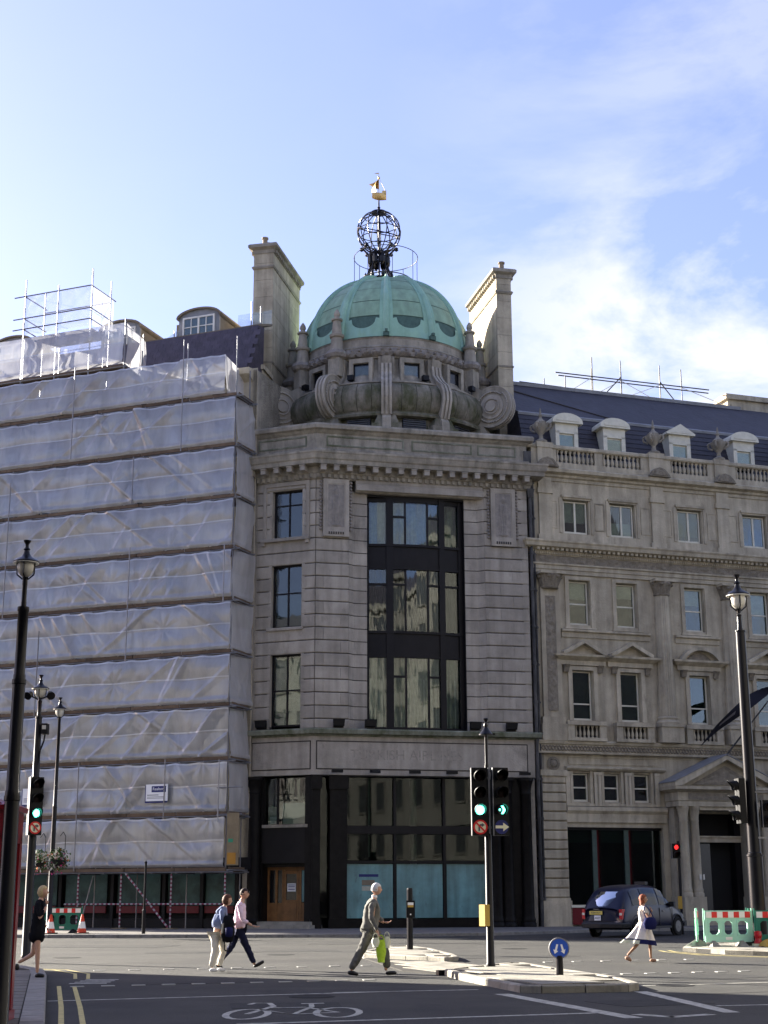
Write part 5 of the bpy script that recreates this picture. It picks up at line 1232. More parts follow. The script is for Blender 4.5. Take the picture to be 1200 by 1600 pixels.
# ------------------------------------------------------------------ the sheeted building on the left
AS = radians(-21.1)
sroot = thing('sheeted_building', (-7.346, 68.2, 0), AS, 'building behind plastic sheeting with dark slate mansard roof and arched dormers', 'building')
SR = Root(sroot)
def S(name, mb, m='grimy_stone', parent=None, loc=(0,0,0), rz=0, **k): return newobj(name, mb, m, parent or sroot, loc, rz, **k)
WY = 1.95; SU0 = -26.0
op = []
for i in range(10):
    c = -1.6 - 2.5*i
    for z0 in (4.4, 8.3, 12.2, 16.2, 20.2, 23.9): op.append((c-.6, c+.6, z0, z0+2.3))
_w = MB()
y = WY
us = sorted({SU0, .35} | {a for o in op for a in o[:2]}); zs = sorted({3.0, 27.3} | {a for o in op for a in o[2:4]})
for a, b in zip(us[:-1], us[1:]):
    for c, d in zip(zs[:-1], zs[1:]):
        if any(o[0] < (a+b)/2 < o[1] and o[2] < (c+d)/2 < o[3] for o in op): continue
        _w.add([(a,y,c),(b,y,c),(b,y,d),(a,y,d)], [(0,1,2,3)])
S('front_wall', _w, 'old_stone')
for o in op:
    wo = S('window', MB().box(o[0], o[0]+.08, y+.1, y+.2, o[2], o[3]).box(o[1]-.08, o[1], y+.1, y+.2, o[2], o[3]).box(o[0]+.08, o[1]-.08, y+.1, y+.2, (o[2]+o[3])/2-.04, (o[2]+o[3])/2+.04), 'white_paint')
    newobj('pane', MB().box(o[0], o[1], y+.15, y+.16, o[2], o[3]), 'window_glass', wo)
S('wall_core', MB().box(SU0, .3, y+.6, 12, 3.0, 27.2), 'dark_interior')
S('end_wall', MB().box(.05, .30, y, 12, 0.1, 27.2), 'grimy_stone')
S('cornice', MB().prism_x([(y, 26.6), (y-.5, 26.9), (y-.55, 27.2), (y+.2, 27.3)], SU0, .1), 'old_stone')
S('shop_front', MB().box(SU0, .5, y+.25, y+.4, .12, 3.1), 'dark_interior')
S('shop_front_beam', MB().box(SU0, .5, y-.1, y+.4, 2.75, 3.3).box(SU0, .5, y, y+.3, .12, .55), 'bronze')
for a, b in ((-1.9, -.4), (-3.9, -2.2), (-6.6, -4.3), (-9.5, -7.2), (-12.3, -10.0)):
    S('filmed_pane', MB().box(a, b, y+.12, y+.14, 1.15, 2.72), 'hoarding_film')
    S('red_riser', MB().box(a, b, y+.05, y+.14, .8, 1.12), 'red_panel')
for a in (-.3, -2.1, -4.1, -6.9, -9.8): S('shop_pier', MB().box(a, a+.16, y-.05, y+.3, .12, 2.8), 'bronze')
# roof: steep purple slates, low pitch behind
SRF = [(y+.15, 27.0), (y+.35, 27.5), (3.7, 30.35), (4.2, 30.4), (4.2, 27.0)]
S('mansard_roof', MB().prism_x(SRF, SU0, -.45).prism_x([(4.2, 27.0), (4.2, 30.5), (5.0, 30.9), (9.5, 32.0), (12, 27.0)], SU0, -2.2), 'slate_warm')
S('upper_roof', MB().prism_x([(3.66, 30.42), (5.2, 30.98), (5.2, 30.85), (3.7, 30.3)], SU0, -.45).prism_x([(5.2, 30.98), (9.5, 32.12), (9.5, 32.0), (5.2, 30.85)], SU0, -2.2), 'bitumen')
cnt = 0
slm = MB().box(0, .43, -.018, .0, 0, .40).mesh('slate')
slope = atan2(1.35, 2.85)
for j in range(9):
    for i in range(23):
        u = -.45 - .44*(i+1) + (.22 if j % 2 else 0)
        t = j*.34
        o = S('slate', slm, 'slate_warm', None, (u, y+.35+sin(slope)*t-.035, 27.5+cos(slope)*t)); o.rotation_euler = (-slope+.03, 0, 0); cnt += 1
        if cnt >= 296: break
    if cnt >= 296: break
for (c, zb) in ((-4.10, 30.22), (-8.9, 30.22), (-15.8, 30.3)):
    d = S('dormer', MB().box(-1.2, 1.2, 0, 3.6, 0, 1.15), 'bitumen', None, (c, 3.85, zb))
    n = 16; arc = [(1.32*cos(pi*k/n), 1.15+.50*sin(pi*k/n)) for k in range(n+1)]
    newobj('dormer_front', MB().prism_y([(1.2, 0)] + [(x*.92, z-.02) for x, z in arc] + [(-1.2, 0)], -.04, .1), 'lead', d)
    newobj('arched_roof', MB().prism_y([(x, z+.05) for x, z in arc] + [(x*.94, z-.05) for x, z in reversed(arc)], -.18, 3.8), 'bitumen', d)
    fr = MB().box(-.95, -.86, -.12, -.04, .10, 1.22).box(.86, .95, -.12, -.04, .10, 1.22).box(-.05, .05, -.12, -.04, .10, 1.22).box(-.86, .86, -.12, -.04, .10, .19).box(-.86, .86, -.12, -.04, 1.13, 1.22).box(-.86, .86, -.11, -.05, .62, .67).box(-.47, -.42, -.11, -.05, .19, 1.13).box(.42, .47, -.11, -.05, .19, 1.13)
    wf = newobj('window', fr, 'white_paint', d)
    for a in (-.86, -.42, .05, .47):
        for b in (.19, .67): newobj('pane', MB().box(a, a+.4, -.08, -.07, b, b+.45), 'window_glass', wf)
nt_ = MB().grid(8, 3, lambda s, t: (-6.8 + 1.3*s, 4.4, 30.5 + .7*t*s)); nt_.grid(6, 3, lambda s, t: (-2.4 + 2.0*s, 5.0, 30.9 + .8*t))
S('roof_net', nt_, 'debris_net')
for u, h in ((-1.55, 1.9), (-1.0, 1.5), (-6.2, .8)): S('roof_post', MB().tube((u, 4.9, 30.4), (u, 4.9, 30.6+h*.9), .035, n=6), 'scaffold_steel')
S('roof_hatch', MB().box(-5.9, -5.35, 4.6, 5.2, 30.3, 31.5), 'bitumen')

# scaffold with its sheets
sc = thing('scaffold', (-7.346, 68.2, 0), AS, 'tall tube scaffold wrapped in wrinkled translucent plastic sheets in front of the left building', 'scaffold')
LV = [2.72, 5.20, 7.68, 10.16, 12.65, 15.14, 17.64, 20.16, 22.75, 25.30]
SL_ = -24.0; TOPZ = 27.45
def SC_(name, mb, m='scaffold_steel', loc=(0,0,0), **k): return newobj(name, mb, m, sc, loc, 0, **k)
UPR = [0.12, -2.62, -5.25, -7.55, -10.2, -12.4, -15.2, -18.0, -21]
def stripes(parent, a, b, r_, n):
    a = Vector(a); b = Vector(b)
    for i in range(n):
        newobj('tape_band', MB().tube(a+(b-a)*((i+.02)/n), a+(b-a)*((i+.98)/n), r_ + (.004), n=6), 'red_white_red' if i % 2 else 'tape_white', parent)
for u in UPR:
    SC_('scaffold_pole', MB().tube((u, .08, .13), (u, .08, (TOPZ + .9) if u > -5.4 else 30.0), .034, n=6))
    SC_('scaffold_pole', MB().tube((u+.05, 1.45, .13), (u+.05, 1.45, 27.0), .03, n=6))
    if u > -13: 
        q = SC_('striped_sleeve', MB().tube((u, .08, .2), (u, .08, 2.55), .036, n=6), 'tape_white'); stripes(q, (u, .08, .2), (u, .08, 2.55), .035, 26)
q = SC_('striped_brace', MB().tube((-5.0, .02, 2.6), (-2.7, .02, .2), .036, n=6), 'tape_white'); stripes(q, (-5.0, .02, 2.6), (-2.7, .02, .2), .04, 30)
q = SC_('striped_rail', MB().tube((-8.2, -.02, 1.22), (0.1, -.02, 1.22), .03, n=6), 'tape_white'); stripes(q, (-8.2, -.02, 1.22), (.1, -.02, 1.22), .034, 70)
SC_('scaffold_brace', MB().tube((-7.5, .3, .2), (-6.9, .3, 2.5), .03, n=6))
for u in UPR[:5]: SC_('base_board', MB().box(u-.3, u+.3, -.15, .3, .13, .17), 'ply_board')
for z in LV:
    SC_('ledger', MB().tube((SL_, .0, z-.10), (.55, .0, z-.10), .034, n=6)); SC_('ledger', MB().tube((SL_, 1.5, z-.10), (.6, 1.5, z-.10), .034, n=6))
    for k in range(9):
        if z > 26: break
        a = .22 - 2.62*(k+1); b = a + 2.58
        SC_('toe_board', MB().box(a, b, -.045, -.005, z-.05, z+.09), 'scaffold_board')
        SC_('walk_boards', MB().box(a, b, .02, 1.5, z-.08, z-.03), 'scaffold_board')
    SC_('end_board', MB().box(.24, .28, .1, 1.7, z-.06, z+.12), 'scaffold_board')
    for i in range(14):
        u = .3 - 1.27*i
        SC_('transom_tube', MB().tube((u, -.22, z-.14), (u, 1.6, z-.14), .028, n=5))
    SC_('end_tube', MB().tube((.30, -.1, z-.02), (.30, 2.0, z-.02), .034, n=6))
# sheets: each lift has one long front sheet and one end sheet, folded and creased
def fold(seed, Wd):
    rnd = random.Random(seed); cr = []
    for _ in range(int(Wd*.8)):
        u = -rnd.random()*Wd; s = rnd.choice((-1, 1)) * (.35 + 1.1*rnd.random()); up_ = rnd.random() < .5
        cr.append((u, s, up_, .04 + .08*rnd.random(), .06 + .10*rnd.random(), rnd.random() < .4))
    ties = [(-rnd.random()*Wd, rnd.choice((0.0, .5, 1.0)), .3 + .5*rnd.random()) for _ in range(int(Wd*.35))]
    def h(u, t):
        v = 0.0
        for (cu, s, up_, a, wd, big) in cr:
            tt = t if up_ else 1-t
            d = (u - cu) - s*2.2*tt
            if -wd < d < wd*6: v += a*((1+d/wd) if d < 0 else (1-d/(wd*6)))*(1-.65*tt)*(1.5 if big else .8)
        for (cu, ct, a) in ties:
            dx = u-cu; dy = (t-ct)*2.3; r_ = sqrt(dx*dx+dy*dy)+.05
            if r_ < 1.5: v += .030*a*abs(cos(4.5*atan2(dy, dx) + cu))*(1.5-r_)
        v += .11*fbm(u*.8+seed, t*1.5+seed, 3) - .05
        # belly between the ties of the band at mid height and puffy hem at the foot
        v += .10*sin(pi*min(1, t*2.0))*(.6+.4*sin(u*1.3+seed)) if t < .5 else .06*sin(pi*(t-.5)*2)
        if t < .11: v += .12*sin(pi*t/.11)*(.55+.45*abs(sin(u*1.35+seed)))
        return v
    return h
for li, z in enumerate(LV):
    z0 = z + .10 if li else z + .12; z1 = (LV[li+1] - .14) if li < len(LV)-1 else TOPZ
    u_end = .16 if li < 9 else -.42
    if li == 0: u_end = .10
    h = fold(li*7+3, 24); W_ = u_end - SL_
    def fs(s, t, h=h, z0=z0, z1=z1, W_=W_):
        u = SL_ + W_*s; sag = -.05*sin(pi*((u/1.27) % 1.0)) if t > .95 else 0
        return (u, -.06 - h(u, t), z0 + (z1-z0)*t + sag*(t > .95))
    SC_('front_sheet', MB().grid(560, 30, fs), 'plastic_sheet', smooth='all')
    zc = z0 + (z1-z0)*.52
    bd = MB().grid(300, 1, lambda s, t: (SL_ + W_*s, -.075 - h(SL_+W_*s, .52) - .02, zc - .028 + .056*t + .03*sin(s*40)))
    SC_('sheet_band', bd, 'sheet_band', smooth='all')
    SC_('sheet_hem', MB().grid(200, 1, lambda s, t: (SL_ + W_*s, -.085 - h(SL_+W_*s, 1.0 - .03*(1-t)) , z1 - .09 + .09*t - .05*sin(pi*((SL_+W_*s)/1.27 % 1.0)))), 'sheet_band', smooth='all')
    if li > 0:
        h2 = fold(li*11+5, 3)
        w2 = 1.85 if li < 9 else 1.95
        ue = u_end + .02
        SC_('end_sheet', MB().grid(26, 26, lambda s, t: (ue + .10*sin(t*2+li) + .5*h2(-s*w2, t) + (.25*s if li in (3, 4, 5) else .05*s), -.05 + w2*s, z0 - .35*s*(li == 9) + (z1-z0)*t)), 'plastic_sheet', smooth='all')
# upper stage on the left
def upsheet(a, b, z0, z1, seed, m='pale_sheet', y=0.0):
    h = fold(seed, 24); SC_('front_sheet', MB().grid(120, 20, lambda s, t: (a+(b-a)*s, y-.06-h(a+(b-a)*s, t), z0+(z1-z0)*t)), m, smooth='all')
    SC_('sheet_band', MB().grid(120, 1, lambda s, t: (a+(b-a)*s, y-.09-h(a+(b-a)*s, .5), z0+(z1-z0)*.5+.05*t)), 'sheet_band', smooth='all')
upsheet(-24, -6.25, 27.75, 29.95, 91)
SC_('end_sheet', MB().grid(14, 14, lambda s, t: (-6.2 + .1*sin(3*t), 1.9*s, 27.75 - .25*s + (2.2-.1*s)*t)), 'plastic_sheet', smooth='all')
SC_('ledger', MB().tube((-24, 0, 27.62), (-6.1, 0, 27.62), .04, n=6)); SC_('toe_board', MB().box(-24, -6.2, -.03, .0, 27.6, 27.72), 'scaffold_board')
SC_('walk_boards', MB().box(-24, -6.2, .02, 1.5, 27.55, 27.6), 'scaffold_board')
SC_('scaffold_pole', MB().tube((-6.25, 0, 27), (-6.25, 0, 30.2), .04, n=6)); SC_('scaffold_pole', MB().tube((-6.25, 1.8, 27), (-6.25, 1.8, 30), .035, n=6))
# the open tower
for u, y_ in ((-12.45, 0), (-8.35, 0), (-10.4, 0), (-8.35, 1.8), (-12.45, 1.8), (-14.6, .0)):
    SC_('scaffold_pole', MB().tube((u, y_, 27.0), (u, y_, 33.3 if u != -10.4 else 32.7), .035, n=6))
for z in (32.35, 31.1, 30.5):
    SC_('tower_rail', MB().tube((-13.1, -.05, z), (-8.3, -.05, z+.02), .032, n=6)); SC_('tower_rail', MB().tube((-8.35, -.1, z), (-8.35, 2.3, z), .032, n=6))
    SC_('tower_rail', MB().tube((-12.45, -.1, z), (-12.45, 2.0, z), .032, n=6))
SC_('tower_rail', MB().tube((-12.45, 1.8, 32.1), (-8.35, 1.8, 32.1), .03, n=6))
hh = fold(77, 24)
SC_('tower_sheet', MB().grid(60, 16, lambda s, t: (-12.4+4.0*s, .02-.6*hh(-8.4-4*s, t), 30.15+2.25*t)), 'thin_sheet', smooth='all')
SC_('tower_sheet', MB().grid(16, 16, lambda s, t: (-8.32+.3*hh(-s*2, t), .05+2.0*s, 30.2+2.1*t)), 'thin_sheet', smooth='all')
SC_('walk_boards', MB().box(-12.5, -8.3, .05, 1.7, 29.95, 30.02), 'scaffold_board')
for (u, za, zb) in ((-2.62, 22.6, 28.4), (-5.25, 12.4, 18.0), (-10.2, 10.0, 14.2), (-8.9, 22.9, 27.8), (-2.9, 5.0, 7.7), (-7.55, 2.7, 7.7), (-.1, 4.8, 7.6), (-5.25, 20.2, 22.6), (-12.4, 15, 22), (-.1, 14.9, 17.7)):
    SC_('outer_pole', MB().tube((u, -.36, za), (u, -.36, zb), .028, n=6))
# signs on the sheets
def firm_sign(u, z, label):
    t = thing('hanging_sign', SR.world(u, .34, z), AS, label, 'sign')
    newobj('board', MB().box(-.57, .57, 0, .03, -.38, .38), 'sign_white', t)
    newobj('name_panel', MB().box(-.27, .48, -.006, .0, .02, .30), 'sign_navy', t)
    newobj('lettering', text_mesh('Realtors', .19, .002), 'sign_white', t, (.105, -.010, .165))
    newobj('small_print', MB().box(-.5, .10, -.004, 0, -.12, -.09).box(-.5, .42, -.004, 0, -.20, -.18).box(-.5, .42, -.004, 0, -.26, -.24), 'sign_text', t)
    newobj('backing', MB().box(-.63, .54, .031, .06, -.46, .34), 'sign_navy', t)
firm_sign(-3.30, 6.20, 'white sign with a navy name panel on the sheets, between two folds, fully in view')
firm_sign(-10.05, 6.20, 'white sign with a navy name panel on the sheets, half hidden behind the signals')
t = thing('site_board', SR.world(.42, .35, 2.9), AS, 'narrow plywood board with an orange square at the foot of the scaffold end', 'board')
newobj('ply', MB().box(-.05, .55, 0, .04, 0, 2.3), 'ply_board', t); newobj('orange_square', MB().box(.0, .42, -.01, 0, .05, .55), 'orange_board', t); newobj('green_notice', MB().box(.03, .27, -.01, 0, 1.0, 1.16), 'green_sign', t)
for z in (5.15, 6.35): SC_('tie_tube', MB().tube((-.3, -.12, z), (1.0, -.12, z), .03, n=6))

# ------------------------------------------------------------------ buildings outside the frame: they shade the street and stand in the windows
def plain_block(name, loc, rz, W, D, H, label, m, nx, nz, roof='slate'):
    t = thing(name, (*loc, 0), rz, label, 'building')
    newobj('wall', MB().box(0, W, 0, D, 0, H).box(-.3, W+.3, -.5, D+.3, H, H+.6).box(-.1, W+.1, -.25, .1, H*.25, H*.25+.35), m, t)
    newobj('roof', MB().prism_x([(.8, H+.6), (3.2, H+3.4), (D-3, H+3.4), (D-.5, H+.6)], .5, W-.5), roof, t)
    wn = MB(); fr = MB(); W1 = W/nx; H1 = H/nz
    for i in range(nx):
        for j in range(nz):
            a, b, c, d = W1*(i+.27), W1*(i+.73), H1*(j+.22), H1*(j+.82)
            wn.box(a, b, -.03, .02, c, d); fr.box(a-.12, b+.12, -.16, 0, d, d+.16).box(a-.12, b+.12, -.2, 0, c-.14, c)
            fr.box(a-.14, a, -.1, 0, c, d).box(b, b+.14, -.1, 0, c, d)
    newobj('windows', wn, 'far_glass', t, kind='stuff'); newobj('surrounds', fr, m, t, kind='stuff')
    return t
# west side: casts the shade over the near road
plain_block('stone_block_house', (-24.5, 37.5), pi, 17, 18, 18.6, 'plain stone corner house across the road on the left, outside the photo', 'far_stone', 7, 5).location = (-24.8, 45.2, 0)
for i, (x, w_, h_, m, lb) in enumerate(((58, 20, 31, 'far_stone', 'pale stone block behind the camera, farthest right'), (37.5, 22, 34, 'far_brick', 'buff brick block behind the camera on the right'), (15, 19, 30, 'far_stone', 'pale stone block directly behind the camera'), (-5, 24, 33, 'far_brick', 'buff brick block behind the camera on the left'))):
    b = plain_block('street_block', (x, -9), pi, w_, 14, h_, lb, m, 8, 8)

plain_block('street_block', (25, 48), -pi/2, 50, 16, 27, 'unseen buff brick block added on the right side of the street to block sky light', 'far_brick', 14, 7)  # unseen, added to keep sky light off the low facades and road
plain_block('street_block', (-15, -6), pi/2, 19, 14, 24, 'unseen pale stone block added on the left near the camera for shade', 'far_stone', 6, 6)  # unseen, added to deepen the shade over the near road
# ------------------------------------------------------------------ street furniture
def lantern(parent, z, s, brim, name='lantern', m='black_iron'):
    newobj('lantern_cap', MB().lathe([(brim, 0), (brim*1.02, .03*s), (brim*.8, .10*s), (brim*.45, .16*s), (.10*s, .26*s), (.07*s, .36*s), (.10*s, .40*s), (.05*s, .46*s), (.05*s, .54*s), (.10*s, .62*s), (.11*s, .66*s), (0, .67*s)], 20), m, parent, (0, 0, z), smooth=True)
    newobj('cap_rim', MB().lathe([(brim*.86, -.02*s), (brim, -.02*s), (brim, .02*s), (brim*.86, .02*s)], 20), 'lamp_glass', parent, (0, 0, z))
    newobj('lamp_bowl', MB().lathe([(brim*.62, 0), (brim*.66, -.12*s), (brim*.60, -.26*s), (brim*.42, -.36*s), (brim*.2, -.42*s), (0, -.43*s)], 18), 'lamp_glass', parent, (0, 0, z), smooth=True)
    ar = MB()
    for a in (0, pi/2, pi, 3*pi/2):
        ar.path([(brim*.7*cos(a), brim*.7*sin(a), z), (brim*.66*cos(a), brim*.66*sin(a), z-.34*s), (brim*.2*cos(a), brim*.2*sin(a), z-.48*s)], .022*s, 5)
    ar.tube((0,0,z-.56*s), (0,0,z-.42*s), .06*s, .09*s, 8)
    newobj('lamp_arm', ar, m, parent)
def lamp_post(loc, stages, zl, s, brim, label, group='street lamps'):
    t = thing('street_lamp', loc, 0, label, 'street lamp', group)
    lantern(t, zl, s, brim)
    for (za, zb, ra, rb) in stages:
        newobj('post', MB().lathe([(ra*1.12, za), (ra*1.12, za+.05), (ra, za+.07), (rb, zb-.06), (rb*1.12, zb-.05), (rb*1.12, zb)], 16), 'black_iron', t, smooth=True)
    return t
l1 = lamp_post((-4.31, 17.3, .12), [(0, 2.6, .105, .085), (2.6, 3.95, .078, .075), (3.95, 4.82, .064, .062), (4.82, 5.14, .03, .028)], 5.36, .42, .155, 'nearest street lamp, black stepped post in front of the red telephone box')
lr = lamp_post((11.0, 45.0, .12), [(0, 2.6, .24, .23), (2.6, 9.35, .19, .15), (9.35, 9.85, .08, .07)], 10.45, 1.0, .36, 'tall black street lamp on the corner island behind the bright green barrier')
l2 = lamp_post((-8.9, 38.0, .12), [(0, 4.2, .11, .10), (4.2, 5.95, .09, .08), (5.95, 6.36, .05, .05)], 6.66, .55, .22, 'street lamp with floodlights and a camera on its post, carrying the left traffic signals')
l3 = lamp_post((-13.55, 61.5, .13), [(0, 5.0, .11, .09), (5.0, 8.6, .08, .06)], 9.0, .75, .27, 'slender street lamp by the hanging flower baskets in front of the sheeting')
for s in (-1, 1):
    f = thing('floodlight', (-8.9+.28*s, 37.95, 6.62), .4*s, 'small round floodlight on the %s side of the lamp with the camera' % ('left' if s < 0 else 'right'), 'floodlight')
    newobj('housing', MB().lathe([(.03, -.10), (.08, -.08), (.10, .05), (.11, .07), (0, .075)], 14), 'black_iron', f, smooth=True).rotation_euler = (pi/2+.5, 0, 0)
    newobj('bracket', MB().tube((0, 0, 0), (-.25*s, .05, -.12), .02), 'black_iron', f)
cc = thing('camera_box', (-8.7, 37.9, 5.55), 0, 'small black camera on a bent arm beside the lamp post', 'camera')
newobj('housing', MB().box(-.08, .08, -.14, .1, .05, .32), 'black_iron', cc); newobj('face', MB().box(-.05, .05, -.15, -.141, .17, .27), 'lamp_glass', cc)
newobj('arm', MB().path([(0, 0, .05), (-.02, 0, -.12), (-.10, 0, -.35), (-.16, .05, -.75)], .022, 6), 'black_iron', cc)

def hood(r_, ln_, n=16):
    mb = MB(); vs = []
    for i in range(n+1):
        a = radians(-50) + radians(280)*i/n
        k = ln_*(.45 + .55*sin(max(0.0, min(pi, a+.1))))
        vs += [(r_*cos(a), 0, r_*sin(a)), (r_*cos(a), -k, r_*sin(a)), (r_*.93*cos(a), 0, r_*.93*sin(a)), (r_*.93*cos(a), -k, r_*.93*sin(a))]
    fs = []
    for i in range(n):
        b = 4*i; fs += [(b, b+4, b+5, b+1), (b+2, b+3, b+7, b+6), (b+1, b+5, b+7, b+3)]
    return mb.add(vs, fs)
HOOD = {}
def signal(loc, rz, label, sp=.36, lens_r=.105, aspects=('off', 'off', 'green'), sign=None, group=None):
    t = thing('traffic_signal', loc, rz, label, 'traffic light', group)
    n = len(aspects) + (1 if sign else 0)
    zt = sp*.5; zb = -sp*(n-.5)
    newobj('housing', MB().box(-.17, .17, 0, .20, zb, zt), 'signal_black', t)
    newobj('sunlit_edge', MB().box(-.183, -.17, .0, .05, zb, zt), 'scaffold_steel', t)  # pale strip on the left only, stands for the edge catching the sun
    for i, a in enumerate(aspects):
        z = -sp*i
        if a == 'arrow':
            newobj('lens', MB().lathe([(lens_r, 0), (0, .005)], 20), 'opal_black', t, (0, -.01, z)).rotation_euler = (pi/2, 0, 0)
            newobj('arrow_light', MB().prism_y([(-.01, .085), (.04, .085), (.09, 0), (.04, -.085), (-.01, -.085), (.035, 0)], -.02, -.015).prism_y([(-.055, .02), (-.02, .02), (-.02, -.02), (-.055, -.02)], -.02, -.015), 'lens_green', t, (0, 0, z))
        else:
            newobj('lens', MB().lathe([(lens_r, -.01), (lens_r*.7, .02), (0, .03)], 20), {'off': 'lens_off', 'green': 'lens_green', 'red': 'lens_red'}[a], t, (0, -.005, z), smooth=True).rotation_euler = (pi/2, 0, 0)
        hm = HOOD.setdefault(lens_r, hood(lens_r*1.22, .30).mesh('hood'))
        newobj('hood', hm, 'signal_black', t, (0, 0, z), smooth='all')
    z = -sp*len(aspects)
    if sign == 'no_right':
        newobj('sign_disc', MB().lathe([(.155, 0), (.155, .012), (0, .012)], 28), 'sign_red', t, (0, -.002, z)).rotation_euler = (pi/2, 0, 0)
        newobj('sign_face', MB().lathe([(.118, 0), (.118, .004), (0, .004)], 28), 'sign_cream', t, (0, -.014, z)).rotation_euler = (pi/2, 0, 0)
        ar = MB().prism_y([(-.045, -.085), (-.010, -.085), (-.010, .0), (.01, .025), (.035, .025), (.035, .06), (-.01, .06), (-.045, .02)], -.024, -.019).prism_y([(.03, .085), (.095, .042), (.03, 0)], -.024, -.019)
        newobj('arrow', ar, 'sign_text', t, (0, 0, z))
        newobj('bar', MB().prism_y([(-.10, .075), (-.075, .10), (.10, -.075), (.075, -.10)], -.029, -.025), 'sign_red', t, (0, 0, z))
    if sign == 'ahead_right':
        newobj('sign_disc', MB().lathe([(.15, 0), (.15, .01), (0, .01)], 28), 'sign_navy', t, (0, -.002, z)).rotation_euler = (pi/2, 0, 0)
        newobj('arrow', MB().prism_y([(-.14, .03), (.03, .03), (.03, .09), (.16, 0), (.03, -.09), (.03, -.03), (-.14, -.03)], -.018, -.012), 'sign_cream', t, (0, 0, z))
    return t
# signal post on the island
sp_ = thing('signal_post', (2.22, 32.5, .12), 0, 'black signal post with a small cap standing on the traffic island', 'post')
newobj('post', MB().lathe([(.10, 0), (.10, .05), (.085, .08), (.075, 2.7), (.06, 2.75), (.045, 4.2), (.035, 4.25), (.035, 4.85)], 14), 'black_iron', sp_, smooth=True)
newobj('post_cap', MB().lathe([(.04, 0), (.16, .0), (.16, .02), (.09, .10), (.04, .17), (.05, .22), (.02, .28), (.06, .36), (.05, .37), (0, .37)], 14).box(0, .2, -.02, .02, .0, .04), 'black_iron', sp_, (0, 0, 4.86), smooth=True)
newobj('bracket', MB().box(-.25, .45, -.06, -.0, 3.9, 3.95).box(-.25, .45, -.06, 0, 2.85, 2.9).box(.02, .06, -.1, .0, 2.75, 4.15), 'scaffold_steel', sp_)
signal((2.045, 32.3, 4.08), .10, 'traffic signal showing green above a no right turn sign on the island post', sign='no_right', aspects=('off', 'off', 'green'))
signal((2.505, 32.3, 4.08), .22, 'traffic signal with a green filter arrow above a white arrow sign on the island post', sign='ahead_right', aspects=('off', 'off', 'arrow'))
pb = thing('push_button_box', (2.11, 32.4, .95), -.9, 'yellow push button box low on the island signal post', 'push button')
newobj('case', MB().box(-.09, .09, -.08, .06, 0, .44), 'box_yellow', pb); newobj('face', MB().box(-.09, .09, .06, .08, 0, .44), 'signal_black', pb)
pp = thing('push_button_post', (.68, 42.5, .12), 0, 'short black push button post on the farther part of the island', 'post')
newobj('post', MB().lathe([(.085, 0), (.08, 1.62), (.07, 1.66), (0, 1.66)], 12), 'black_iron', pp)
newobj('button_box', MB().box(-.10, .14, -.18, -.06, .86, 1.32), 'signal_black', pp)
newobj('box_face', MB().box(-.06, .10, -.184, -.18, 1.14, 1.2), 'box_yellow', pp); newobj('box_notice', MB().box(-.06, .10, -.186, -.18, 1.20, 1.27), 'sign_white', pp); newobj('button', MB().lathe([(.02, 0), (.02, .01), (0, .01)], 10), 'sign_white', pp, (.02, -.18, .95)).rotation_euler = (pi/2, 0, 0)
kb = thing('keep_either_side_sign', (3.28, 29.0, .12), 0, 'round blue sign with two white arrows on a low black bollard', 'sign')
newobj('bollard', MB().lathe([(.07, 0), (.065, .34), (.05, .36)], 12), 'black_iron', kb)
dsc = newobj('sign_rim', MB().lathe([(.195, -.03), (.195, .03), (0, .03)], 32), 'scaffold_steel', kb, (0, 0, .49)); dsc.rotation_euler = (pi/2, 0, 0)
newobj('sign_face', MB().lathe([(.172, 0), (.172, .006), (0, .006)], 32), 'sign_blue', kb, (0, -.031, .49)).rotation_euler = (pi/2, 0, 0)
for s in (-1, 1):
    P = [(.020*s, .07), (.055*s, .075), (.085*s, -.03), (.115*s, -.015), (.090*s, -.10), (.02*s, -.05), (.05*s, -.045)]
    newobj('arrow', MB().prism_y(P if s > 0 else P[::-1], -.043, -.038), 'sign_white', kb, (0, 0, .49))
# left signals on the lamp with the camera
signal((-8.80, 37.8, 4.34), .55, 'traffic signal showing green beside the red telephone box, partly behind the nearest post', sign='no_right', sp=.36)
# right: signals on the tall lamp
signal((10.55, 44.8, 4.72), -1.45, 'traffic signal seen from its side, left of the tall lamp post', sp=.44, lens_r=.13, aspects=('off', 'off', 'off'))
signal((11.42, 44.7, 4.10), .1, 'traffic signal with white trim right of the tall lamp post', sp=.40, lens_r=.12, aspects=('off', 'off'))
br = thing('signal_bracket', (11.0, 44.9, 3.2), 0, 'steel bracket arms on the tall lamp post carrying the right signals', 'bracket')
newobj('arm', MB().box(0, .75, -.05, -.01, 1.32, 1.37), 'scaffold_steel', br); newobj('arm', MB().box(0, .75, -.05, -.01, -.02, .03), 'scaffold_steel', br)
rsg = signal((11.95, 62, 3.45), .1, 'small traffic signal showing red beside the pedimented porch', sp=.30, lens_r=.10, aspects=('red', 'off'))
rp = thing('signal_post', (12.1, 62.3, .0), 0, 'dark post under the small red signal near the porch', 'post')
newobj('post', MB().tube((0, 0, 0), (0, 0, 3.7), .055, n=8), 'black_iron', rp); newobj('yellow_box', MB().box(-.14, .02, -.12, -.02, 1.0, 1.5), 'box_yellow', rp)
bp_ = thing('black_post', (-9.65, 61.0, .13), 0, 'thin black post at the kerb in front of the striped scaffold brace', 'post')
newobj('post', MB().lathe([(.075, 0), (.075, .9), (.05, .95), (.045, 2.72), (.06, 2.78), (0, 2.84)], 10), 'black_iron', bp_)
yb = thing('yellow_bollard', (12.6, 44.4, .12), 0, 'yellow box on a low post behind the dark green barrier', 'bollard')
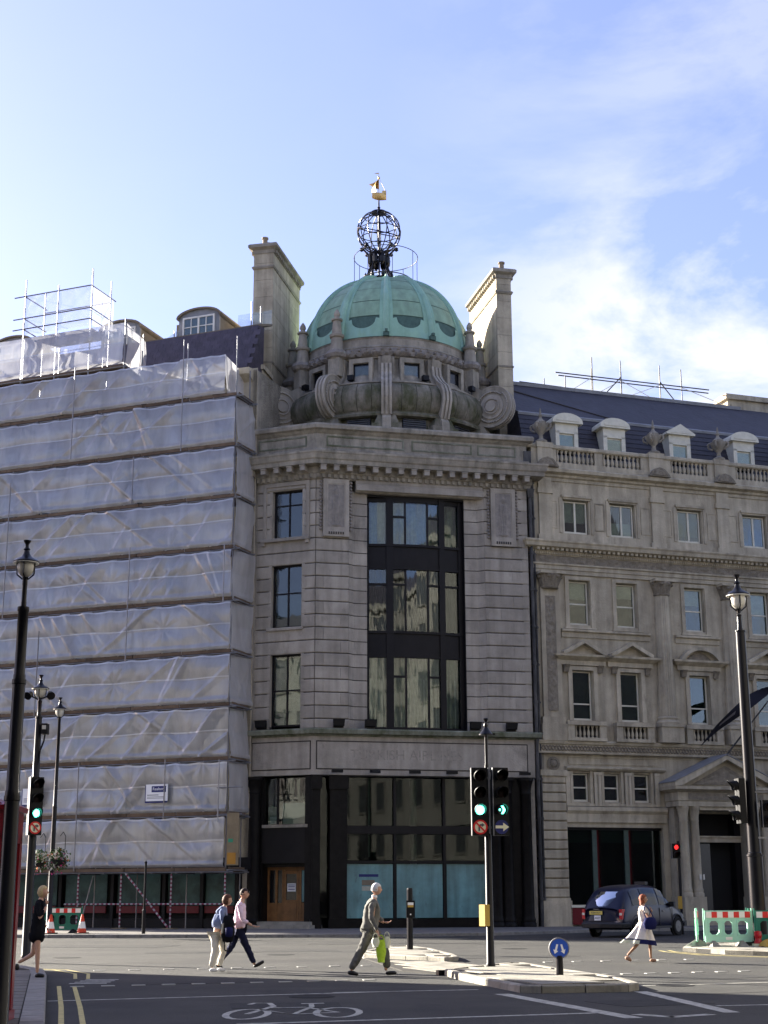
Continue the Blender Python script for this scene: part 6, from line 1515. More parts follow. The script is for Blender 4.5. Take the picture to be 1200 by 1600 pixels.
newobj('post', MB().tube((0,0,0), (0,0,1.2), .05), 'black_iron', yb); newobj('case', MB().box(-.1, .1, -.08, .08, 1.05, 1.6), 'box_yellow', yb)
ct = thing('control_cabinet', (1.18, 31.55, .0), .35, 'tiny dark opening box at the edge of the island kerb', 'box')
newobj('case', MB().box(-.12, .12, -.05, .1, 0, .1), 'signal_black', ct)

# telephone box
kx = thing('telephone_box', (-5.11, 18.75, .12), .06, 'red telephone box with black and white fascia at the left edge', 'telephone box')
HW = .50
newobj('corner_post', MB().box(-HW, -HW+.16, -HW, -HW+.16, 0, 2.22).box(HW-.16, HW, -HW, -HW+.16, 0, 2.22).box(-HW, -HW+.16, HW-.16, HW, 0, 2.22).box(HW-.16, HW, HW-.16, HW, 0, 2.22), 'kiosk_red', kx)
newobj('plinth', MB().box(-HW-.02, HW+.02, -HW-.02, HW+.02, 0, .12), 'kiosk_red', kx)
newobj('fascia', MB().box(-HW, HW, -HW, HW, 2.12, 2.50), 'kiosk_red', kx)
newobj('crown', MB().sweep([(-.4, 2.50), (.05, 2.50), (.06, 2.56), (-.02, 2.60)], [(-HW, HW), (-HW, -HW), (HW, -HW), (HW, HW)]).grid(16, 8, lambda s, t: (-HW+2*HW*s, -HW+2*HW*t, 2.56 + .16*sin(pi*s)*sin(pi*t))).prism_y([(-HW, 2.5), (HW, 2.5), (HW*.8, 2.585), (HW*.4, 2.64), (0, 2.66), (-HW*.4, 2.64), (-HW*.8, 2.585)], -HW-.03, -HW+.02), 'kiosk_red', kx)
newobj('opal_sign', MB().box(-.335, .335, -HW-.012, -HW, 2.18, 2.40), 'sign_cream', kx)
newobj('sign_ground', MB().box(-.322, .322, -HW-.016, -HW-.012, 2.193, 2.387), 'opal_black', kx)
newobj('lettering', text_mesh('TELEPHONE', .118, .002), 'sign_cream', kx, (0, -HW-.019, 2.285))
kd = newobj('door', MB().box(-.34, -.26, -HW+.01, -HW+.06, .12, 2.12).box(.26, .34, -HW+.01, -HW+.06, .12, 2.12).box(-.26, .26, -HW+.01, -HW+.06, .12, .5).box(-.26, .26, -HW+.01, -HW+.06, 2.02, 2.12), 'kiosk_red', kx)
kg = MB()
for i in range(1, 6): kg.box(-.26, .26, -HW+.02, -HW+.05, .5+.253*i-.012, .5+.253*i+.012)
for a in (-.14, .14): kg.box(a-.012, a+.012, -HW+.022, -HW+.048, .5, 2.02)
newobj('glazing_bars', kg, 'kiosk_red', kd); newobj('pane', MB().box(-.26, .26, -HW+.03, -HW+.035, .5, 2.02), 'shop_glass', kd)
newobj('side_panel', MB().box(HW-.06, HW-.03, -.34, .34, .12, 2.12).box(-HW+.03, -HW+.06, -.34, .34, .12, 2.12).box(-.34, .34, HW-.06, HW-.03, .12, 2.12), 'kiosk_red', kx)

# barriers and cones
def barrier(loc, rz, label, main, W=1.45, red='reflective_red'):
    t = thing('barrier', loc, rz, label, 'barrier', 'plastic road barriers')
    H = 1.0; T = .025; x0, x1 = -W/2, W/2
    holes = 3; mb = MB(); cw = (W-.16)/holes
    mb.box(x0, x1, -T, T, .12, .30).box(x0, x1, -T, T, .74, H)
    xs = [x0] + [x0+.08+cw*i for i in range(1, holes)] + [x1]
    for i in range(holes+1):
        c = x0+.04 if i == 0 else (x1-.04 if i == holes else x0+.08+cw*i)
        mb.box(c-.05, c+.05, -T, T, .30, .74)
    newobj('panel', mb, main, t)
    for i in range(holes):
        a = x0+.09+cw*i if i else x0+.09; b = x0+.08+cw*(i+1)-.05 if i < holes-1 else x1-.09
        if i: a = x0+.08+cw*i+.05
        fr = MB(); 
        fr.box(a, a+.03, -.045, .045, .30, .74).box(b-.03, b, -.045, .045, .30, .74).box(a+.03, b-.03, -.045, .045, .30, .33).box(a+.03, b-.03, -.045, .045, .71, .74)
        for (cx, cz, sx, sz) in ((a+.03, .33, 1, 1), (b-.03, .33, -1, 1), (a+.03, .71, 1, -1), (b-.03, .71, -1, -1)):
            p = [(cx, cz), (cx+.07*sx, cz), (cx, cz+.07*sz)]
            if sx*sz < 0: p = p[::-1]
            fr.prism_y(p, -.03, .03)
        newobj('hole_rim', fr, main, t)
    newobj('top_board', MB().box(x0+.03, x1-.03, -.045, -.025, .80, .97).box(x0+.03, x1-.03, .025, .045, .80, .97), 'reflective_white', t)
    for i in range(4 if red else 0):
        a = x0+.20+.33*i
        if i % 1 == 0: newobj('red_square', MB().box(a, a+.16, -.05, -.045, .80, .97).box(a, a+.16, .045, .05, .80, .97), red, t)
    newobj('small_plate', MB().box(-.10, .10, -.035, -.025, .18, .26), 'reflective_white', t)
    for x in (x0+.22, x1-.32): newobj('foot', MB().add([(x-.13,-.34,0),(x+.13,-.34,0),(x+.13,.34,0),(x-.13,.34,0),(x-.04,-.06,.16),(x+.04,-.06,.16),(x+.04,.06,.16),(x-.04,.06,.16)], [(0,3,2,1),(4,5,6,7),(0,1,5,4),(1,2,6,5),(2,3,7,6),(3,0,4,7)]), 'concrete_paving' if main == 'barrier_green' else 'black_rubber', t)
    for s in (x0-.03, x1+.03): newobj('hinge_post', MB().tube((s, 0, .15), (s, 0, 1.06), .022, n=6), main, t)
    return t
barrier((9.95, 44.4, .12), .10, 'bright sunlit green barrier with red and white squares in front of the tall lamp', 'barrier_green', 1.38)
barrier((11.45, 44.1, .12), -.12, 'dark green barrier with a red and white top, at the right edge', 'barrier_dark', 1.5)
barrier((11.75, 46.4, .12), .05, 'dark green barrier standing behind the bright one', 'barrier_dark', 1.5)
barrier((9.2, 45.2, .12), 1.35, 'green barrier seen end on at the left of the corner island', 'barrier_green', 1.3)
barrier((10.85, 45.2, .12), 1.2, 'dark green barrier turned end on between its neighbours', 'barrier_dark', 1.3)
barrier((-13.25, 62.6, .13), -.1, 'dark green barrier with a red and white board on the far pavement at the left', 'barrier_dark', 1.6)
sb = thing('sandbag', (11.0, 44.0, .12), .3, 'yellowish rubble bag lying beside the foot of the bright green barrier', 'sandbag')
newobj('bag', MB().grid(12, 12, lambda s, t: ((s-.5)*.5, (t-.5)*.4, .2*(sin(pi*s)*sin(pi*t))**.4 + .03*fbm(s*5, t*5))), 'box_yellow', sb, smooth='all')
rr2 = thing('red_lamp', (10.75, 44.2, .12), 0, 'small red warning lamp at the right foot of the bright green barrier', 'warning lamp')
newobj('body', MB().lathe([(.10, 0), (.12, .1), (.09, .22), (.12, .3), (.10, .42), (0, .45)], 12), 'tail_red', rr2); newobj('base', MB().box(-.16, .16, -.12, .12, 0, .08), 'bag_pale', rr2)
def cone(loc, label):
    t = thing('traffic_cone', loc, 0, label, 'traffic cone', 'cones by the far barrier')
    newobj('cone', MB().lathe([(.20, .03), (.19, .05), (.04, .74), (.03, .75), (0, .75)], 16), 'cone_orange', t); newobj('base', MB().box(-.25, .25, -.25, .25, 0, .04), 'black_rubber', t)
    newobj('white_band', MB().lathe([(.163, .20), (.108, .46)], 16), 'reflective_white', t)
    return t
cone((-13.45, 61.4, .13), 'traffic cone with a white band in front of the far left barrier'); cone((-12.25, 61.7, .13), 'traffic cone at the right end of the far left barrier')
# flower baskets
def basket(loc, label, seed):
    t = thing('flower_basket', loc, 0, label, 'flower basket', 'flower baskets on the slender lamp')
    newobj('bowl', MB().lathe([(0, -.30), (.2, -.25), (.30, -.1), (.32, 0)], 14), 'black_iron', t)
    newobj('hanger', MB().path([(.0, 0, .95), (.12, 0, 1.12), (.22, 0, .95), (.22, 0, .2)], .015, 5), 'black_iron', t)
    rd = random.Random(seed)
    for nm, m, cnt_, cx in (('foliage', 'leaf_green', 420, 0), ('white_flowers', 'petal_white', 110, -.2), ('pink_flowers', 'petal_pink', 40, -.3), ('orange_flowers', 'petal_orange', 18, .2)):
        mb = MB()
        for _ in range(cnt_):
            a = rd.random()*2*pi; p = rd.random()**.6; b = rd.random()*pi
            x = .52*p*sin(b)*cos(a) + cx*.5*(rd.random()); y_ = .45*p*sin(b)*sin(a) - (.08 if m != 'leaf_green' else 0); z = .02 + .46*p*cos(b) - (.15 if m == 'petal_pink' else 0)
            r_ = .045 + .03*rd.random(); n1 = Vector((rd.uniform(-1, 1), rd.uniform(-1, 1), rd.uniform(-1, 1))).normalized(); n2 = n1.cross(Vector((.3, .5, .8))).normalized()*r_*.6; n1 = n1*r_
            c = Vector((x, y_, z)); mb.add([c-n1, c-n2, c+n1, c+n2], [(0,1,2,3)])
        o = newobj(nm, mb, m, t); o['kind'] = 'stuff'
    return t
basket((-13.20, 61.2, 3.0), 'basket of white and pink flowers hanging to the right of the slender lamp', 1)
basket((-14.05, 61.4, 2.95), 'basket of flowers hanging to the left of the slender lamp', 2)
# lights on the building ledge and under the fascia
fl_labels = ['leftmost floodlight on the ledge, under the narrow windows', 'floodlight on the ledge at the corner pier', 'floodlight on the ledge at the left foot of the bowed window', 'floodlight on the ledge at the right foot of the bowed window', 'rightmost floodlight on the ledge near the drainpipes']
for i, (face, u) in enumerate((('L', -2.62), ('M', 1.12), ('M', 2.62), ('M', 7.75), ('M', 9.55))):
    x, y_ = MR.world(u, .18)[:2] if face == 'M' else MR.world(Lp(u, .18)[0], -Lp(u, .18)[1])[:2]
    f = thing('floodlight', (x, y_, 9.16), AM + (.25*(hsh(i)-.5)) if face == 'M' else AL, fl_labels[i], 'floodlight', 'floodlights on the ledge')
    newobj('housing', MB().add([(-.26,-.18,.08),(.26,-.18,.08),(.22,.10,.02),(-.22,.10,.02),(-.29,-.22,.40),(.29,-.22,.40),(.22,.08,.42),(-.22,.08,.42)], [(0,3,2,1),(4,5,6,7),(0,1,5,4),(1,2,6,5),(2,3,7,6),(3,0,4,7)]), 'signal_black', f)
    newobj('bracket', MB().box(-.24, -.21, -.05, .05, 0, .2).box(.21, .24, -.05, .05, 0, .2).box(-.24, .24, -.04, .04, 0, .03), 'black_iron', f)
wl = ['small spotlight under the fascia above the slit window', 'tilted small spotlight under the fascia left of centre', 'small spotlight under the middle of the fascia', 'small spotlight under the fascia right of centre', 'small spotlight under the right end of the fascia']
for i, u in enumerate((1.05, 2.85, 4.75, 6.55, 10.15)):
    x, y_ = MR.world(u, .35)[:2]; f = thing('spotlight', (x, y_, 7.14), AM + (.5 if i == 1 else .0), wl[i], 'spotlight', 'spotlights under the fascia')
    newobj('housing', MB().box(-.26, .26, -.08, .10, -.06, .07), 'signal_black', f); newobj('arm', MB().tube((0, .05, 0), (0, .42, .02), .025), 'black_iron', f)
for i, (deg, r_, lb) in enumerate(((-50, 5.5, 'leftmost black floodlight on the ring of the dome'), (-20, 5.3, 'black floodlight in the dome window left of centre'), (22, 5.3, 'black floodlight in the dome window right of centre'), (54, 5.5, 'rightmost black floodlight on the ring of the dome'))):
    a = radians(deg); f = thing('floodlight', (DX + r_*sin(a), DY - r_*cos(a), 26.92), a, lb, 'floodlight', 'floodlights round the dome')
    newobj('housing', MB().box(-.16, .16, -.14, .12, .08, .34), 'signal_black', f); newobj('bracket', MB().tube((0, 0, 0), (0, 0, .12), .05).tube((0, 0, .02), (.3, .2, .02), .025), 'black_iron', f)
# flag over the porch
fx = RR_.world(9.92, 1.5, 8.15)
fg = thing('flag_pole', fx, ARR, 'slanting pole with a drooping black flag above the porch', 'flag')
tip = (2.55, -1.6, 3.6)
newobj('pole', MB().tube((0, 0, 0), tip, .045, .03, 8).lathe([(0, -.08), (.08, 0), (0, .09)], 8, tip), 'pipe_iron', fg)
newobj('pole_collar', MB().lathe([(.08, -.08), (.08, .08)], 8, (.92, -.58, 1.3)).tube((0, .4, .05), (0, -.2, .05), .04), 'pipe_iron', fg)
def flagp(s, t):
    # hoist end at the tip, cloth hanging down and blown to the left
    x = 2.4 - 4.5*s - .28*t*(1-s); z = 3.42 - .35*s - 2.55*s*s - (.16 + .62*sin(pi*min(1, s*.95+.05))**.8)*t
    if s > .86: z -= (s-.86)*1.2*(1-t)
    return (x, -1.55 + .22*sin(s*7+t*2) + .12*t, z)
newobj('flag', MB().grid(40, 10, flagp), 'flag_cloth', fg, smooth='all')
newobj('flag_mark', MB().grid(10, 4, lambda s, t: (lambda p: (p[0], p[1]-.02, p[2]))(flagp(.60+.18*s, .35+.22*t))), 'flag_print', fg, smooth='all')

# ------------------------------------------------------------------ the black taxi
cab = thing('taxi', (9.85, 60.0, 0), radians(90-38), 'dark blue black taxi seen from behind, turning by the corner island', 'taxi')
cab.scale = (1.15, 1.06, 1.08)
# local X forward, Y left, Z up; stations along X, half profiles (y, z)
ST = [(-2.30, .40, .80, .66, .86, .60, .98), (-2.22, .30, .86, .80, .90, .70, 1.10), (-2.05, .26, .88, .86, .97, .70, 1.36), (-1.75, .25, .89, .88, 1.0, .68, 1.66), (-1.40, .25, .89, .88, 1.02, .66, 1.76),
      (-.60, .25, .89, .88, 1.02, .66, 1.80), (.20, .25, .89, .88, 1.02, .66, 1.79), (.62, .25, .89, .88, 1.02, .66, 1.70), (.95, .25, .88, .87, 1.02, .70, 1.40), (1.25, .25, .87, .84, .98, .74, 1.06),
      (1.70, .26, .86, .78, .92, .66, .99), (2.05, .30, .82, .70, .84, .56, .92), (2.25, .40, .74, .60, .70, .48, .78)]
def ring_pts(st):
    x, zb, w, w2, zs, wr, zr = st
    return [(0, zb), (w*.9, zb), (w, zb+.12), (w*1.01, (zb+zs)/2), (w2, zs), ((w2+wr)/2+.02, (zs+zr)/2), (wr, zr-.07*(1 if zr > 1.1 else .4)), (wr*.82, zr-.01), (wr*.4, zr+.015), (0, zr+.02)]
rings = [ring_pts(s_) for s_ in ST]
def body_pt(i, j, side, off=0.0):
    y_, z = rings[i][j]; return (ST[i][0], (y_+off)*side, z)
vs = []; m_ = 10
for i, s_ in enumerate(ST):
    pr_ = rings[i]
    for j in range(m_): vs.append((s_[0], pr_[j][0], pr_[j][1]))
    for j in range(m_-2, 0, -1): vs.append((s_[0], -pr_[j][0], pr_[j][1]))
q = 2*m_-2; fs = []
for i in range(len(ST)-1):
    for j in range(q): fs.append((i*q+j, i*q+(j+1) % q, (i+1)*q+(j+1) % q, (i+1)*q+j))
fs.append(tuple(range(q))); fs.append(tuple(reversed([(len(ST)-1)*q+j for j in range(q)])))
bo = newobj('body', MB().add(vs, fs), 'cab_paint', cab, smooth='all')
md = bo.modifiers.new('sub', 'SUBSURF'); md.levels = 2; md.render_levels = 2
def lerp(a, b, t): return tuple(a[k]+(b[k]-a[k])*t for k in range(3))
def sidepatch(i0, t0, i1, t1, side, lo=.10, hi=.93, off=.012):
    """glass between belt (ring 4) and roof edge (ring 6) from station i0+t0 to i1+t1"""
    def fn(s, t):
        f = (i0+t0) + ((i1+t1)-(i0+t0))*s; i = min(int(f), len(ST)-2); fr = f-i
        b = lerp(body_pt(i, 4, side), body_pt(i+1, 4, side), fr); c = lerp(body_pt(i, 5, side), body_pt(i+1, 5, side), fr); d = lerp(body_pt(i, 6, side), body_pt(i+1, 6, side), fr)
        tt = lo+(hi-lo)*t
        p = lerp(b, c, tt*2) if tt < .5 else lerp(c, d, tt*2-1)
        return (p[0], p[1]+off*side, p[2])
    return MB().grid(8, 6, fn)
def rearx(z):
    P = [(.86, -2.30), (1.08, -2.22), (1.36, -2.05), (1.66, -1.75)]
    for (z0, x0), (z1, x1) in zip(P[:-1], P[1:]):
        if z <= z1: return x0 + (x1-x0)*(z-z0)/(z1-z0)
    return P[-1][1]
for side in (-1, 1):
    for (a, b, c, d) in ((3, .25, 4, .45), (4, .55, 5, .85), (5, .98, 7, .1), (7, .2, 8, .2)):
        newobj('side_window', sidepatch(a, b, c, d, side), 'cab_glass', cab, smooth='all')
    for xx in (-.95, .15, 1.05): newobj('door_line', MB().box(xx, xx+.012, (.885 if side > 0 else -.905), (.905 if side > 0 else -.885), .36, 1.0), 'cab_trim', cab)
    for xx in (-.75, .35): newobj('door_handle', MB().box(xx, xx+.16, .89*side-.02, .89*side+.02, .86, .90), 'hubcap', cab)
    newobj('sill_trim', MB().box(-1.0, 1.0, .86*side-.03, .86*side+.03, .28, .36), 'cab_trim', cab)
    newobj('wing_mirror', MB().box(.98, 1.10, .92*side-.10, .92*side+.10, 1.02, 1.2), 'cab_trim', cab)
newobj('rear_window', MB().grid(10, 5, lambda s, t: (rearx(1.06+.50*t) - .035 + .10*abs(2*s-1)**2.5, (-.60+1.20*s)*(1-.08*t), 1.06 + .50*t)), 'cab_glass', cab, smooth='all')
newobj('windscreen', MB().grid(10, 5, lambda s, t: (1.24 - .50*t - .05*abs(2*s-1)**2, (-.66+1.32*s)*(1-.08*t), 1.08 + .54*t)), 'cab_glass', cab, smooth='all')
newobj('wiper', MB().tube((-2.25, -.05, 1.05), (-2.20, .38, 1.12), .012), 'cab_trim', cab)
newobj('rear_bumper', MB().sweep([(0, .32), (.09, .34), (.10, .46), (.05, .52), (0, .52)], [(-2.0, .88), (-2.30, .74), (-2.36, 0), (-2.30, -.74), (-2.0, -.88)]), 'cab_trim', cab)
newobj('front_bumper', MB().box(2.18, 2.36, -.76, .76, .32, .52), 'cab_trim', cab)
newobj('boot_lid', MB().grid(8, 5, lambda s, t: (-2.33 + .06*t**2 + .03*abs(2*s-1)**3, -.56+1.12*s, .56 + .40*t)), 'cab_paint', cab, smooth='all')
pl_ = newobj('number_plate', MB().box(-2.375, -2.355, -.05, .47, .78, .90), 'plate_yellow', cab)
tmm = text_mesh('R184 HLY', .095, .002); tmm.transform(Matrix.Rotation(-pi/2, 4, 'Z')); newobj('plate_lettering', tmm, 'sign_text', pl_, (-2.379, .21, .84))
lp = newobj('licence_plate', MB().box(-2.375, -2.355, .02, .28, .58, .75), 'sign_white', cab)
tmm = text_mesh('4427', .10, .002); tmm.transform(Matrix.Rotation(-pi/2, 4, 'Z')); newobj('plate_lettering', tmm, 'sign_text', lp, (-2.379, .15, .66))
newobj('boot_handle', MB().box(-2.37, -2.33, .08, .30, .94, .97), 'hubcap', cab)
for s in (-1, 1):
    tl_ = newobj('tail_light', MB().box(-2.31, -2.12, .76*s-.06, .76*s+.06, .62, .96), 'tail_red', cab)
    newobj('reversing_lamp', MB().box(-2.32, -2.30, .76*s-.05, .76*s+.05, .76, .84), 'lamp_glass', tl_)
    newobj('headlight', MB().lathe([(.13, 0), (.12, .05), (0, .07)], 14), 'lamp_glass', cab, (2.18, .58*s, .68)).rotation_euler = (0, pi/2, 0)
    for xx in (-1.42, 1.42):
        wh = newobj('wheel', MB().lathe([(.20, -.09), (.30, -.10), (.335, -.07), (.335, .07), (.30, .10), (.20, .09)], 26), 'black_rubber', cab, (xx, .83*s, .335)); wh.rotation_euler = (pi/2, 0, 0)
        newobj('hubcap', MB().lathe([(.20, -.10), (.21, 0), (.20, .10)], 20).lathe([(.20, .095), (.12, .06), (.06, .10), (0, .11)], 20).lathe([(.20, -.095), (.12, -.06), (.06, -.10), (0, -.11)], 20), 'hubcap', wh)
        newobj('wheel_arch', MB().path([(xx + .42*cos(a), .872*s, .335 + .42*sin(a)) for a in [pi*k/14 for k in range(15)]], .03, 6), 'cab_trim', cab)
        newobj('arch_shade_disc', MB().lathe([(.40, -.02), (.40, .0), (0, .0)], 24), 'black_rubber', cab, (xx, .868*s, .335)).rotation_euler = (pi/2*-s, 0, 0)  # dark disc stands for the shade inside the arch; body has no cutout
newobj('roof_sign', MB().box(.35, .55, -.22, .22, 1.80, 1.92), 'cab_trim', cab)

# ------------------------------------------------------------------ people: skinned skeletons
FOLD = bpy.data.textures.new('folds', 'CLOUDS'); FOLD.noise_scale = .10; FOLD.noise_depth = 1
CLOTH = {'jacket', 'trousers', 'shirt', 'dress', 'bodice'}
def skin(name, verts, edges, rad, m, parent, sub=2, label=None):
    me = bpy.data.meshes.new(name); me.from_pydata([tuple(v) for v in verts], edges, []); me.update()
    me.materials.append(MATS[m]); o = bpy.data.objects.new(name, me); COL.objects.link(o); o.parent = parent
    sk = o.modifiers.new('skin', 'SKIN'); sk.use_smooth_shade = True
    lay = me.skin_vertices[0].data if me.skin_vertices else None
    if lay is None:
        bm = bmesh.new(); bm.from_mesh(me); bm.verts.layers.skin.verify(); bm.to_mesh(me); bm.free(); lay = me.skin_vertices[0].data
    for i, r_ in enumerate(rad):
        lay[i].radius = (r_, r_) if not isinstance(r_, tuple) else r_
        lay[i].use_root = (i == 0)
    sb_ = o.modifiers.new('sub', 'SUBSURF'); sb_.levels = sub; sb_.render_levels = sub
    if name in CLOTH:
        sb_.levels = sb_.render_levels = 3
        dm_ = o.modifiers.new('folds', 'DISPLACE'); dm_.texture = FOLD; dm_.texture_coords = 'GLOBAL'; dm_.strength = .038; dm_.mid_level = .5
    if label: o['label'] = label
    return o
def chain_skin(name, chains, m, parent, sub=2):
    """chains: list of [(point, radius), ...]; chains share points that coincide"""
    verts = []; rad = []; edges = []; idx = {}
    for ch in chains:
        prev = None
        for p, r_ in ch:
            k = tuple(round(c, 4) for c in p)
            if k not in idx: idx[k] = len(verts); verts.append(p); rad.append(r_)
            i = idx[k]
            if prev is not None and prev != i: edges.append((prev, i))
            prev = i
    return skin(name, verts, edges, rad, m, parent, sub)
import bmesh
def head(parent, c, s, yaw, skinm, hairm, style, tilt=0.0):
    """head facing +X before yaw; c centre, s = head height"""
    h = s
    def hp(u, v):
        a = 2*pi*u; b = pi*(v-.5); x = cos(b)*cos(a); y_ = cos(b)*sin(a); z = sin(b)
        rx, ry, rz_ = .44*h, .34*h, .50*h
        X, Y, Z = x*rx, y_*ry, z*rz_
        if Z < 0: X += .06*h*(-Z/(.5*h)) if x > 0 else .10*h*(-Z/(.5*h)); Y *= 1 - .25*(-Z/(.5*h))
        f = max(0, x)
        if x > .8:
            if abs(y_) < .30: X += .10*h*max(0, 1-abs(y_)/.20)*max(0, 1-abs(Z+.05*h)/(.13*h))     # nose
            X += .02*h*max(0, 1-abs(Z+.25*h)/(.05*h)); X -= .03*h*max(0, 1-abs(Z-.05*h)/(.05*h))*(1 if abs(y_) > .2 else 0)
            X += .03*h*max(0, 1-abs(Z+.40*h)/(.08*h))
        return (X, Y, Z)
    o = newobj('head', MB().grid(28, 20, hp), skinm, parent, c, yaw, smooth='all'); o.rotation_euler = (0, tilt, yaw)
    for sgn in (-1, 1):
        newobj('ear', MB().lathe([(0, -.10*h), (.05*h, -.05*h), (.06*h, .04*h), (0, .10*h)], 8), skinm, o, (-.02*h, .335*h*sgn, -.04*h), smooth='all')
        newobj('eye', MB().lathe([(0, -.018*h), (.02*h, 0), (0, .018*h)], 6), 'sign_text', o, (.40*h, .14*h*sgn, .04*h))
    newobj('mouth', MB().box(.405*h, .425*h, -.07*h, .07*h, -.262*h, -.245*h), 'tail_red', o)
    def hairp(u, v, drop, ex=1.09):
        a = 2*pi*u; b = pi*(v*(.5+drop)-drop) ; x = cos(b)*cos(a); y_ = cos(b)*sin(a); z = sin(b)
        X, Y, Z = x*.44*h*ex, y_*.34*h*ex*1.03, z*.50*h*ex + .015*h
        if x > 0 and Z < .20*h: X *= max(.15, .72*(1-x)+.12); Z = max(Z, .16*h) if x > .45 else Z
        k = 1 + .16*(fbm(u*22, v*12)-.5)
        return (X*k, Y*k, Z)
    drop = {'short': .13, 'bald': .10, 'bob': .30, 'long': .42}[style]
    ex = {'short': 1.05, 'bald': 1.01, 'bob': 1.11, 'long': 1.11}[style]
    newobj('hair', MB().grid(28, 14, lambda u, v: hairp(u, v, drop, ex)), hairm, o, smooth='all')
    if style in ('long', 'bob'):
        L_ = .55 if style == 'long' else .26
        newobj('back_hair', MB().grid(10, 8, lambda s, t: (-.34*h - .10*h*sin(pi*s) + .05*h*t, (s-.5)*.64*h*(1-.2*t), .15*h - L_*h*1.5*t)), hairm, o, smooth='all')
    return o
def hand(parent, wrist, direc, s, skinm, curl=.6, side=1):
    """palm block with four curled fingers and a thumb, grown as thin skinned chains"""
    d = Vector(direc).normalized(); a = Vector((0, 1, 0)) if abs(d.y) < .9 else Vector((1, 0, 0))
    n = d.cross(a).normalized(); lat = n.cross(d).normalized()
    w0 = Vector(wrist); chains = [[(tuple(w0), .026*s), (tuple(w0+d*.05*s), (.040*s, .02*s)), (tuple(w0+d*.085*s), (.040*s, .018*s))]]
    o = chain_skin('hand', chains, skinm, parent, 1)
    fing = MB()
    for i, L_ in enumerate((.072, .082, .076, .060)):
        b = w0 + d*.08*s + lat*(i-1.5)*.020*s; p = [b]; dd = d.copy()
        for k in range(3): dd = (dd + n*curl*.55).normalized(); p.append(p[-1] + dd*L_*s/3)
        fing.path(p, .0095*s, 6)
    b = w0 + d*.03*s - lat*.035*s*side; p = [b, b + (d*.6 - lat*.6*side).normalized()*.035*s, b + (d*.6 - lat*.6*side).normalized()*.035*s + (d + n*.5).normalized()*.035*s]
    fing.path(p, .012*s, 6)
    newobj('fingers', fing, skinm, o, smooth='all')
    return o
def person(loc, rz, label, group=None): return thing('person', loc, rz, label, 'person', group)
def shoe(parent, ankle, toe, m, r_=.045, sole=True):
    a = Vector(ankle); t = Vector(toe); d = (t-a); d.z = 0; d.normalize(); heel = a - d*.06; heel.z = a.z - .055
    bl = Vector((a.x, a.y, a.z-.05)); mid = a.lerp(t, .55); 
    return chain_skin('shoe', [[(tuple(heel), .036), (tuple(bl), .045), (tuple(mid + Vector((0, 0, -.012))), .046), (tuple(t), .034)], [(tuple(bl), .045), (tuple(a), .045)]], m, parent, 1)

# man in the grey suit
p = person((-.27, 31.3, 0), .0, 'white haired man in a grey suit striding right with plastic bags in his hand')
hipz = .93
chain_skin('body', [[((0, 0, 1.20), .10), ((.03, 0, 1.46), .09), ((.04, 0, 1.55), .055), ((.06, 0, 1.62), .05)],
                    [((.03, 0, 1.46), .09), ((.03, -.20, 1.42), .05), ((.00, -.26, 1.12), .035), ((.12, -.27, .84), .028)],
                    [((.03, 0, 1.46), .09), ((.03, .20, 1.42), .05), ((.06, .26, 1.14), .035), ((.25, .22, 1.04), .028)],
                    [((0, 0, 1.20), .10), ((-.02, 0, .95), .10), ((-.04, -.1, .88), .06), ((-.20, -.11, .46), .045), ((-.44, -.12, .11), .035)],
                    [((-.02, 0, .95), .10), ((.03, .1, .88), .06), ((.25, .10, .47), .045), ((.28, .10, .09), .035)]], 'skin', p, 1)
head(p, (.085, 0, 1.715), .235, 0.05, 'skin', 'hair_grey', 'short', .08)
chain_skin('jacket', [[((-.11, 0, .79), (.17, .185)), ((-.07, 0, .92), (.16, .185)), ((-.02, 0, 1.12), (.145, .18)), ((.0, 0, 1.32), (.15, .20)), ((.01, 0, 1.47), (.11, .17)), ((.02, 0, 1.54), (.07, .075))],
                      [((.01, 0, 1.47), (.11, .17)), ((.01, -.19, 1.44), .078), ((-.03, -.27, 1.16), .060), ((.10, -.28, .90), .045)],
                      [((.01, 0, 1.47), (.11, .17)), ((.01, .19, 1.44), .078), ((.06, .27, 1.18), .060), ((.22, .23, 1.07), .045)]], 'suit_grey', p)
chain_skin('trousers', [[((-.02, 0, .93), (.13, .15)), ((-.07, -.08, .84), .115), ((-.24, -.10, .46), .09), ((-.44, -.12, .13), .075)],
                        [((-.02, 0, .93), (.13, .15)), ((.06, .08, .84), .115), ((.27, .10, .47), .09), ((.30, .10, .14), .075)]], 'suit_trouser', p)
shoe(p, (-.46, -.12, .13), (-.28, -.12, .03), 'shoe_black'); shoe(p, (.31, .10, .10), (.50, .10, .05), 'shoe_black')
hand(p, (.11, -.28, .87), (.3, 0, -.9), 1.0, 'skin', .9); hand(p, (.25, .22, 1.05), (.9, 0, -.1), 1.0, 'skin', .8, -1)
bgp = newobj('shirt_collar', MB().lathe([(.062, 0), (.055, .05)], 12), 'sign_white', p, (.045, 0, 1.545))
def bag(loc, m, w_, h_, label, nm='plastic_bag'):
    t = thing(nm, loc, 0, label, 'bag')
    newobj('bag_body', MB().grid(20, 14, lambda u, v: ((w_/2)*(cos(2*pi*u))*(.55+.45*sin(pi*min(.9, 1-v+.05)))*(1+.08*fbm(u*9, v*7)), .07*sin(2*pi*u)*(1.1-v*.7), -h_*(1-v) - .0)), m, t, smooth='all')
    newobj('bag_handle', MB().path([(-.06, 0, 0), (-.03, 0, .07), (.0, 0, .09), (.03, 0, .07), (.06, 0, 0)], .012, 6), m, t)
    return t
bag((-.09, 31.0, .72), 'bag_green', .20, .44, 'lime green plastic bag in the hand of the man in the grey suit')
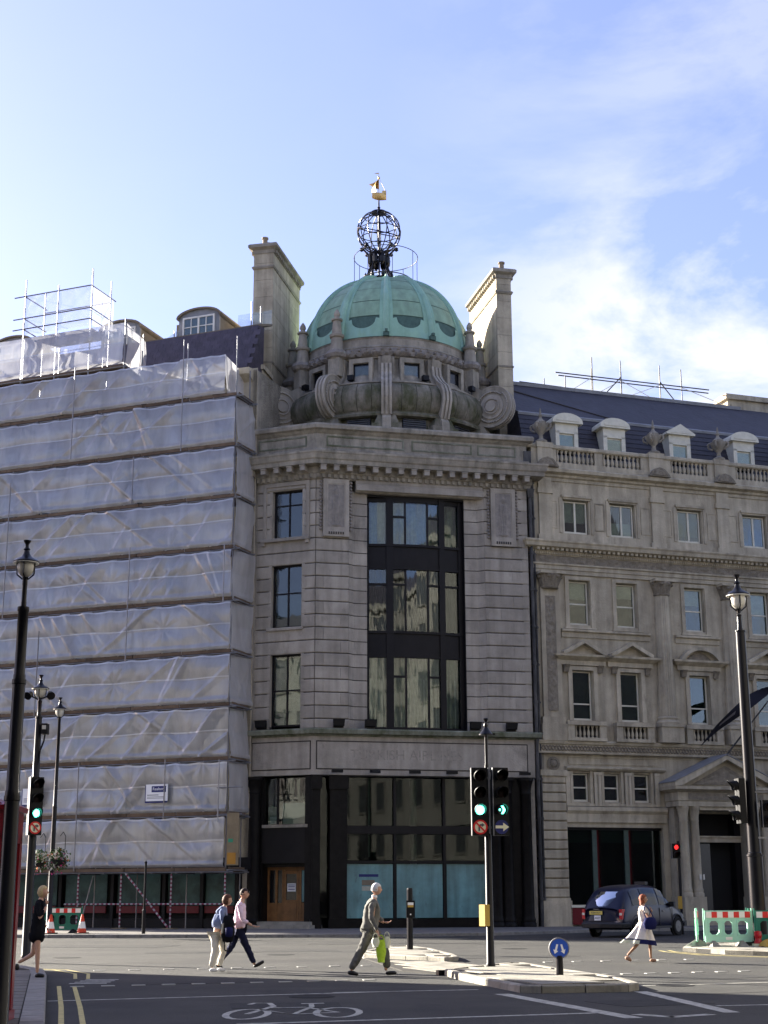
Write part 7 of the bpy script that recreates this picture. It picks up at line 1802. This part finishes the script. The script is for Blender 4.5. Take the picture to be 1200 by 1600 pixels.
bag((-.20, 30.98, .76), 'bag_pale', .16, .18, 'small pale bag behind the green one in the suited man\'s hand')
bag((.03, 31.04, .78), 'bag_pale', .14, .22, 'pale crumpled bag in front of the green one')

# couple walking right
CXm = -3.55
p = person((-3.18, 33.3, 0), 0.0, 'man in a pale pink shirt and dark trousers, stepping out')
chain_skin('body', [[((0, 0, 1.15), .10), ((.03, 0, 1.42), .08), ((.05, 0, 1.50), .052), ((.06, 0, 1.56), .05)],
                    [((.03, 0, 1.42), .08), ((.02, -.19, 1.37), .045), ((.10, -.23, 1.08), .035), ((.30, -.22, .96), .026)],
                    [((.03, 0, 1.42), .08), ((.02, .19, 1.37), .045), ((-.12, .23, 1.10), .035), ((-.10, .22, .86), .026)],
                    [((0, 0, 1.15), .10), ((-.0, 0, .92), .10), ((.02, -.09, .85), .06), ((.20, -.10, .47), .045), ((.36, -.10, .14), .035)],
                    [((0, 0, .92), .10), ((-.03, .09, .85), .06), ((-.18, .10, .50), .045), ((-.46, .10, .18), .035)]], 'skin', p, 1)
head(p, (.09, 0, 1.635), .225, -.15, 'skin', 'hair_dark', 'bald', .03)
chain_skin('shirt', [[((.0, 0, .86), (.14, .17)), ((.0, 0, 1.05), (.135, .165)), ((.02, 0, 1.27), (.14, .18)), ((.02, 0, 1.40), (.10, .16)), ((.04, 0, 1.48), (.06, .065))],
                     [((.02, 0, 1.40), (.10, .16)), ((.01, -.18, 1.38), .07), ((.08, -.24, 1.10), .052), ((.20, -.23, 1.01), .042)],
                     [((.02, 0, 1.40), (.10, .16)), ((.01, .18, 1.38), .07), ((-.12, .24, 1.11), .052), ((-.11, .23, .94), .042)]], 'pink_shirt', p)
chain_skin('trousers', [[((.0, 0, .90), (.12, .14)), ((.03, -.07, .82), .095), ((.20, -.09, .47), .075), ((.35, -.10, .17), .058)],
                        [((.0, 0, .90), (.12, .14)), ((-.05, .07, .82), .09), ((-.18, .09, .50), .072), ((-.44, .10, .20), .056)]], 'dark_trouser', p)
shoe(p, (.37, -.10, .16), (.56, -.10, .22), 'shoe_black'); shoe(p, (-.46, .10, .19), (-.36, .10, .05), 'shoe_black')
hand(p, (.30, -.22, .96), (.9, 0, -.25), 1.0, 'skin', .4); hand(p, (-.10, .22, .88), (0, 0, -1), 1.0, 'skin', .6, -1)
newobj('sunglasses', MB().box(.18, .20, -.07, .07, 1.655, 1.69), 'black_iron', p)
p = person((-3.62, 32.9, 0), 0.06, 'woman with short brown hair, denim jacket and white trousers')
chain_skin('body', [[((.04, 0, 1.05), .09), ((.12, 0, 1.28), .075), ((.15, 0, 1.36), .048), ((.17, 0, 1.42), .045)],
                    [((.12, 0, 1.28), .075), ((.10, -.17, 1.24), .04), ((.14, -.22, 1.0), .032), ((.28, -.16, .98), .024)],
                    [((.12, 0, 1.28), .075), ((.10, .17, 1.24), .04), ((.14, .2, 1.0), .032), ((.28, .14, .96), .024)],
                    [((.04, 0, 1.05), .09), ((-.0, 0, .85), .10), ((-.03, -.08, .80), .055), ((-.02, -.09, .44), .04), ((-.09, -.09, .10), .032)],
                    [((0, 0, .85), .10), ((.03, .08, .80), .055), ((.15, .09, .46), .04), ((.03, .09, .13), .032)]], 'skin', p, 1)
head(p, (.20, 0, 1.50), .225, 0.1, 'skin', 'hair_brown', 'bob', .12)
chain_skin('jacket', [[((-.0, 0, .88), (.155, .17)), ((.03, 0, 1.02), (.135, .155)), ((.09, 0, 1.20), (.13, .165)), ((.12, 0, 1.29), (.09, .13)), ((.14, 0, 1.36), (.062, .065))],
                      [((.12, 0, 1.29), (.09, .13)), ((.10, -.17, 1.25), .062), ((.13, -.23, 1.02), .05), ((.24, -.18, .99), .042)],
                      [((.12, 0, 1.29), (.09, .13)), ((.10, .17, 1.25), .062), ((.13, .21, 1.02), .05), ((.24, .16, .98), .042)]], 'denim', p)
chain_skin('trousers', [[((-.01, 0, .86), (.145, .155)), ((-.04, -.08, .76), .10), ((-.03, -.09, .44), .076), ((-.10, -.09, .12), .066)],
                        [((-.01, 0, .86), (.145, .155)), ((.05, .08, .76), .10), ((.15, .09, .46), .076), ((.05, .09, .14), .066)]], 'white_trouser', p)
shoe(p, (-.10, -.09, .11), (.04, -.09, .04), 'shoe_white'); shoe(p, (.05, .09, .11), (.20, .09, .04), 'shoe_white')
hand(p, (.28, -.16, .98), (.8, .3, 0), .9, 'skin', .9); hand(p, (.28, .14, .96), (.8, -.3, 0), .9, 'skin', .9, -1)
bk = thing('backpack', (-3.37, 32.72, .92), .1, 'dark navy backpack held in front of the woman in the denim jacket', 'bag')
newobj('bag_body', MB().lathe([(0, -.30), (.11, -.28), (.15, -.1), (.14, .1), (.10, .24), (0, .28)], 12), 'black_cloth', bk, smooth='all')
newobj('bag_pocket', MB().lathe([(0, -.13), (.08, -.11), (.09, .06), (0, .1)], 10), 'navy_cloth', bk, (.02, -.10, -.06), smooth='all')
newobj('strap', MB().path([(-.05, -.05, .2), (-.09, -.06, .05), (-.06, -.08, -.45), (.04, -.08, -.48), (.06, -.05, -.2)], .014, 6), 'black_cloth', bk)

# woman in black on the near pavement
p = person((-6.57, 28.9, .12), 0.0, 'blonde woman in a short black dress walking on the near pavement')
chain_skin('body', [[((0, 0, 1.10), .09), ((.02, 0, 1.35), .07), ((.03, 0, 1.42), .045), ((.05, 0, 1.48), .045)],
                    [((.02, 0, 1.35), .07), ((.02, -.17, 1.31), .04), ((.08, -.24, 1.06), .032), ((.17, -.12, 1.30), .024)],
                    [((.02, 0, 1.35), .07), ((.02, .17, 1.31), .04), ((.0, .22, 1.04), .032), ((.12, .20, .90), .024)],
                    [((0, 0, 1.10), .09), ((0, 0, .88), .10), ((.01, -.07, .80), .075), ((.04, -.08, .44), .05), ((.05, -.08, .08), .03)],
                    [((0, 0, .88), .10), ((-.02, .07, .80), .075), ((-.08, .08, .42), .052), ((-.36, .09, .26), .03)]], 'skin', p)
head(p, (.06, 0, 1.555), .215, -.1, 'skin', 'hair_blonde', 'bob', .02)
chain_skin('dress', [[((-.01, 0, .60), (.17, .19)), ((-.01, 0, .82), (.165, .185)), ((0, 0, 1.05), (.115, .14)), ((.02, 0, 1.24), (.125, .15)), ((.02, 0, 1.36), (.08, .12))],
                     [((.02, 0, 1.36), (.08, .12)), ((.02, -.17, 1.33), .055), ((.07, -.24, 1.10), .045), ((.13, -.16, 1.22), .036)],
                     [((.02, 0, 1.36), (.08, .12)), ((.02, .17, 1.33), .055), ((.0, .22, 1.06), .045), ((.09, .2, .95), .036)]], 'black_cloth', p)
shoe(p, (.05, -.08, .09), (.20, -.08, .03), 'shoe_black'); shoe(p, (-.38, .09, .26), (-.36, .09, .12), 'shoe_black')
hand(p, (.17, -.12, 1.32), (0, .1, 1), .9, 'skin', .7); hand(p, (.12, .2, .90), (.5, 0, -.8), .9, 'skin', .7, -1)

# woman in the pale dress on the right
p = person((6.28, 37.1, 0), 0.0, 'auburn haired woman in a pale swinging dress, crossing by the taxi')
chain_skin('body', [[((0, 0, 1.02), .085), ((-.01, 0, 1.27), .065), ((-.01, 0, 1.34), .042), ((0, 0, 1.39), .042)],
                    [((-.01, 0, 1.27), .065), ((-.01, -.16, 1.23), .036), ((.10, -.21, 1.02), .030), ((.17, -.10, 1.15), .022)],
                    [((-.01, 0, 1.27), .065), ((-.01, .16, 1.23), .036), ((.05, .2, 1.0), .030), ((.14, .16, .88), .022)],
                    [((0, 0, 1.02), .085), ((0, 0, .84), .09), ((-.03, -.07, .78), .06), ((-.20, -.08, .42), .044), ((-.46, -.09, .16), .028)],
                    [((0, 0, .84), .09), ((.03, .07, .78), .06), ((.13, .08, .42), .044), ((.14, .08, .08), .028)]], 'skin_tan', p)
head(p, (.0, 0, 1.475), .215, 0.0, 'skin_tan', 'hair_auburn', 'long', .0)
def skirt(s, t):
    a = 2*pi*s; r_ = .125 + (.20 + .03*sin(6*a) + .015*sin(11*a))*t**.9; x = r_*cos(a)*(1.0 if cos(a) > 0 else 1 + .75*t); 
    if cos(a) > 0: x *= .82
    return (x - .0, r_*sin(a)*.85, .95 - .52*t - .04*t*cos(a))
newobj('skirt', MB().grid(60, 10, skirt), 'white_dress', p, smooth='all')
newobj('dark_hem', MB().grid(60, 3, lambda s, t: (lambda q: (q[0]*1.015, q[1]*1.02, q[2]))(skirt(s, .80 + .21*t))), 'navy_cloth', p, smooth='all')
newobj('light_hem', MB().grid(36, 3, lambda s, t: (lambda q: (q[0]*1.03, q[1]*1.03, q[2]))(skirt(.45 + .25*s, .86 + .16*t))), 'bag_pale', p, smooth='all')
chain_skin('bodice', [[((0, 0, .92), (.12, .135)), ((-.01, 0, 1.05), (.11, .13)), ((-.01, 0, 1.18), (.115, .14)), ((-.01, 0, 1.28), (.075, .11))],
                      [((-.01, 0, 1.28), (.075, .11)), ((-.01, -.155, 1.25), .052), ((.03, -.19, 1.14), .045)], [((-.01, 0, 1.28), (.075, .11)), ((-.01, .155, 1.25), .052), ((.02, .19, 1.14), .045)]], 'white_dress', p)
shoe(p, (-.47, -.09, .16), (-.36, -.09, .03), 'skin_tan', sole=False); shoe(p, (.15, .08, .09), (.27, .08, .03), 'skin_tan', sole=False)
hand(p, (.17, -.10, 1.16), (0, .1, 1), .9, 'skin_tan', .6); hand(p, (.14, .16, .88), (.4, 0, -.8), .9, 'skin_tan', .6, -1)
bk = thing('shoulder_bag', (6.38, 36.83, .93), .0, 'navy shoulder bag at the hip of the woman in the pale dress', 'bag')
newobj('bag_body', MB().lathe([(0, -.17), (.12, -.15), (.16, -.02), (.12, .10), (0, .13)], 14), 'navy_cloth', bk, smooth='all').scale = (1.05, .5, 1)
newobj('strap', MB().path([(-.10, 0, .08), (-.14, .05, .26), (-.08, .12, .40)], .012, 6).path([(.1, 0, .08), (.02, .06, .28), (-.08, .12, .40)], .012, 6), 'navy_cloth', bk)
